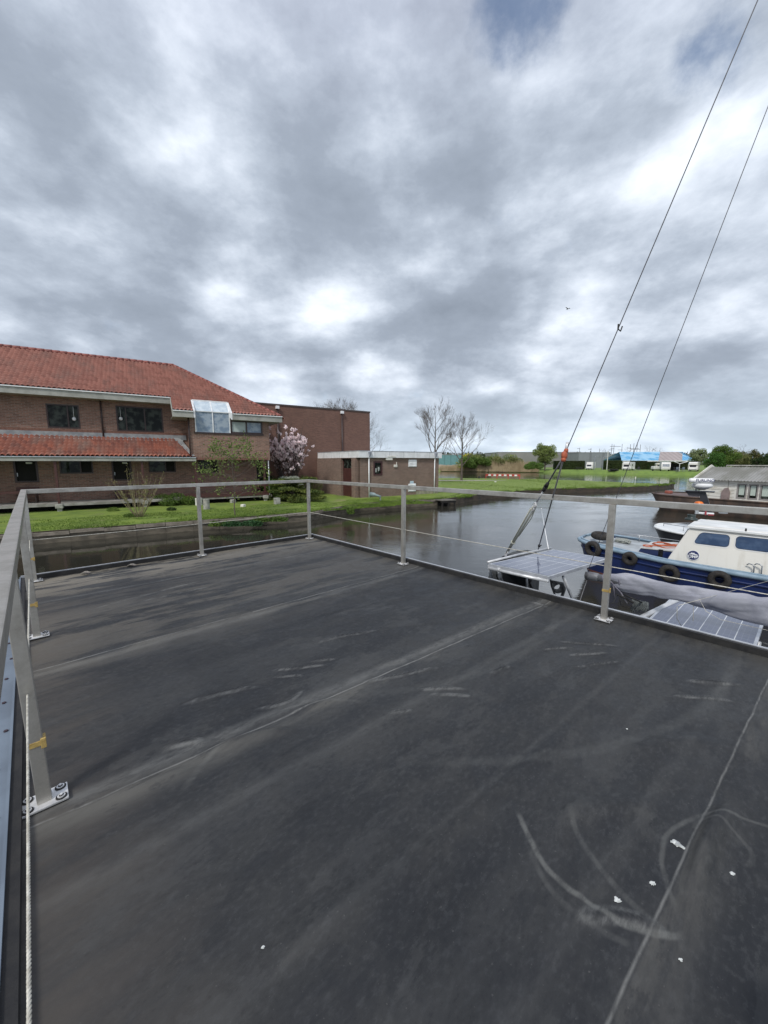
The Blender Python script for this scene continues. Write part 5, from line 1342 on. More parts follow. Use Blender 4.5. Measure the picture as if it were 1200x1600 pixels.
# campers and caravan
m_cream = M('camper_white', (.78, .77, .74), (.70, .69, .66), 1, .35)
m_tyre = M('tyre', (.02, .02, .02), None, 5, .8)
m_cabgl = M('camper_glass', (.02, .022, .028), (.05, .055, .06), 2, .08)
def camper(px, Y, W, label, rot=0., over=True, base=FZ, side='r'):
    p = fpt(px, Y, base); F = frame((p.x, p.y, base), rot) @ Matrix.Scale(.82, 4); t = thing('camper_van', label, 'camper', F, 'campers on the far bank')
    h = W / 2; mb = MB(F)     # front looks towards -y
    mb.bbox(-h, h, 1.0, 6.0, .45, 2.75, .08)
    if over: mb.add([(-h, -.1, 1.95), (h, -.1, 1.95), (h, 1.1, 1.95), (-h, 1.1, 1.95), (-h + .1, -.1, 2.5), (h - .1, -.1, 2.5), (h, .9, 2.78), (-h, .9, 2.78), (-h, 1.1, 2.75), (h, 1.1, 2.75)], [(0, 3, 2, 1), (0, 1, 5, 4), (4, 5, 6, 7), (7, 6, 9, 8), (0, 4, 7, 8, 3), (1, 2, 9, 6, 5)])
    mb.build('body', m_cream, t)
    mb = MB(F); c = h * .86
    prof = [(-.35, .35), (-.38, .95), (-.15, 1.15), (.35, 1.93), (1.05, 1.93), (1.05, .35)]
    T = Matrix(((0, 0, 1, 0), (1, 0, 0, 0), (0, 1, 0, 0), (0, 0, 0, 1))); mb.prism(prof, -c, c, T); mb.build('cab', m_cream, t)
    mb = MB(F); mb.quad((-c * .86, -.13, 1.20), (c * .86, -.13, 1.20), (c * .8, .31, 1.88), (-c * .8, .31, 1.88)); mb.build('windscreen', m_cabgl, t)
    for s_ in (-1, 1):
        mb = MB(F); mb.bbox(s_ * c * .78 - .14, s_ * c * .78 + .14, -.40, -.30, .72, .88, .02); mb.build('headlight', m_steel_white, t)
        mb = MB(F); T2 = Matrix.Translation((s_ * (c - .08), .35, .34)) @ Matrix.Rotation(math.pi / 2, 4, 'Y'); mb.lathe([(.2, -.1), (.34, -.1), (.34, .1), (.2, .1)], 14, T2); mb.build('wheel', m_tyre, t)
        mb = MB(F); T2 = Matrix.Translation((s_ * (c - .08), 4.4, .34)) @ Matrix.Rotation(math.pi / 2, 4, 'Y'); mb.lathe([(.2, -.1), (.34, -.1), (.34, .1), (.2, .1)], 14, T2); mb.build('wheel', m_tyre, t)
    mb = MB(F); mb.box(-c * .9, c * .9, -.42, -.36, .38, .62); mb.build('bumper', M('bumper_grey', (.2, .2, .21), None, 3, .5), t)
    for s_ in (-1, 1): mb = MB(F); x_s = s_ * (h + .004); mb.quad((x_s, 2.0, 1.45), (x_s, 3.2, 1.45), (x_s, 3.2, 2.05), (x_s, 2.0, 2.05)); mb.build('side_window', m_cabgl, t)
    return t
camper(920, 112, 2.1, 'small white camper standing alone before the dark clipped hedge, leftmost of the campers', R(-38), False)
camper(978, 104, 2.2, 'white camper van with overcab in front of the left end of the blue roof', R(-46))
camper(1082, 94, 2.2, 'white overcab camper van with dark windscreen right of the caravan', R(-44))
def caravan(px, Y, label):
    p = fpt(px, Y); F = frame(p, R(-30)) @ Matrix.Scale(.84, 4); t = thing('caravan', label, 'caravan', F)
    T = Matrix(((0, 0, 1, 0), (1, 0, 0, 0), (0, 1, 0, 0), (0, 0, 0, 1)))
    mb = MB(F); mb.prism([(.05, .5), (-.08, 1.1), (.22, 2.35), (.5, 2.62), (5.4, 2.62), (5.7, 2.3), (5.8, 1.2), (5.6, .5)], -1.1, 1.1, T); mb.build('body', m_cream, t)
    mb = MB(F); mb.quad((-.9, -.055, 1.3), (.9, -.055, 1.3), (.85, .14, 2.1), (-.85, .14, 2.1)); mb.build('front_window', M('caravan_window', (.32, .35, .38), (.2, .22, .25), 2, .2), t)
    mb = MB(F); mb.tube([(0, -1.2, .5), (0, .1, .5)], .05, 6); mb.tube([(0, -1.1, .0), (0, -1.1, .6)], .04, 6); mb.build('drawbar', m_zinc, t)
    for s_ in (-1, 1): mb = MB(F); T2 = Matrix.Translation((s_ * 1.0, 3, .32)) @ Matrix.Rotation(math.pi / 2, 4, 'Y'); mb.lathe([(.2, -.1), (.32, -.1), (.32, .1), (.2, .1)], 14, T2); mb.build('wheel', m_tyre, t)
    mb = MB(F); mb.add([(1.12, .6, 2.5), (1.12, 5.0, 2.5), (3.4, 5.0, 2.0), (3.4, .6, 2.0), (3.4, 5, .1), (3.4, .6, .1), (1.12, 5, .1)], [(0, 1, 2, 3), (1, 6, 4, 2), (2, 4, 5, 3)]); mb.build('awning', M('awning_grey', (.12, .12, .13), (.08, .08, .09), 2, .8), t)
caravan(1040, 97, 'white caravan with grey awning between the two rightmost clipped hedges')
p = fpt(1030.5, 104); F = frame(p, R(-30)) @ Matrix.Scale(.84, 4); t = thing('caravan', 'cream rounded caravan half hidden behind the white one', 'caravan', F); mb = MB(F); mb.bbox(-1.05, 1.05, 0, 4.5, .5, 2.4, .35); mb.build('body', M('caravan_cream', (.62, .60, .50), None, 1, .4), t)
mb = MB(F); mb.quad((-.7, -.01, 1.3), (.7, -.01, 1.3), (.7, -.01, 1.9), (-.7, -.01, 1.9)); mb.build('window', m_cabgl, t)
p = fpt(1026, 99); F = frame(p); t = thing('covered_trailer', 'small pale covered trailer left of the white caravan', 'trailer', F); mb = MB(F); mb.bbox(-.75, .75, 0, 1.3, .4, 1.2, .2); mb.build('cover', m_wallw, t)
mb = MB(F); T2 = Matrix.Translation((-.6, .6, .28)) @ Matrix.Rotation(math.pi / 2, 4, 'Y'); mb.lathe([(.28, -.08), (.28, .08)], 12, T2); mb.build('wheel', m_tyre, t)
# rotary awning with two raised white arms beside the furniture
p = fpt(1061, 95); F = frame(p); t = thing('awning_frame', 'white V-shaped awning frame on a single post between caravan and rightmost camper', 'awning frame', F)
mb = MB(F); mb.tube([(0, 0, 0), (0, 0, 1.9)], .06, 6); mb.build('post', m_white, t)
mb = MB(F); mb.tube([(0, 0, 1.85), (-2.1, 0, 2.65)], .08, 6); mb.tube([(0, 0, 1.85), (1.8, 0, 2.35)], .08, 6); mb.build('arm', m_white, t)
def garden_chair(px, Y, label, mat, rot=0.):
    p = fpt(px, Y); F = frame(p, rot); t = thing('garden_chair', label, 'chair', F, 'garden chairs on the far bank')
    mb = MB(F); mb.bbox(-.25, .25, -.25, .25, .40, .45, .01); mb.build('seat', mat, t)
    mb = MB(F); mb.bbox(-.25, .25, .22, .27, .5, 1.05, .01); mb.build('backrest', mat, t)
    for a in (-.22, .22):
        for b_ in (-.22, .22): mb = MB(F); mb.tube([(a, b_, 0), (a, b_, .42)], .02, 5); mb.build('leg', m_zinc, t)
m_gblue = M('chair_blue_grey', (.12, .15, .18), None, 2, .7); m_gdark = M('chair_dark', (.03, .03, .035), None, 2, .7)
garden_chair(1055, 96, 'dark garden chair left of the V-shaped awning frame', m_gdark, .4)
garden_chair(1058.5, 93.5, 'blue-grey garden chair directly before the V-shaped awning frame', m_gblue, -.3)
garden_chair(1068, 94, 'blue-grey garden chair right of the V-shaped awning frame', m_gblue, -.5)
garden_chair(991.5, 100.5, 'pale garden chair on the bank edge right of the second camper', m_wallw, .3)
garden_chair(998, 101, 'dark garden chair with high back on the bank edge right of the second camper', m_gdark, -.3)
p = fpt(1063, 93.5); F = frame(p); t = thing('garden_table', 'small dark garden table among the chairs by the awning frame', 'table', F); mb = MB(F); mb.bbox(-.5, .5, -.4, .4, .66, .71, .01); mb.build('table_top', m_gblue, t)
for a in (-.4, .4): mb = MB(F); mb.tube([(a, -.3, 0), (a, -.3, .66)], .025, 5); mb.tube([(a, .3, 0), (a, .3, .66)], .025, 5); mb.build('leg', m_zinc, t)
p = fpt(904, 112); F = frame(p); t = thing('picnic_bench', 'dark picnic bench beside the leftmost camper', 'bench', F); mb = MB(F); mb.bbox(-.9, .9, -.3, .3, .7, .76, .01); mb.build('table_top', m_gdark, t)
for s_ in (-1, 1): mb = MB(F); mb.bbox(-.9, .9, s_ * .7 - .12, s_ * .7 + .12, .42, .46, .01); mb.build('seat', m_gdark, t); mb = MB(F); mb.tube([(s_ * .7, -.7, 0), (s_ * .7, -.2, .7)], .04, 5); mb.tube([(s_ * .7, .7, 0), (s_ * .7, .2, .7)], .04, 5); mb.build('leg', m_gdark, t)
p = fpt(958, 103.5, .6); mb = MB(frame(p)); mb.lathe([(.9, .6), (1.1, .75), (1.0, .62), (.2, .35)], 14); mb.tube([(-1.4, 0, .3), (1.4, 0, .45)], .18, 7)
o = mb.build('moored_dinghy', m_gdark, None, True, origin=p); tag(o, 'small dark rowing dinghy drawn up on the far bank below the second hedge', 'dinghy')

# masts of the substation
m_pole = M('lattice_grey', (.14, .13, .13), None, 3, .7)
def pylon(px, Y, top, label, cross=(), r=.16):
    p = fpt(px, Y); H = hz(top, Y); t = thing('power_mast', label, 'power mast', frame(p), 'masts of the substation')
    mb = MB(); mb.tube([(p.x, Y, 0), (p.x, Y, H)], [r, r * .6], 5); mb.build('pole', m_pole, t)
    mb = MB()
    for (pa, pb, py) in cross: a, b_ = fpt(pa, Y, hz(py, Y)), fpt(pb, Y, hz(py, Y)); mb.tube([a, b_], r * .55, 4)
    if cross: mb.build('crossarm', m_pole, t)
YP = 200
for px, top, cr, lab in ((953.7, 693.5, [(951, 957, 703)], 'tall left twin mast of the substation with short crossarm'), (957, 694.5, [(953, 970, 697.5), (954, 960, 701)], 'tall mast right beside the leftmost twin, with wide crossarm'),
    (969.5, 693.5, [(965, 973, 703), (966, 973, 710)], 'tall mast with two crossarms left of the blue roof'), (982.5, 694, [(979, 986, 700)], 'mast above the left end of the blue roof'),
    (987.7, 692.5, [(984, 998, 701)], 'tallest mast above the blue roof with a wide dark crossarm'), (993, 693, [(986, 997, 702)], 'mast above the blue roof just left of the thinnest one'), (998, 694.5, [(995, 1000, 702)], 'thin rightmost mast above the blue roof'),
    (904, 699.5, [(902, 906, 701)], 'short mast above the grey hall, leftmost of all masts'), (921.5, 700, [(919, 924, 702)], 'short mast above the middle of the darker grey hall'), (935, 701, [], 'thin short mast behind the right half of the darker grey hall'), (1029, 704, [], 'short mast behind the middle of the blue roof')):
    pylon(px, YP, top, lab, cr)
def lamp_post(px, Y, top, label, m_, arm=0.):
    p = fpt(px, Y); H = hz(top, Y); t = thing('lamp_post', label, 'lamp post', frame(p), 'lamp posts near the grey hall'); mb = MB(); mb.tube([(p.x, Y, 0), (p.x, Y, H)], .12, 6); mb.build('pole', m_, t)
    if arm: mb = MB(); mb.tube([(p.x, Y, H), (p.x + arm, Y, H + .15)], .09, 5); mb.bbox(p.x + arm - .3, p.x + arm + .3, Y - .15, Y + .15, H + .05, H + .2, .03); mb.build('lamp', m_, t)
lamp_post(948, 112, 704.5, 'pale straight pole at the right end of the darker grey hall', m_wallw)
lamp_post(928, 112, 713.5, 'grey lamp post with short arm before the darker grey hall', m_zinc, .8)
lamp_post(941, 112, 714.5, 'grey lamp post with short arm just left of the pale straight pole', m_zinc, .8)

# trees along the right of the far shore
def ftree(px, Y, top, w_px, m_, label, n=4200, size=.38, low=.25, name='leafy_tree'):
    b = fpt(px, Y); H = hz(top, Y) - FZ; w = w_px / 600 * Y / 2; zc = FZ + H * (.5 + low / 2)
    leafy_tree(b, (b.x, b.y, zc), (w * .95, w * .8, H * (.5 - low / 2) * 1.0), int(n * 1.3), size * .85, m_, label, clumps=44, trunk=.22, name=name, group='trees on the far shore')
ftree(1128, 97, 693.5, 48, m_leaf, 'largest bushy green tree on the far shore, right beside the rightmost camper', 11000, .30, .0)
ftree(1118, 93, 707, 36, leaf_mat('deep_green_leaves', (.085, .19, .035), (.06, .14, .025), .6), 'deep green dense bush before the largest tree, above the roof slope of the barge', 6000, .26, .0)
ftree(1089, 108, 699, 30, m_pale, 'pale silvery tree with white blossom above the rightmost camper', 4200, .36, .2)
ftree(1150, 100, 700, 30, m_olive, 'olive-brown tree right of the largest green one', 4500, .34, .0)
ftree(1166, 96, 708, 22, m_olive, 'lower olive tree in the middle of the group above the grey corrugated roof', 3000, .32, .0)
ftree(1176, 112, 697, 22, leaf_mat('reddish_leaves', (.17, .14, .06), (.10, .12, .04), .8), 'round reddish-green tree rising behind the others near the right border', 3600, .34, .1)
ftree(1186, 92, 711, 26, m_leaf_dark, 'dark green bush above the middle of the roof railing', 3600, .28, .0)
ftree(1204, 93, 708, 26, leaf_mat('deep_green_leaves_two', (.045, .10, .02), (.03, .07, .015), .6), 'dark green tree cut by the right border of the view', 3600, .28, .0)
ftree(1158, 118, 703, 14, m_olive, 'small olive tree between the largest and the reddish one', 1800, .34, .0)
ftree(1196, 118, 702, 8, m_leaf_dark, 'narrow pointed conifer at the right border', 1000, .3, .0, 'conifer')
for px, Y, top, lab in ((1158, 116, 696, 'small bare tree poking above the olive tree on the far shore'), (944, 190, 701, 'leafless tree left of the tall masts'), (978, 190, 699, 'leafless scrubby tree between the masts left of the blue roof'), (1012, 150, 698.5, 'leafless tree behind the blue roof left of its grey section'), (1022, 150, 699.5, 'leafless tree behind the grey roof section'), (745, 220, 700, 'distant leafless tree above the gorse mound')):
    b = fpt(px, Y); bare_tree(b, (hz(top, Y) - FZ), lab, .14, .6, .2, 4, (3, 4), group='distant bare trees', nlimb=8)
# distant woodland line
cl = []
for k in range(150):
    px = random.uniform(560, 1290); Y = random.uniform(260, 330); top = 706.5 + 3.2 * fbm(np.array([px * .03]), np.array([1.]), 4, 3)[0] - random.uniform(0, 2.6); b = fpt(px, Y); H = hz(top, Y)
    cl.append((b.x, b.y, H * .5, random.uniform(4, 10), 5, H * .5))
C = clump_points(cl, 16000); o = np_mesh('distant_woodland', leaf_quads(C, 1.5), 4, leaf_mat('distant_leaves', (.10, .115, .06), (.07, .085, .05), .05)); tag(o, 'thin line of distant trees along the horizon', 'woodland', kind='stuff')
# red and white barrier on the peninsula
a, b_ = P(759, 748.2, .48), P(812, 749.0, .48); F = frame((a.x, a.y, .48), math.atan2(b_.y - a.y, b_.x - a.x)); L = (b_ - a).length
t = thing('road_barrier', 'red and white striped barrier on four posts at the far edge of the peninsula', 'barrier', F)
m_red = M('barrier_red', (.50, .06, .05), (.38, .05, .04), 3, .5)
for k in range(4): x = L * k / 3; mb = MB(F); mb.bbox(x - .05, x + .05, -.05, .05, -.1, .78, .01); mb.build('post', m_red, t)
mb = MB(F); N = 13
for k in range(N):
    mb.m = k % 2; mb.box(L * k / N, L * (k + 1) / N, -.09, -.055, .50, .74)
mb.box(-.03, L + .03, -.05, -.02, .74, .78)
mb.build('board', [m_red, m_white], t)
for (px, py, lab) in ((748.5, 748, 'small dark bollard left of the striped barrier'), (992, 757, 'thin white marker stake on the tip of the peninsula')):
    p = P(px, py, .46); t = thing('bollard', lab, 'bollard', frame(p)); mb = MB(Matrix.Translation(p))
    if px < 800: mb.lathe([(.12, 0), (.14, .25), (.09, .3), (.13, .42), (.02, .46)], 10); mb.build('post', m_gdark, t, True)
    else: mb.tube([(0, 0, 0), (0, 0, .85)], .03, 6); mb.bbox(-.06, .06, -.03, .03, .7, .95, .01); mb.build('post', m_white_dirty, t)
p = P(774, 753.5, .48); mb = MB(Matrix.Translation(p)); mb.blob((0, 0, .06), .16, .12, .07, 2, .15); o = mb.build('paper_scrap', m_white_dirty, None, True, origin=p); tag(o, 'tiny white scrap lying on the peninsula grass below the striped barrier', 'litter')

# ------------------------------------------------------------ boats
def hull_mesh(mb, st, bands=((0., 0.), (.25, .03), (.6, .08), (1., .16)), bottom=-.25):
    """st: stations (x, halfbreadth, sheer z, stem rake) -> skin from gunwale to below water"""
    rows = []
    for (x, w, z, rk) in st:
        r_ = []
        for f, inn in bands:
            zz_ = z + (bottom - z) * f; r_.append((x + rk * f, max(w * (1 - inn), .004), zz_))
        rows.append(r_)
    nb = len(bands); vs = []; fs = []
    for r_ in rows:
        for s_ in (-1, 1):
            for (x, w, z) in r_: vs.append((x, s_ * w, z))
    W2 = nb * 2
    for i in range(len(rows) - 1):
        for s_ in (0, 1):
            for k in range(nb - 1):
                a = i * W2 + s_ * nb + k; b_ = (i + 1) * W2 + s_ * nb + k
                q = (a, b_, b_ + 1, a + 1); fs.append(q if s_ == 0 else q[::-1])
        a = i * W2 + nb - 1; b_ = (i + 1) * W2 + nb - 1; fs.append((a, b_, b_ + nb, a + nb))
    a = 0; fs.append(tuple([a + k for k in range(nb)] + [a + nb + k for k in range(nb - 1, -1, -1)]))
    a = (len(rows) - 1) * W2; fs.append(tuple([a + k for k in range(nb)] + [a + nb + k for k in range(nb - 1, -1, -1)]))
    mb.add(vs, fs)
def interp(st, x):
    for i in range(len(st) - 1):
        if st[i][0] <= x <= st[i + 1][0]:
            t = (x - st[i][0]) / (st[i + 1][0] - st[i][0]); return [st[i][k] + t * (st[i + 1][k] - st[i][k]) for k in range(4)]
    return st[-1]
def bow_stations(L, hb, blen, z0, z1, z2, rake, n=12, p=.55):
    st = []
    for i in range(n + 1):
        t = i / n; x = blen * t ** 1.6; w = hb * (1 - (1 - t ** .8) ** 2) ** p if t else .02
        st.append((x, max(w, .02), z0 + (z1 - z0) * (x / blen), rake * (1 - t) ** 1.5))
    for k in range(1, 7): x = blen + (L - blen) * k / 6; st.append((x, hb * (1 - .0 * k), z1 + (z2 - z1) * (x - blen) / (L - blen), 0))
    return st
def deck_plate(mb, st, dz, inset=.02, x0=0., x1=99.):
    rows = [s for s in st if x0 - 1e-6 <= s[0] <= x1 + 1e-6]
    vs = []; fs = []
    for (x, w, z, r) in rows: vs += [(x + .01, -max(w - inset, .003), z + dz), (x + .01, 0, z + dz + .02), (x + .01, max(w - inset, .003), z + dz)]
    for i in range(len(rows) - 1):
        for k in (0, 1): fs.append((i * 3 + k, (i + 1) * 3 + k, (i + 1) * 3 + k + 1, i * 3 + k + 1))
    mb.add(vs, fs)

BA = math.atan2(-.745, .667)
# --- blue tug
FT = frame((6.16, 11.55, 0), BA)
tug = thing('blue_tug', 'small blue steel workboat with cream cabin, pale blue gunwale and tyre fenders', 'boat', FT)
m_navy = M('navy_hull_paint', (.007, .020, .095), (.005, .013, .055), 2, .35, lo=.4, hi=.7)
m_paleblue = M('pale_blue_paint', (.24, .33, .41), (.17, .25, .32), 5, .45)
m_tugcream = M('cream_paint', (.74, .725, .67), (.56, .53, .46), 2.2, .38, stretch=(2.2, 2.2, .45), lo=.50, hi=.85, rvar=.1)
m_boot = M('boot_red', (.22, .05, .03), (.11, .05, .035), 3, .7)
m_tugdeck = M('tug_deck_paint', (.42, .46, .48), (.30, .32, .33), 3, .6)
HBT = 1.08
stT = bow_stations(8.5, HBT, 2.3, .96, .80, .72, .35)
mb = MB(FT); hull_mesh(mb, stT, ((0., 0.), (.25, .02), (.55, .06), (.82, .12), (1., .2)), bottom=-.2)
mb.build('hull', m_navy, tug, True)
mb = MB(FT); bs = [(x + r_ * .72 - .006, w * (1 - .09) + .004, .15, r_ * .3) for x, w, z, r_ in stT]; hull_mesh(mb, bs, ((0., 0.), (1., .06)), bottom=-.1); mb.build('boot_top', m_boot, tug, True)
mb = MB(FT); deck_plate(mb, stT, -.03, .02); mb.build('deck', m_tugdeck, tug)
for s_ in (-1, 1):
    mb = MB(FT); mb.tube([(x - .02 + r_ * 0, s_ * (w + .01), z - .01) for x, w, z, r_ in stT], .055, 8, True); mb.build('gunwale', m_paleblue, tug, True)
    mb = MB(FT); mb.tube([(x + .01, s_ * (w - .085 if w > .2 else w * .5), z + .035) for x, w, z, r_ in stT], .03, 6, True, .6); mb.build('bulwark_rail', m_paleblue, tug, True)
    mb = MB(FT); mb.tube([(x + .02 + r_ * .12, s_ * (w * .985 + .012), z - .19) for x, w, z, r_ in stT], .028, 6, True); mb.build('rubbing_strake', m_navy, tug, True)
# cabin: profile in (x,z)
Tz = Matrix(((1, 0, 0, 0), (0, 0, 1, 0), (0, 1, 0, 0), (0, 0, 0, 1)))
CY = HBT - .20
def tx(px, z, y=-CY): return fcol(FT, px, y, z)
xa = tx(1040, .85); xb = tx(1077, 1.70)
zroof = frow(FT, tx(1079, 1.7), -CY + .12, 821); x_w0 = tx(1081, 1.2); zb_ = .74
zsill = frow(FT, tx(1100, 1.2), -CY, 862) 
def cabin_side_pts(z):  # inward lean of the sides
    return -CY + .10 * max(0., (z - zb_)) / (zroof - zb_)
mb = MB(FT); Lc = 8.0
prof = [(xa, zb_), (xa + .02, zb_ + .12), (xb, zroof - .06), (xb + .06, zroof)]
def sidepoly(s_):
    pts = []
    for (x, z) in [(xa, zb_), (xb, zroof - .03), (xb + .08, zroof), (Lc, zroof - .02), (Lc, zb_ - .06)]:
        pts.append((x, s_ * -cabin_side_pts(z), z))
    return pts
A_, B_ = sidepoly(-1), sidepoly(1)
vs = [Vector(p) for p in A_] + [Vector(p) for p in B_]; n = len(A_)
mb.add(vs, [tuple(range(n)), tuple(range(2 * n - 1, n - 1, -1))] + [(k, n + k, n + (k + 1) % n, (k + 1) % n) for k in range(n)])
cb = mb.build('cabin', m_tugcream, tug)
bmx = bmesh.new(); bmx.from_mesh(cb.data); bmesh.ops.bevel(bmx, geom=bmx.edges[:], offset=.035, segments=3, affect='EDGES', profile=.6); bmesh.ops.recalc_face_normals(bmx, faces=bmx.faces[:]); bmx.to_mesh(cb.data); bmx.free()
mb = MB(FT); mb.add([(xb - .05, -CY + .04, zroof - .012), (Lc, -CY + .04, zroof - .03), (Lc, 0, zroof + .01), (xb - .05, 0, zroof + .02), (Lc, CY - .04, zroof - .03), (xb - .05, CY - .04, zroof - .012), (xb - .05, -CY + .04, zroof - .05), (Lc, -CY + .04, zroof - .07)],
       [(0, 1, 2, 3), (3, 2, 4, 5), (0, 3, 5), (6, 7, 1, 0)]); mb.build('cabin_roof', M('cabin_roof_white', (.76, .77, .76), (.62, .64, .63), 3, .45), tug)
# rounded windows on both sides
def rrect(x0, x1, z0, z1, r, slant=0., n=5):
    pts = []
    for (cx_, cz_, a0) in ((x1 - r, z1 - r, 0), (x0 + r, z1 - r, 90), (x0 + r, z0 + r, 180), (x1 - r, z0 + r, 270)):
        for k in range(n + 1): a = R(a0 + 90 * k / n); z = cz_ + r * math.sin(a); x = cx_ + r * math.cos(a); pts.append((x + (slant * (z1 - z) / (z1 - z0) if cx_ < (x0 + x1) / 2 else 0), z))
    return pts
def side_window(x0, x1, z0, z1, slant, s_):
    for nm, gr, off, mt in (('window_frame', .030, .004, m_white), ('window_seal', .008, .007, m_rubber), ('window', 0., .010, m_glass_blue)):
        pts = rrect(x0 - gr, x1 + gr, z0 - gr, z1 + gr, .07 + gr, slant); mb = MB(FT); c = [(x, s_ * (-cabin_side_pts(z) + off), z) for x, z in pts]
        mb.add(c, [tuple(range(len(c))) if s_ > 0 else tuple(range(len(c) - 1, -1, -1))]); mb.build(nm, mt, tug)
zwt = frow(FT, tx(1110, 1.5), -CY + .08, 833.5); zwb = frow(FT, tx(1120, 1.2), -CY + .05, 853)
wx0, wx1 = tx(1095, 1.5, -CY + .07), tx(1138.5, 1.35, -CY + .06)
for s_ in (-1, 1):
    side_window(wx0, wx1, zwb, zwt, -(wx0 - tx(1083, 1.2, -CY + .05)), s_)
    x2 = tx(1149.5, 1.35, -CY + .06); side_window(x2, x2 + (wx1 - wx0) * 1.12, zwb, zwt, 0, s_); side_window(x2 + 1.25, x2 + 2.1, zwb, zwt, 0, s_)
# windscreen panes
mb = MB(FT)
def wsp(y0, y1):
    n0 = Vector((zroof - zb_, 0, -(xb - xa))).normalized() * -.012
    f0, f1 = .52, .92
    P0 = Vector((xa, 0, zb_)); P1 = Vector((xb, 0, zroof - .03)); a = P0.lerp(P1, f0) + n0; b_ = P0.lerp(P1, f1) + n0
    return [(a.x, y0, a.z), (a.x, y1, a.z), (b_.x, y1 * .95, b_.z), (b_.x, y0 * .95, b_.z)]
for y0, y1 in ((-.8, -.06), (.06, .8)): mb.add(wsp(y0, y1), [(0, 3, 2, 1)])
mb.build('windscreen', m_glass_blue, tug)
# round badge
xl_ = tx(1083, 1.0); zl = frow(FT, xl_, -CY + .03, 867.5); rb = .108
def badge_pt(x, z, o=.0): return (x, cabin_side_pts(z) - o, z)
mb = MB(FT)
def disc(cx_, cz_, r, o, n=28): mb.add([badge_pt(cx_ + r * math.cos(2 * math.pi * k / n), cz_ + r * math.sin(2 * math.pi * k / n), o) for k in range(n)], [tuple(range(n))])
m_badge = M('badge_navy', (.02, .03, .12), None, 3, .4)
mb.m = 1; disc(xl_, zl, rb * 1.14, .016); mb.m = 0; disc(xl_, zl, rb, .019); mb.m = 1
mb.add([badge_pt(xl_ + rb * x, zl + rb * z, .022) for x, z in ((-.86, .26), (-.5, .34), (-.30, .62), (-.05, .44), (.08, .66), (.22, .40), (.60, .30), (.90, .12), (.4, .16), (-.4, .18))], [tuple(range(9, -1, -1))])
bg_ = mb.build('badge', [m_badge, m_white], tug)
def text_obj(name, s, size, M4, mat, par, bold=.0, ext=.001):
    cu = bpy.data.curves.new('txt', 'FONT'); cu.body = s; cu.size = size; cu.align_x = 'CENTER'; cu.align_y = 'CENTER'; cu.extrude = ext; cu.offset = bold
    to = bpy.data.objects.new('txt', cu); COL.objects.link(to); bpy.context.view_layer.update()
    me = bpy.data.meshes.new_from_object(to.evaluated_get(bpy.context.evaluated_depsgraph_get())); bpy.data.objects.remove(to)
    inv = WM[par.name].inverted(); me.transform(inv @ M4); me.name = name; me.materials.clear()
    return link_mesh(name, me, mat, par)
Tt = FT @ Matrix.Translation(badge_pt(xl_, zl - rb * .30, .0225)) @ Matrix.Rotation(math.pi / 2, 4, 'X')
text_obj('badge_lettering', 'OMB', rb * .86, Tt, m_white, bg_, .0035)
Tt = FT @ Matrix.Translation(badge_pt(xl_, zl - rb * 1.45, .006)) @ Matrix.Rotation(math.pi / 2, 4, 'X')
# grab handles
for px in (1179, 1191):
    x = tx(px, .95); z0 = frow(FT, x, -CY - .1, 902); z1 = frow(FT, x, -CY - .1, 883); mb = MB(FT); mb.tube([(x, -CY - .06, z0), (x, -CY - .07, z1 - .03), (x - .03, -CY - .07, z1), (x - .09, -CY - .05, z1 + .005), (x - .12, -CY - .02, z1 - .03)], .013, 8)
    mb.build('grab_handle', m_zinc, tug, True)
# engine box / low trunk in front of the cabin
xt0 = tx(993, .95, -.62); mb = MB(FT); zt0 = .93; 
mb.add([(xt0, -.55, .72), (xa + .3, -.80, .72), (xa + .3, .80, .72), (xt0, .55, .72), (xt0 + .1, -.52, zt0), (xa + .3, -.76, zt0 + .08), (xa + .3, .76, zt0 + .08), (xt0 + .1, .52, zt0)], [(0, 1, 5, 4), (1, 2, 6, 5), (2, 3, 7, 6), (3, 0, 4, 7), (0, 3, 2, 1)])
mb.build('foredeck_trunk', m_navy, tug)
mb = MB(FT); mb.add([(xt0 + .08, -.54, zt0), (xa + .3, -.78, zt0 + .082), (xa + .3, .78, zt0 + .082), (xt0 + .08, .54, zt0), (xt0 + .08, -.54, zt0 + .025), (xa + .3, -.78, zt0 + .107), (xa + .3, .78, zt0 + .107), (xt0 + .08, .54, zt0 + .025)], [(4, 5, 6, 7), (0, 1, 5, 4), (3, 0, 4, 7), (0, 3, 2, 1)]); mb.build('trunk_lid', M('grey_white_paint', (.60, .61, .60), (.46, .47, .46), 3, .5), tug)
m_orange = M('orange_hose', (.52, .11, .035), (.40, .09, .03), 8, .5)
rndh = random.Random(5)
for k in range(5):
    pts = []; x = xt0 + .25
    for q in range(14): pts.append((x + q * .07 + rndh.uniform(-.02, .02), -.35 + .16 * k + .10 * math.sin(q * .9 + k * 1.7), zt0 + .07 + .02 * (q / 14) + .02 * (k % 2)))
    mb = MB(FT); mb.tube(pts, .014, 6); o = mb.build('hose', m_orange, None, True, origin=FT @ Vector(pts[0])); tag(o, ['orange-red hose lying nearest the tyre fenders on the pale foredeck lid', 'orange-red hose second from the fendered side on the foredeck lid', 'orange-red hose down the middle of the foredeck lid', 'orange-red hose just beyond the middle of the foredeck lid', 'orange-red hose farthest from the tyre fenders on the foredeck lid'][k], 'hose', 'orange hoses on the blue workboat')
mb = MB(FT); mb.torus(Matrix.Translation((xt0 + .22, -.42, zt0 + .07)), .10, .014, 18, 6); o = mb.build('hose_coil', m_orange, None, True, origin=FT @ Vector((xt0 + .22, -.42, zt0 + .05))); tag(o, 'small orange hose coil at the front end of the pale foredeck lid', 'hose')
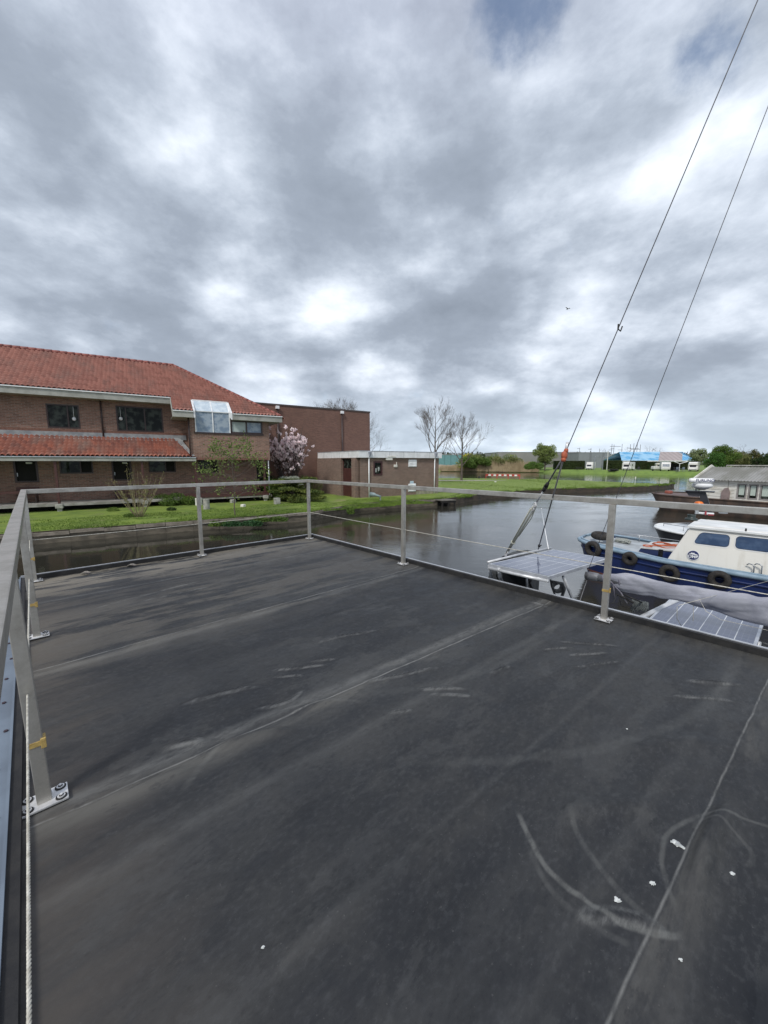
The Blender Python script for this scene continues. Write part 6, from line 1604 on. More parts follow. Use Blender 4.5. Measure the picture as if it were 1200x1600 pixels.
mb = MB(FT)
for s_ in (-1, 1): mb.cyl((xa - .12, -.84 + .0 * s_), .05, .74, 1.02, 12)
mb.build('bollard', m_rubber, tug)
mb = MB(FT); mb.cyl((.55, 0), .035, .92, 1.08, 10); mb.cyl((.72, 0), .035, .92, 1.08, 10); mb.tube([(.45, 0, 1.04), (.82, 0, 1.04)], .02, 8); mb.build('bitts', m_navy, tug, True)
mb = MB(FT); mb.blob((.98, .15, .93), .20, .13, .07, 3, .25); o = mb.build('net_heap', M('grey_net', (.20, .22, .20), (.34, .35, .32), 30, .95, bump=1, bscale=60), None, False, origin=FT @ Vector((.98, .15, .88))); tag(o, 'heap of grey netting on the bow deck of the blue workboat', 'net')
# rail along the foredeck
mb = MB(FT); mb.tube([(.5, .55, 1.05), (1.2, .85, 1.04), (2.4, .95, 1.0)], .012, 6)
for q in ((.5, .55, 1.05), (1.2, .85, 1.04), (2.4, .95, 1.0)): mb.tube([(q[0], q[1], .8), q], .012, 6)
mb.build('deck_rail', m_zinc, tug, True)
# exhaust pipe on the roof front edge
xs_ = fcol(FT, 1081, .1, 1.9); mb = MB(FT); zs0 = zroof + .05; zs1 = frow(FT, xs_, .1, 804); mb.lathe([(.14, zs0 - .02), (.13, zs0 + .02), (.085, zs0 + .03), (.085, zs1 - .02), (.095, zs1), (.07, zs1), (.07, zs1 - .05)], 16, Matrix.Translation((xs_, .1, 0)))
mb.build('exhaust_stack', M('dark_green_paint', (.03, .045, .042), None, 3, .45), tug, True)
mb = MB(FT)
for x in (3.6, 4.3, 5.1): mb.cyl((x, -CY + .12), .016, zroof - .02, zroof + .05, 8)
mb.build('roof_cleats', m_rubber, tug)
# tyre fenders: hung along the side, one laid on the bow
m_tyref = M('old_tyre', (.013, .012, .012), (.030, .026, .022), 14, .8, bump=.5, bscale=30)
def tyre_mesh(mb, T, r=.20, w=.068): mb.torus(T, r * 1.02 - w * .8, w, 28, 10, 1.15)
def tyre_fender(px, py, r, label, tilt=0.0, side=-1):
    # find x on hull side
    best = min((abs(proj(FT @ Vector((x_, -interp(stT, x_)[1] - .07, interp(stT, x_)[2] - .25)))[0] - px), x_) for x_ in np.linspace(.02, 8, 400))[1]
    x_, w, z, _ = interp(stT, best); x2, w2, *_r = interp(stT, best + .1); an = math.atan2(-(w2 - w), .1)
    zc = frow(FT, x_, -w - .07, py); T = FT @ frame((x_, -w - .06, zc), an) @ Matrix.Rotation(R(90 + tilt), 4, 'X')
    t = thing('tyre_fender', label, 'tyre', FT @ frame((x_, -w - .06, zc)), 'tyre fenders of the blue workboat')
    mb = MB(T); tyre_mesh(mb, Matrix.Identity(4), r); mb.build('tyre', m_tyref, t, True)
    mb = MB(FT); mb.tube([(x_, -w - .06, zc + r * .8), (x_, -w + .02, z + .02), (x_, -w + .12, z + .03)], .009, 6); mb.build('lanyard', M('dark_rope', (.05, .045, .04), None, 30, .9), t, True)
tyre_fender(926, 858, .215, 'tyre fender hanging at the very bow of the blue workboat', 8)
tyre_fender(983, 873, .165, 'tyre fender hanging second from the bow, beside the low foredeck', 4)
tyre_fender(1045, 896, .20, 'tyre fender hanging under the front corner of the cream cabin', 3)
tyre_fender(1124, 906, .195, 'tyre fender hanging nearest the two grab handles of the cream cabin', 3)
pt_ = P(938, 837, 1.10); t = thing('tyre_fender', 'tyre lying flat on top of the bow of the blue workboat', 'tyre', Matrix.Translation(pt_), 'tyre fenders of the blue workboat'); mb = MB(); tyre_mesh(mb, Matrix.Translation(pt_) @ Matrix.Rotation(R(6), 4, 'X'), .225, .075)
mb.build('tyre', m_tyref, t, True)

# --- black and white cruiser behind the tug
bw = P(1024, 821, .85); FC2 = frame((bw.x, bw.y, 0), BA + R(4))
cr = thing('cabin_cruiser', 'low black and white cruiser behind the blue workboat, with solar roof and radar mast', 'boat', FC2)
m_black = M('black_hull', (.015, .017, .022), (.03, .03, .035), 2, .3); m_boatwhite = M('boat_white', (.76, .78, .78), (.64, .67, .68), 2, .35)
st2 = bow_stations(11, 1.45, 3.2, .85, .70, .66, .5, p=.8); mb = MB(FC2); hull_mesh(mb, st2, ((0., 0.), (.3, .05), (.7, .12), (1., .2)), bottom=-.2); mb.build('hull', m_black, cr, True)
mb = MB(FC2); deck_plate(mb, st2, .0, .0); mb.build('deck', m_boatwhite, cr)
for s_ in (-1, 1): mb = MB(FC2); mb.tube([(x, s_ * w, z + .01) for x, w, z, r_ in st2], .035, 6); mb.build('gunwale', m_boatwhite, cr, True)
for s_ in (-1, 1): mb = MB(FC2); mb.tube([(x + .02 + r_ * .4, s_ * (w * .95), z - .34) for x, w, z, r_ in st2], .012, 6); mb.build('hull_stripe', m_boatwhite, cr, True)
mb = MB(FC2); mb.bbox(1.6, 3.3, -.62, .62, .70, .86, .04); hc = mb.build('fore_hatch', m_black, cr)
mb = MB(FC2)
for k in (0, 1, 2): mb.box(1.7 + .72 * k, 1.75 + .72 * k, -.63, .63, .861, .872)
mb.box(1.6, 3.3, -.03, .03, .8625, .874); mb.build('hatch_bars', m_boatwhite, hc)
mb = MB(FC2); mb.tube([(.25, .0, .95), (.9, -.55, .98), (1.9, -.95, .96)], .012, 6); mb.tube([(.25, .0, .95), (.9, .55, .98), (1.9, .95, .96)], .012, 6)
for x, y in ((.25, 0), (.9, -.55), (1.9, -.95), (.9, .55), (1.9, .95)): mb.tube([(x, y, .7), (x, y, .97)], .012, 6)
mb.build('bow_rail', m_zinc, cr, True)
zc2 = 1.38; mb = MB(FC2)
vs = []
for x, w, z in ((3.5, 1.0, .72), (10.5, 1.1, .62), (10.5, 1.0, zc2), (4.3, .92, zc2)): vs += [(x, -w, z), (x, w, z)]
mb.add(vs, [(0, 2, 4, 6), (1, 7, 5, 3), (0, 6, 7, 1), (6, 4, 5, 7), (2, 3, 5, 4)]); mb.build('cabin', m_boatwhite, cr)
mb = MB(FC2)
for k in range(6): x = 4.6 + .95 * k; mb.quad((x, -1.02, .95), (x + .7, -1.03, .95), (x + .7, -.985, 1.22), (x, -.975, 1.22))
mb.build('side_windows', m_glass, cr)
mb = MB(FC2); mb.bbox(4.2, 10.6, -1.05, 1.05, zc2 + .002, zc2 + .07, .03); mb.build('cabin_roof', m_boatwhite, cr)
m_pvdark = M('dark_solar', (.02, .025, .035), (.035, .04, .05), 6, .2)
for k in range(4): mb = MB(FC2); mb.bbox(4.9 + 1.45 * k, 6.25 + 1.45 * k, -.80, -.10, zc2 + .10, zc2 + .13, .01); mb.build('solar_panel', m_pvdark, cr)
for k in range(4): mb = MB(FC2); mb.bbox(4.9 + 1.45 * k, 6.25 + 1.45 * k, .05, .75, zc2 + .10, zc2 + .13, .01); mb.build('solar_panel', m_pvdark, cr)
mb = MB(FC2)
for s_ in (-1, 1): mb.tube([(4.3, s_ * 1.0, zc2 + .19), (10.4, s_ * 1.0, zc2 + .17)], .022, 6); [mb.cyl((4.4 + q, s_ * 1.0), .014, zc2 + .05, zc2 + .19, 6) for q in range(6)]
mb.build('roof_rail', m_boatwhite, cr, True)
# radar mast
def cpt(px, py, y=0.): # x on cruiser axis for column
    x = fcol(FC2, px, y, 1.8); return x
xm2 = cpt(1105, 800); mz = lambda py: frow(FC2, xm2, 0, py)
mast = MB(FC2)
def lz(px, z): return fcol(FC2, px, 0, z)
b0, b1 = (lz(1106, zc2), 0, zc2 + .05), (lz(1098, mz(769)), 0, mz(769))
mast.add([(b0[0] - .13, -.10, b0[2]), (b0[0] + .13, -.10, b0[2]), (b0[0] + .13, .10, b0[2]), (b0[0] - .13, .10, b0[2]), (b1[0] - .10, -.06, b1[2]), (b1[0] + .08, -.06, b1[2]), (b1[0] + .08, .06, b1[2]), (b1[0] - .10, .06, b1[2])], [(0, 3, 2, 1), (4, 5, 6, 7), (0, 1, 5, 4), (1, 2, 6, 5), (2, 3, 7, 6), (3, 0, 4, 7)])
xq = lz(1092, b1[2]); mast.bbox(xq - .38, xq + .42, -.16, .16, b1[2] - .001, b1[2] + .035, .01); mast.add([(xq - .26, -.1, b1[2] - .14), (xq + .02, -.1, b1[2] - .14), (xq + .1, -.1, b1[2]), (xq - .36, -.1, b1[2]), (xq - .26, .1, b1[2] - .14), (xq + .02, .1, b1[2] - .14), (xq + .1, .1, b1[2]), (xq - .36, .1, b1[2])], [(0, 1, 2, 3), (7, 6, 5, 4), (0, 4, 5, 1)])
zcr = mz(797); mast.tube([(lz(1092, zcr), 0, zcr + .02), (lz(1118, zcr), 0, zcr + .06)], .014, 6); mast.tube([(lz(1100, zcr), 0, zcr - .05), (lz(1100, zcr), 0, zcr + .2)], .012, 6)
ms = mast.build('radar_mast', m_black, cr)
camdir = Vector((bw.x, bw.y, 0)).normalized(); aface = math.atan2(-camdir.x, camdir.y) + R(6)
ctr = FC2 @ Vector((lz(1096, mz(750)), 0, mz(751))); Fr = Matrix.Translation(ctr) @ Matrix.Rotation(aface, 4, 'Z')
wr_ = 40 / 600 * ctr.length * .5 * .6
mb = MB(Fr); mb.bbox(-wr_, wr_, -.09, .09, -.075, .075, .07); sc = mb.build('radar_scanner', m_white, ms, True)
text_obj('radar_lettering', 'FURUNO', .125, Fr @ Matrix.Translation((wr_ * .26, -.094, 0)) @ Matrix.Rotation(math.pi / 2, 4, 'X'), m_badge, ms, .0015)
zt3 = mz(757) - ctr.z; zb3 = mz(768) - ctr.z
mb = MB(Fr); mb.tube([(-.12, 0, zb3), (-.12, 0, -.07)], .02, 6); mb.bbox(-.2, -.02, -.06, .06, -.16, -.07, .01); mb.build('scanner_post', m_zinc, ms, True)
mb = MB(Fr); mb.lathe([(.09, zb3 + .04), (.22, zb3 + .11), (.29, zb3 + .16), (.29, zt3 - .02), (.26, zt3 + .02), (.07, zt3 + .04)], 24, Matrix.Translation((.06, .14, 0))); mb.build('radar_dome', m_white, ms, True)
oz = mz(787.5); xo = lz(1092.5, oz); mb = MB(FC2); mb.lathe([(.10, -.12), (.10, -.04), (.135, -.03), (.13, .03), (.09, .075), (.02, .09)], 18, Matrix.Translation((xo, -.12, oz))); mb.build('orange_beacon', M('beacon_orange', (.80, .20, .03), (.62, .14, .02), 5, .25), ms, True)
mb = MB(FC2); mb.tube([(xo, -.12, oz - .12), (xo, -.10, zc2 + .3), (xo + .25, 0, zc2 + .25)], .02, 6); mb.build('beacon_arm', m_black, ms)
mb = MB(FC2); xx_ = lz(1092, zc2 + .25); mb.lathe([(.05, 0), (.05, .1), (.09, .13), (.09, .2), (.02, .22)], 14, Matrix.Translation((xx_, -.5, zc2 + .07))); mb.bbox(xx_ + .05, xx_ + .45, -.62, -.42, zc2 + .08, zc2 + .14, .02); mb.build('roof_fittings', m_boatwhite, cr, True)
mb = MB(FC2); xx_ = lz(1130, zc2 + .25); mb.lathe([(.12, 0), (.13, .1), (.14, .2), (.1, .22)], 14, Matrix.Translation((xx_, .3, zc2 + .07))); mb.build('roof_vent', m_boatwhite, cr, True)
mb = MB(FC2); xx_ = lz(1107, zc2 + .2); mb.bbox(xx_ - .04, xx_ + .01, -.72, -.68, zc2 + .07, zc2 + .24, .01); mb.bbox(xx_ + .05, xx_ + .2, -.75, -.65, zc2 + .07, zc2 + .11, .01); mb.build('red_grip', M('dull_red', (.36, .05, .06), None, 3, .5), cr)

# --- converted barge with white boarded deckhouse
FBg = frame((19.8, 27.6, 0), math.atan2(-.89, .45))
bg = thing('houseboat_barge', 'rust-brown barge with white boarded deckhouse and grey corrugated roof', 'barge', FBg)
m_rust = M('rusty_hull', (.115, .075, .055), (.06, .045, .038), 2.2, .8, bump=.2, stretch=(1, 1, .4)); m_rdeck = M('red_brown_deck', (.15, .105, .095), (.10, .075, .07), 2, .7)
st3 = bow_stations(17, 2.1, 3.0, 1.02, .98, .95, .9, p=.7); mb = MB(FBg); hull_mesh(mb, st3, ((0., 0.), (.5, .04), (1., .12)), bottom=-.3); mb.build('hull', m_rust, bg, True)
mb = MB(FBg); deck_plate(mb, st3, -.02, .02); mb.build('deck', m_rdeck, bg)
for s_ in (-1, 1): mb = MB(FBg); mb.tube([(x, s_ * w, z + .02) for x, w, z, r_ in st3], .05, 6); mb.build('rubbing_rail', m_rust, bg, True)
mb = MB(FBg); mb.bbox(.45, .80, -.2, .2, 1.0, 1.2, .05); mb.build('winch_box', M('brick_red_paint', (.34, .10, .07), None, 4, .6), bg)
yh = -1.75; x0h = fcol(FBg, 1095, yh, 1.8); zEh = frow(FBg, fcol(FBg, 1150, yh, 2.2), yh, 750)
wrects = []
for pa, pb in ((1152, 1167.5), (1170, 1185.5), (1188, 1206)):
    xa_, xb_ = fcol(FBg, pa, yh, 1.8), fcol(FBg, pb, yh, 1.8); xm_ = (xa_ + xb_) / 2; wrects.append((xa_, xb_, frow(FBg, xm_, yh, 779), frow(FBg, xm_, yh, 757.5)))
zw0 = min(r[2] for r in wrects); zw1 = max(r[3] for r in wrects); wrects = [(a, b_, zw0, zw1) for a, b_, *_ in wrects]
mb = MB(FBg); mb.wall(x0h, 15.5, .96, zEh, yh, .12, wrects)
zRh = frow(FBg, fcol(FBg, 1120, 0, 3.), 0, 729.5)
mb.quad((x0h, yh + .12, .96), (x0h, -yh, .96), (x0h, -yh, zEh), (x0h, yh + .12, zEh)); mb.quad((15.5, yh, .96), (15.5, -yh, .96), (15.5, -yh, zEh), (15.5, yh, zEh)); mb.quad((x0h, -yh, .96), (15.5, -yh, .96), (15.5, -yh, zEh), (x0h, -yh, zEh))
mb.add([(x0h, yh + .1, zEh), (x0h, -yh, zEh), (x0h, 0, zRh - .05)], [(0, 1, 2)]); hs = mb.build('deckhouse', m_white_dirty, bg)
mb = MB(FBg)
for k in range(1, 6): z = .96 + (zEh - .96) * k / 6; mb.box(x0h, wrects[0][0] - .1, yh - .008, yh - .001, z - .008, z + .008)
mb.box(fcol(FBg, 1138, yh, 1.8) - .015, fcol(FBg, 1138, yh, 1.8) + .015, yh - .012, yh - .001, .97, zEh); mb.build('board_joints', M('joint_grey', (.34, .33, .29), None, 5, .8), hs)
for r in wrects:
    w = window(bg, FBg, r, yh, (), panes=[m_glass], fm=M('grey_brown_frame', (.30, .28, .27), None, 4, .6), fw=.06, depth=.09)
    mb = MB(FBg); mb.quad((r[0] + .08, yh + .045, r[2] + (r[3] - r[2]) * .24), (r[1] - .12, yh + .045, r[2] + (r[3] - r[2]) * .24), (r[1] - .12, yh + .045, r[3] - .08), (r[0] + .08, yh + .045, r[3] - .08)); mb.build('net_curtain', M('pale_green_curtain', (.50, .58, .52), (.42, .49, .44), 8, .8, stretch=(6, 1, 1)), w)
xx_ = fcol(FBg, 1133, yh - .1, 1.4); zz_a, zz_b = frow(FBg, xx_, yh, 778), frow(FBg, xx_, yh, 761.5); mb = MB(FBg); q = .20
mb.add([(xx_ - q, yh - .08, zz_a - .3), (xx_ + q, yh - .08, zz_a - .3), (xx_ + q, yh - .08, zz_b - .28), (xx_ + .1, yh - .08, zz_b), (xx_ - q * .4, yh - .08, zz_b - .06), (xx_ - q, yh - .08, zz_b - .3), (xx_ - q, yh - .003, zz_a - .3), (xx_ + q, yh - .003, zz_a - .3), (xx_ + q, yh - .003, zz_b - .28), (xx_ + .1, yh - .003, zz_b), (xx_ - q * .4, yh - .003, zz_b - .06), (xx_ - q, yh - .003, zz_b - .3)],
      [(0, 1, 2, 3, 4, 5)] + [(k, 6 + k, 6 + (k + 1) % 6, (k + 1) % 6) for k in range(6)])
o = mb.build('pointed_board', M('grey_mauve_board', (.26, .20, .19), (.2, .16, .15), 4, .7), None, False, origin=FBg @ Vector((xx_, yh - .08, .96))); tag(o, 'pointed grey-mauve board leaning against the white deckhouse wall left of its windows', 'board')
xs_ = np.linspace(x0h - .25, 15.8, 900); vv = np.linspace(0, 1, 14); VV, XX = np.meshgrid(vv, xs_)
for sgn in (-1, 1):
    Yr = sgn * (abs(yh) + .25) * (1 - VV); Zr = zEh - .04 + (zRh - zEh + .04) * VV + .018 * np.sin(2 * np.pi * XX / .15)
    grid_mesh('roof', XX, Yr, Zr, M('grey_corrugated_roof', (.26, .26, .25), (.17, .17, .15), 1.3, .8, stretch=(1, .4, 1)), bg)
mb = MB(FBg)
for sgn in (-1, 1): mb.add([(x0h - .32, sgn * (abs(yh) + .28), zEh - .14), (x0h - .26, sgn * (abs(yh) + .28), zEh - .14), (x0h - .26, 0, zRh - .06), (x0h - .32, 0, zRh - .06), (x0h - .32, sgn * (abs(yh) + .28), zEh + .06), (x0h - .26, sgn * (abs(yh) + .28), zEh + .06), (x0h - .26, 0, zRh + .14), (x0h - .32, 0, zRh + .14)], [(0, 1, 2, 3), (4, 7, 6, 5), (0, 4, 5, 1), (0, 3, 7, 4), (1, 5, 6, 2)])
mb.build('bargeboard', m_white_dirty, bg)
xr0 = fcol(FBg, 1136, .1, 3.2); zr_ = frow(FBg, xr0, .1, 727.5); mb = MB(FBg); mb.tube([(xr0, .1, zr_), (15, .1, zr_)], .05, 6); mb.box(xr0, 15, .05, .16, zRh, zr_ - .12)
for k in range(7): mb.tube([(xr0 + k * 1.0, .1, zRh - .05), (xr0 + k * 1.0, .1, zr_)], .03, 5)
mb.build('ridge_pipe', m_conc, bg)
mb = MB(FBg); mb.box(xr0, 15, .30, .42, zRh - .3, zr_ - .14); mb.build('ridge_box', m_void, bg)

# --- sailing yacht alongside
SA = math.atan2(-.73, .68); BZm = 1.93
be = P(918, 899, BZm); FS = frame((be.x, be.y, 0), SA)        # x forward to the mast, y away from the houseboat
yacht = thing('sailing_yacht', 'sailing yacht alongside the deck with grey boom cover, backstay tackle and stern arch', 'yacht', FS)
m_gel = M('grey_white_gelcoat', (.62, .64, .66), (.54, .55, .57), 2, .35)
m_tubew = M('white_tube', (.62, .63, .64), (.48, .49, .50), 8, .35, metal=.3)
sts = []
for k in range(15): t_ = k / 14; x = -1.15 + 8.2 * t_; w = 1.02 * (.62 + 1.2 * t_ * (1 - t_) * 1.25) * (1 if t_ < .6 else max(.02, 1 - ((t_ - .6) / .4) ** 2)); sts.append((x, w, .62 + .14 * t_, 0))
YO = -.12; Fh = FS @ Matrix.Translation((0, YO, 0)); mb = MB(Fh); hull_mesh(mb, sts, ((0., 0.), (.4, .08), (.8, .25), (1., .5)), bottom=-.25); mb.build('hull', m_gel, yacht, True)
mb = MB(Fh); deck_plate(mb, sts, .005, .0); mb.build('deck', m_gel, yacht)
mb = MB(Fh); mb.bbox(1.6, 4.6, -.55, .55, .6, 1.05, .08); mb.build('coachroof', m_gel, yacht)
# solar panels (own parts of the arch)
def pv_mat(name, nu, nv, c1, c2, wl, wu=()):
    m, nt, b = newmat(name); uvn = nt.node('ShaderNodeUVMap'); uvn.uv_map = 'UVMap'; u, v, _z = nt.sep(uvn.outputs[0])
    def grid(q, n, w):
        f = nt.math('FRACT', nt.math('MULTIPLY', q, n)); d0 = nt.math('MINIMUM', f, nt.math('SUBTRACT', 1., f)); return nt.math('LESS_THAN', d0, w)
    cell = nt.math('MAXIMUM', grid(u, nu, wl), grid(v, nv, wl * nv / nu * 1.0))
    fine = nt.math('MAXIMUM', grid(u, nu * 3, .05), grid(v, nv * 3, .03))
    c = nt.mix(nt.mapr(nt.noise(nt.scalev(uvn.outputs[0], (nu * 2, nv * 2, 1)), 1.5, 3), .3, .7), c1, c2)
    c = nt.mix(nt.math('MULTIPLY', fine, .35), c, (.20, .22, .28)); c = nt.mix(nt.math('MULTIPLY', cell, .5), c, (.15, .17, .22))
    for (ax, pos, w) in wu: q = u if ax == 'u' else v; c = nt.mix(nt.math('LESS_THAN', nt.math('ABSOLUTE', nt.math('SUBTRACT', q, pos)), w), c, (.58, .60, .62))
    nt.put(b.inputs['Base Color'], c); b.inputs['Roughness'].default_value = .42; b.inputs['Coat Weight'].default_value = .9; b.inputs['Coat Roughness'].default_value = .07
    return m
m_pv1 = pv_mat('solar_cells_a', 6, 12, (.060, .075, .135), (.085, .097, .155), .02, [('v', .5, .005)] + [('u', k / 6, .003) for k in range(1, 6)])
m_pv2 = pv_mat('solar_cells_b', 6, 9, (.035, .048, .105), (.055, .066, .125), .02, [('u', k / 6, .0045) for k in range(1, 6)])
def panel(name, A, B, C, D, mat, par, th=.035, fr=.022):
    A, B, C, D = map(Vector, (A, B, C, D)); up = (B - A).cross(D - A).normalized(); up = up if up.z > 0 else -up; mb = MB(); dn = -up * th
    mb.add([A, B, C, D, A + dn, B + dn, C + dn, D + dn], [(0, 1, 2, 3), (7, 6, 5, 4), (0, 4, 5, 1), (1, 5, 6, 2), (2, 6, 7, 3), (3, 7, 4, 0)]); p = mb.build(name, m_alu, par)
    eu = (B - A).normalized() * fr; ev = (D - A).normalized() * fr; o = up * .002; mb = MB(); mb.quad(A + eu + ev + o, B - eu + ev + o, C - eu - ev + o, D + eu - ev + o, uv=((0, 0), (1, 0), (1, 1), (0, 1))); mb.build('solar_cells', mat, p); return p
z1_ = 2.03; A1, D1, C1, B1 = P(763.5, 881, z1_), P(864, 858.5, z1_), P(951, 872.5, z1_), P(857.5, 901, z1_)
panel('stern_solar_panel', A1, B1, C1, D1, m_pv1, yacht)
def seg(px0, py0, z0, px1, py1, z1, r, name, mat, n=10, mid=None, par=yacht):
    a, b_ = P(px0, py0, z0), P(px1, py1, z1); mb = MB(); pts = [a] + ([P(*mid)] if mid else []) + [b_]; mb.tube(pts, r, n); return mb.build(name, mat, par, True)
# arch tubes below the panel: continue down to the deck
def leg(px0, py0, z0, px1, py1, z1, r=.019, ext=1.0, nm='arch_tube', bow=None):
    a, b_ = P(px0, py0, z0), P(px1, py1, z1); d_ = (b_ - a); k = max(1., (a.z - .68) / max(a.z - b_.z, .05)) if ext else 1.; e = a + d_ * k
    mb = MB(); mb.tube([a, b_.lerp(a, .5) + (Vector(bow) if bow else Vector((0, 0, 0))), b_, e], r, 10); return mb.build(nm, m_tubew, yacht, True)
leg(765, 884, 2.0, 770, 907, 1.72, .020, bow=(-.012, 0, 0)); leg(779, 889, 2.0, 786, 912, 1.70, .020, bow=(-.012, 0, 0)); leg(823, 896, 1.98, 824, 922, 1.68, .012); leg(880, 901, 1.96, 897, 942, 1.58, .016)
mb = MB(); mb.tube([A1 + Vector((0, 0, -.05)), B1 + Vector((0, 0, -.05))], .017, 8); mb.tube([D1 + Vector((0, 0, -.05)), C1 + Vector((0, 0, -.05))], .017, 8); mb.tube([A1.lerp(D1, .03) + Vector((-.03, .03, .005)), A1.lerp(D1, .5) + Vector((-.035, .03, .015)), D1 + Vector((-.02, .03, .01))], .016, 8); mb.build('arch_frame', m_tubew, yacht, True)
# second panel beside the cockpit
z2_ = 1.66; A2, B2 = P(1011, 969, z2_), P(1181, 1013, z2_); e_ = (B2 - A2).normalized(); pr = Vector((-e_.y, e_.x, 0)); D2, C2 = A2 + pr * 1.28 + e_ * .0, B2 + pr * 1.28
panel('side_solar_panel', A2, B2, C2, D2, m_pv2, yacht)
a, b_ = P(997, 968, 1.64), P(1052, 941, 1.66); d_ = (b_ - a); mb = MB(); mb.tube([a - d_ * .6, a, b_, b_ + d_ * .6], .028, 12); mb.build('support_tube', m_tubew, yacht, True)
mb = MB()
for q, tt in ((A2, .2), (B2, .1)): mb.tube([q + pr * .3 - Vector((0, 0, .04)), q + pr * .3 - Vector((0, 0, .95))], .018, 8)
mb.build('panel_leg', m_tubew, yacht, True)
# boom with cover
bl = 2.6
mb = MB(FS); mb.tube([(-.02, 0, BZm), (bl, 0, BZm - .02)], .042, 12); mb.lathe([(.040, 0), (.048, .02), (.048, .10), (.040, .12)], 14, Matrix.Translation((.0, 0, BZm)) @ Matrix.Rotation(R(90), 4, 'Y')); boom = mb.build('boom', M('dull_boom', (.22, .225, .235), (.14, .14, .15), 6, .55, metal=.3), yacht, True)
ns, na = 150, 72; tt = np.linspace(0, 1, ns); aa = np.linspace(0, 2 * np.pi, na + 1); AA, TT = np.meshgrid(aa, tt)
xx = .17 + TT * (bl - .1); hgt = .045 + .050 * np.clip(TT / .08, 0, 1) ** .7 + .045 / (1 + np.exp(-(TT - .46) / .05)) + .010 * np.sin(TT * 17 + .6); wid = .035 + .075 * TT ** .6
ca, sa = np.cos(AA), np.sin(AA)
fold = -.014 * np.abs(np.sin(AA * .35 + TT * 9 + 2.2 * fbm(TT * 6, AA * .5, 31, 2))) ** 9 - .012 * np.abs(np.sin(-AA * .5 + TT * 15 + 3 * fbm(TT * 5, AA * .6, 41, 2))) ** 12 + .006 * np.sin(AA * 3 + TT * 26 + 3 * fbm(TT * 5, AA * .7, 2, 3)) * TT ** .3 + .035 * (fbm(TT * 5 + AA * .8, AA * .9, 6, 3) - .44) + .022 * (fbm(TT * 14 + AA * 2.2, AA * .35 - TT * 2, 16, 2) - .38)
rr = 1 + fold / .08
YYc = wid * ca * rr; ZZc = np.where(sa > 0, hgt * .95 * np.abs(sa) ** .9 * np.sign(sa), hgt * 1.05 * sa) * rr
ZZc = ZZc + BZm + .02 - .035 * np.sin(TT * np.pi) * .5
YYc[:, -1] = YYc[:, 0]; ZZc[:, -1] = ZZc[:, 0]
m_cover, nt, b = newmat('grey_sail_cover'); n_ = nt.noise(nt.scalev(nt.coord(), (1, 1, 1)), 6, 6, .6); nt.put(b.inputs['Base Color'], nt.mix(nt.mapr(n_, .35, .68), (.36, .365, .405), (.27, .275, .32))); b.inputs['Roughness'].default_value = .8
cr_ = nt.noise(nt.vmath('ADD', nt.scalev(nt.coord(), (7, 3, 11)), nt.scalev(nt.noise(nt.coord(), 5, 3, out='Color'), (3, 3, 3))), 1.0, 4, .55)
dg = nt.noise(nt.vmath('ADD', nt.scalev(nt.coord(), (14, 3, 5)), nt.scalev(nt.noise(nt.coord(), 3, 3, out='Color'), (4, 4, 4))), 1.0, 2, .5); dg = nt.math('ABSOLUTE', nt.math('SUBTRACT', dg, .5))
nt.put(b.inputs['Normal'], nt.bump(nt.noise(nt.coord(), 220, 2), .12, .002, nt.bump(cr_, .25, .02)))
grid_mesh('boom_cover', xx, YYc, ZZc, m_cover, yacht, smooth=True)
mb = MB(FS)
for x, w in ((.17, .045), (.24, .052), (.33, .05)): mb.torus(Matrix.Translation((x, 0, BZm + .01)) @ Matrix.Rotation(R(84), 4, 'Y'), w, .007, 16, 5)
mb.tube([(.2, .02, BZm + .04), (.28, -.05, BZm - .03), (.30, -.045, BZm - .17)], .008, 5); mb.tube([(.25, -.05, BZm + .0), (.36, -.06, BZm - .10), (.42, -.05, BZm - .2)], .007, 5)
mb.build('cover_lashing', M('purple_grey_strap', (.12, .11, .15), (.3, .29, .32), 9, .8), yacht, True)
for px, ya, yb_ in ((1084, 922, 971), (1058, 948, 984)):
    a, b_ = P(px, ya, 1.98), P(px - 1 if px > 1070 else px + 10, yb_, 1.72); mb = MB(); mb.tube([a, a.lerp(b_, .5) + Vector((.0 if px > 1070 else -.03, 0, 0)), b_], .0026, 5); mb.build('thin_line', m_wire, yacht, True)
mb = MB(); q = [P(1092, 935, 1.97), P(1103, 955, 1.90), P(1125, 968, 1.83), P(1200, 985, 1.8)]; mb.tube(q, .0022, 5); mb.build('thin_line', m_wire, yacht, True)
mb = MB(); mb.tube([P(1200, 908, 2.02), P(1060, 946, 1.99)], .002, 5); mb.build('thin_line', m_wire, yacht, True)
# mast and rigging
hm = 2.32; masthead = FS @ Vector((hm, 0, 10.6))
mb = MB(FS); mb.tube([(hm, 0, .7), (hm, 0, 10.8)], .065, 14); mb.build('mast', m_alu, yacht, True)
endb = FS @ Vector((0, 0, BZm + .05)); mb = MB(); mb.tube([endb, masthead], .0032, 6); mb.build('topping_lift', M('dark_wire', (.17, .17, .18), None, 30, .5), yacht, True)
mb = MB(); lo_ = P(905, 942, 1.62); mb.tube([FS @ Vector((0, 0, BZm - .04)), lo_, lo_ + (lo_ - endb) * 1.6], .0055, 6); mb.build('mainsheet', MATS['dark_wire'], yacht, True)
blk = P(882, 711, 3.255)
mb = MB(); mb.tube([blk, masthead], .0036, 6); mb.build('backstay', MATS['dark_wire'], yacht, True)
mb = MB(Matrix.Translation(blk)); mb.blob((0, 0, 0), .024, .02, .038, 2, .12); mb.blob((.012, 0, .035), .017, .015, .022, 2, .1); mb.blob((-.006, 0, -.035), .019, .018, .02, 2, .1)
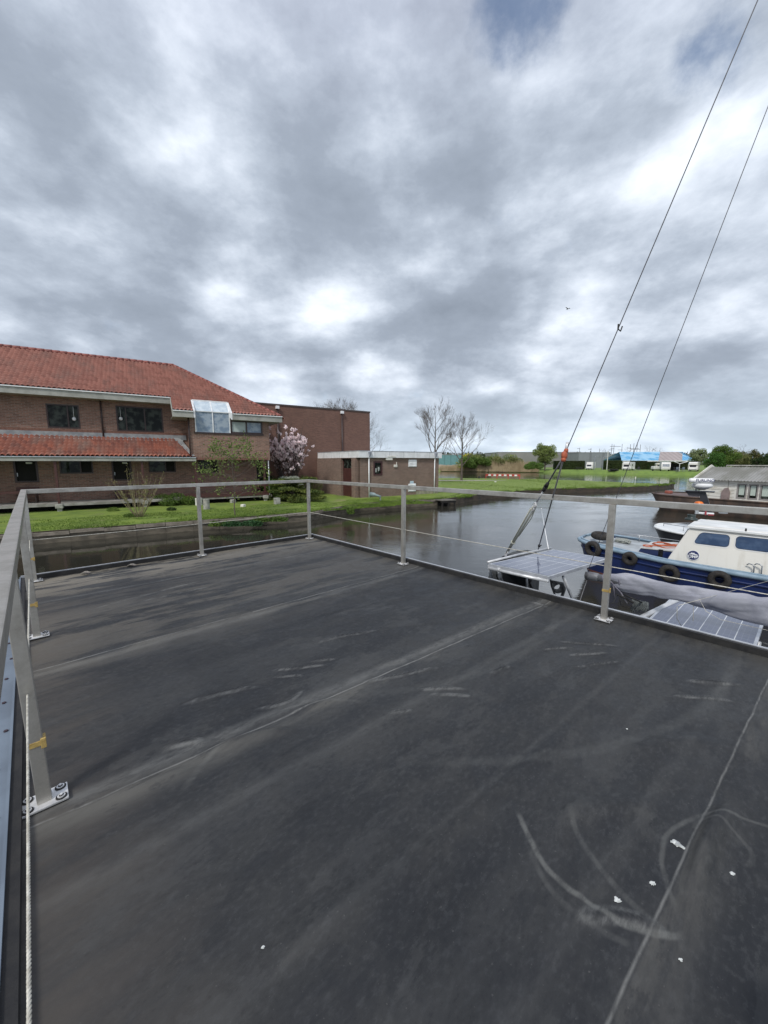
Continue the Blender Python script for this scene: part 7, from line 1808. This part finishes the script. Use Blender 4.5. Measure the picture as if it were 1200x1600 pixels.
mb.build('orange_block', M('orange_red_cover', (.50, .12, .05), (.34, .08, .04), 20, .6), yacht, True)
mb = MB(); mb.tube([blk + Vector((.01, 0, .03)), blk + Vector((.017, 0, .10))], .010, 6); mb.build('shackle', m_steel_white, yacht, True)
far_ = P(840.5, 860, 2.06); mb = MB(); mb.tube([blk, far_ + (blk - far_) * .02], .0068, 6); mb.build('backstay_leg', MATS['dark_wire'], yacht, True)
mb = MB(); k_ = far_.lerp(blk, .075); mb.blob(tuple(k_), .018, .015, .022, 2, .2); mb.tube([k_ + Vector((.01, 0, 0)), k_ + Vector((.03, 0, .012))], .006, 5); mb.build('knot', m_rubber, yacht, True)
na_ = P(786.5, 873, 2.07); ins_d = (blk - na_)
def along(f): return na_ + ins_d * f
fi = .70; mb = MB(); mb.tube([blk, along(.80)], .0068, 6); mb.build('backstay_leg', MATS['dark_wire'], yacht, True)
mb = MB(); mb.tube([along(.80), along(.775)], [.014, .019], 8); mb.tube([along(.775), along(.74), along(.735)], [.019, .015, .008], 8); mb.build('insulator', m_rubber, yacht, True)
mb = MB(); mb.tube([along(.735), along(.645)], .008, 6); mb.build('turnbuckle', m_steel_white, yacht, True)
side = Vector((.7, .7, 0)).normalized(); perp_ = ins_d.cross(Vector((.2, .98, 0))).normalized()
for f_, nm in ((.60, 'upper_block'), (.075, 'lower_block')):
    mb = MB(); c = along(f_); Tm = Matrix.Translation(c) @ ins_d.to_track_quat('X', 'Y').to_matrix().to_4x4()
    for o_ in (-.03, .03): mb.torus(Tm @ Matrix.Translation((o_, 0, 0)), .020, .0075, 16, 6)
    mb.tube([along(f_ - .02), along(f_ + .035)], .0085, 6); mb.build(nm, m_steel_white, yacht, True)
m_rope = M('pale_rope', (.50, .50, .42), (.36, .37, .32), 80, .85)
for o_, f0, f1 in ((-.018, .59, .07), (-.007, .60, .07), (.008, .60, .07), (.018, .58, .08)):
    mb = MB(); mb.tube([along(f0) + perp_ * o_ * 1.1, along((f0 + f1) / 2) + perp_ * o_ * .8, along(f1) + perp_ * o_ * .5], .0052, 6); mb.build('tackle_rope', m_rope, yacht, True)
mb = MB(); mb.tube([along(.62) - perp_ * .015, along(.50) - perp_ * .035, along(.30) - perp_ * .02], .0045, 6); mb.build('tackle_rope', m_rope, yacht, True)
mb = MB(); c = along(.22); Tm = Matrix.Translation(c) @ ins_d.to_track_quat('Z', 'Y').to_matrix().to_4x4(); [mb.torus(Tm @ Matrix.Translation((0, 0, .008 * k)), .020, .005, 14, 5) for k in (-1, 0, 1)]; mb.build('lashing', m_rope, yacht, True)
# antenna at the arch corner
mb = MB(); b_ = P(857, 858, 2.05); mb.tube([b_, P(846, 797, 2.36)], [.0068, .0045], 6); mb.lathe([(.008, 0), (.010, .01), (.003, .02)], 8, Matrix.Translation(P(846, 796, 2.36))); mb.build('antenna', m_white, yacht, True)
# black cover over the outboard at the stern
oc = P(800, 900, 1.62); mb = MB(FS)
o0 = FS.inverted() @ P(785, 905, 1.75)
m_canvas = M('black_canvas', (.030, .033, .036), (.06, .065, .068), 7, .85, bump=.5, bscale=14)
pa = [P(757, 907, 1.45), P(768, 880, 1.72), P(783, 869.5, 1.86), P(808, 868, 1.88), P(826, 876, 1.84)]
off = Vector((.30, .34, 0)); mb = MB(); base_z = .75; pts = pa; n = len(pts); vs = [tuple(p + off * .15) for p in pts] + [tuple(p + off * .15 + off * 1.0) for p in pts]; vs += [(pts[0].x, pts[0].y, base_z), (pts[-1].x + .05, pts[-1].y - .02, base_z), (pts[0].x + off.x, pts[0].y + off.y, base_z), (pts[-1].x + off.x, pts[-1].y + off.y, base_z)]
fs_ = [(k, k + 1, n + k + 1, n + k) for k in range(n - 1)] + [(2 * n, 2 * n + 1, n - 1, 3, 2, 1, 0), (2 * n + 2, n, n + 1, n + 2, n + 3, 2 * n - 1, 2 * n + 3), (0, n, 2 * n + 2, 2 * n), (n - 1, 2 * n + 1, 2 * n + 3, 2 * n - 1)]
mb.add(vs, fs_); oc_ = mb.build('outboard_cover', m_canvas, yacht); bmx = bmesh.new(); bmx.from_mesh(oc_.data); bmesh.ops.recalc_face_normals(bmx, faces=bmx.faces[:]); bmesh.ops.bevel(bmx, geom=bmx.edges[:], offset=.03, segments=3, affect='EDGES'); bmesh.ops.triangulate(bmx, faces=bmx.faces[:]); bmx.to_mesh(oc_.data); bmx.free()
q0, q1, q2, q3 = P(784, 891, 1.86), P(822, 899, 1.86), P(823, 925, 1.62), P(786, 911, 1.62)
mb = MB(); dd_ = Vector((.05, .05, 0)); mb.add([q0, q1, q2, q3, q0 + dd_, q1 + dd_, q2 + dd_, q3 + dd_], [(0, 1, 2, 3), (7, 6, 5, 4), (0, 4, 5, 1), (1, 5, 6, 2), (2, 6, 7, 3), (3, 7, 4, 0)]); dz_ = q2 - q1; mb.add([q3, q2, q2 + Vector((0, 0, -.8)), q3 + Vector((0, 0, -.8))], [(0, 1, 2, 3)]); mb.build('black_board', M('black_board', (.008, .008, .009), (.016, .017, .018), 5, .6, stretch=(8, 8, .3)), yacht)
mb = MB(); mb.tube([P(829, 900, 1.9), P(830, 908, 1.82), P(826, 915, 1.72)], .007, 5); mb.tube([P(826, 906, 1.8), P(832, 922, 1.66)], .014, 6); mb.tube([P(777, 893, 1.9), P(776, 900, 1.85), P(778, 906, 1.78)], .008, 5); mb.build('hanging_strap', m_rubber, yacht, True)
# outboard bracket with coiled rope
mb = MB(); a, b_ = P(860, 905, 1.86), P(868, 932, 1.62); mb.tube([a, a.lerp(b_, .4) + Vector((-.01, 0, 0)), b_, b_ + (b_ - a) * 1.5], .012, 6); mb.tube([P(862, 909, 1.84), P(879, 912, 1.84), P(882, 920, 1.76), P(877, 935, 1.6), P(873, 960, 1.35)], .018, 7); mb.build('bracket', M('grey_fitting', (.10, .10, .10), (.18, .18, .17), 20, .6), yacht, True)
mb = MB(); rc = P(872, 915, 1.80)
for k in range(5): mb.torus(Matrix.Translation(rc + Vector((.012 * k - .02, .01 * k, -.012 * k))) @ Matrix.Rotation(R(75 + 7 * k), 4, 'X') @ Matrix.Rotation(R(10 * k), 4, 'Z'), .045 + .004 * k, .006, 18, 5)
o = mb.build('rope_coil', M('grey_rope', (.13, .13, .13), (.24, .24, .23), 90, .9), None, True, origin=rc); tag(o, 'small dark rope coil hung under the stern solar panel', 'rope coil')
mb = MB(); rc = P(999, 946, 1.72); rnd = random.Random(3)
for k in range(9):
    x_o = -.062 + .0155 * k; mb.tube([rc + e_ * x_o + Vector((rnd.uniform(-.004, .004), 0, .045 + rnd.uniform(-.008, .008))), rc + e_ * (x_o + .006) + pr * .02 + Vector((0, 0, .0)), rc + e_ * (x_o - .012) + Vector((0, 0, -.06 + rnd.uniform(-.03, .02)))], .0105, 6)
    mb.tube([rc + e_ * x_o + pr * .03 + Vector((0, 0, .04)), rc + e_ * (x_o + .004) + pr * .05 + Vector((0, 0, -.055 + rnd.uniform(-.03, .02)))], .0105, 6)
o = mb.build('rope_coil', M('grey_green_rope', (.19, .21, .21), (.08, .09, .09), 120, .9, stretch=(1, 1, 2)), None, True, origin=rc); tag(o, 'bundled grey-green mooring rope hanging between the boom cover and the side solar panel', 'rope coil')
mb = MB(); mb.tube([P(962, 928, 1.82), P(980, 936, 1.78), P(990, 942, 1.76)], .011, 6); mb.tube([P(975, 929, 1.83), P(995, 938, 1.80), P(1003, 941, 1.76)], .008, 6)
mb.tube([P(964, 928, 1.84), P(960, 940, 1.76), P(955, 944, 1.74)], .003, 5); mb.tube([P(967, 930, 1.84), P(970, 945, 1.72), P(980, 951, 1.68), P(988, 946, 1.72)], .003, 5); mb.build('cockpit_lines', m_rubber, yacht, True)

# small tell-tale hooked on the backstay, and a distant gull
q = None
for f_ in np.linspace(0, 1, 400):
    w_ = blk.lerp(masthead, f_)
    if proj(w_)[1] < 516: q = w_; break
mb = MB(Matrix.Translation(q)); mb.tube([(0, 0, 0), (.02, 0, -.015), (.03, 0, .02)], .005, 5); mb.tube([(0, 0, 0), (.0, 0, .035)], .006, 5); mb.build('tell_tale', m_rubber, yacht)
gp = PY(887, 483, 60); t = thing('gull', 'tiny dark flying gull alone below the clouds left of the rigging wires', 'bird', frame(gp, .4)); mb = MB(WM[t.name]); 
mb.tube([(0, -.22, 0), (0, -.1, .02), (0, .08, .02), (0, .24, .0)], [.01, .06, .06, .01], 8); mb.add([(-.6, .05, .14), (-.3, .08, .2), (0, .1, .05), (0, -.1, .05), (-.3, -.06, .2)], [(0, 1, 2, 3, 4)]); mb.add([(.6, .05, .14), (.3, .08, .2), (0, .1, .05), (0, -.1, .05), (.3, -.06, .2)], [(4, 3, 2, 1, 0)]); mb.build('body', m_pole, t, True)
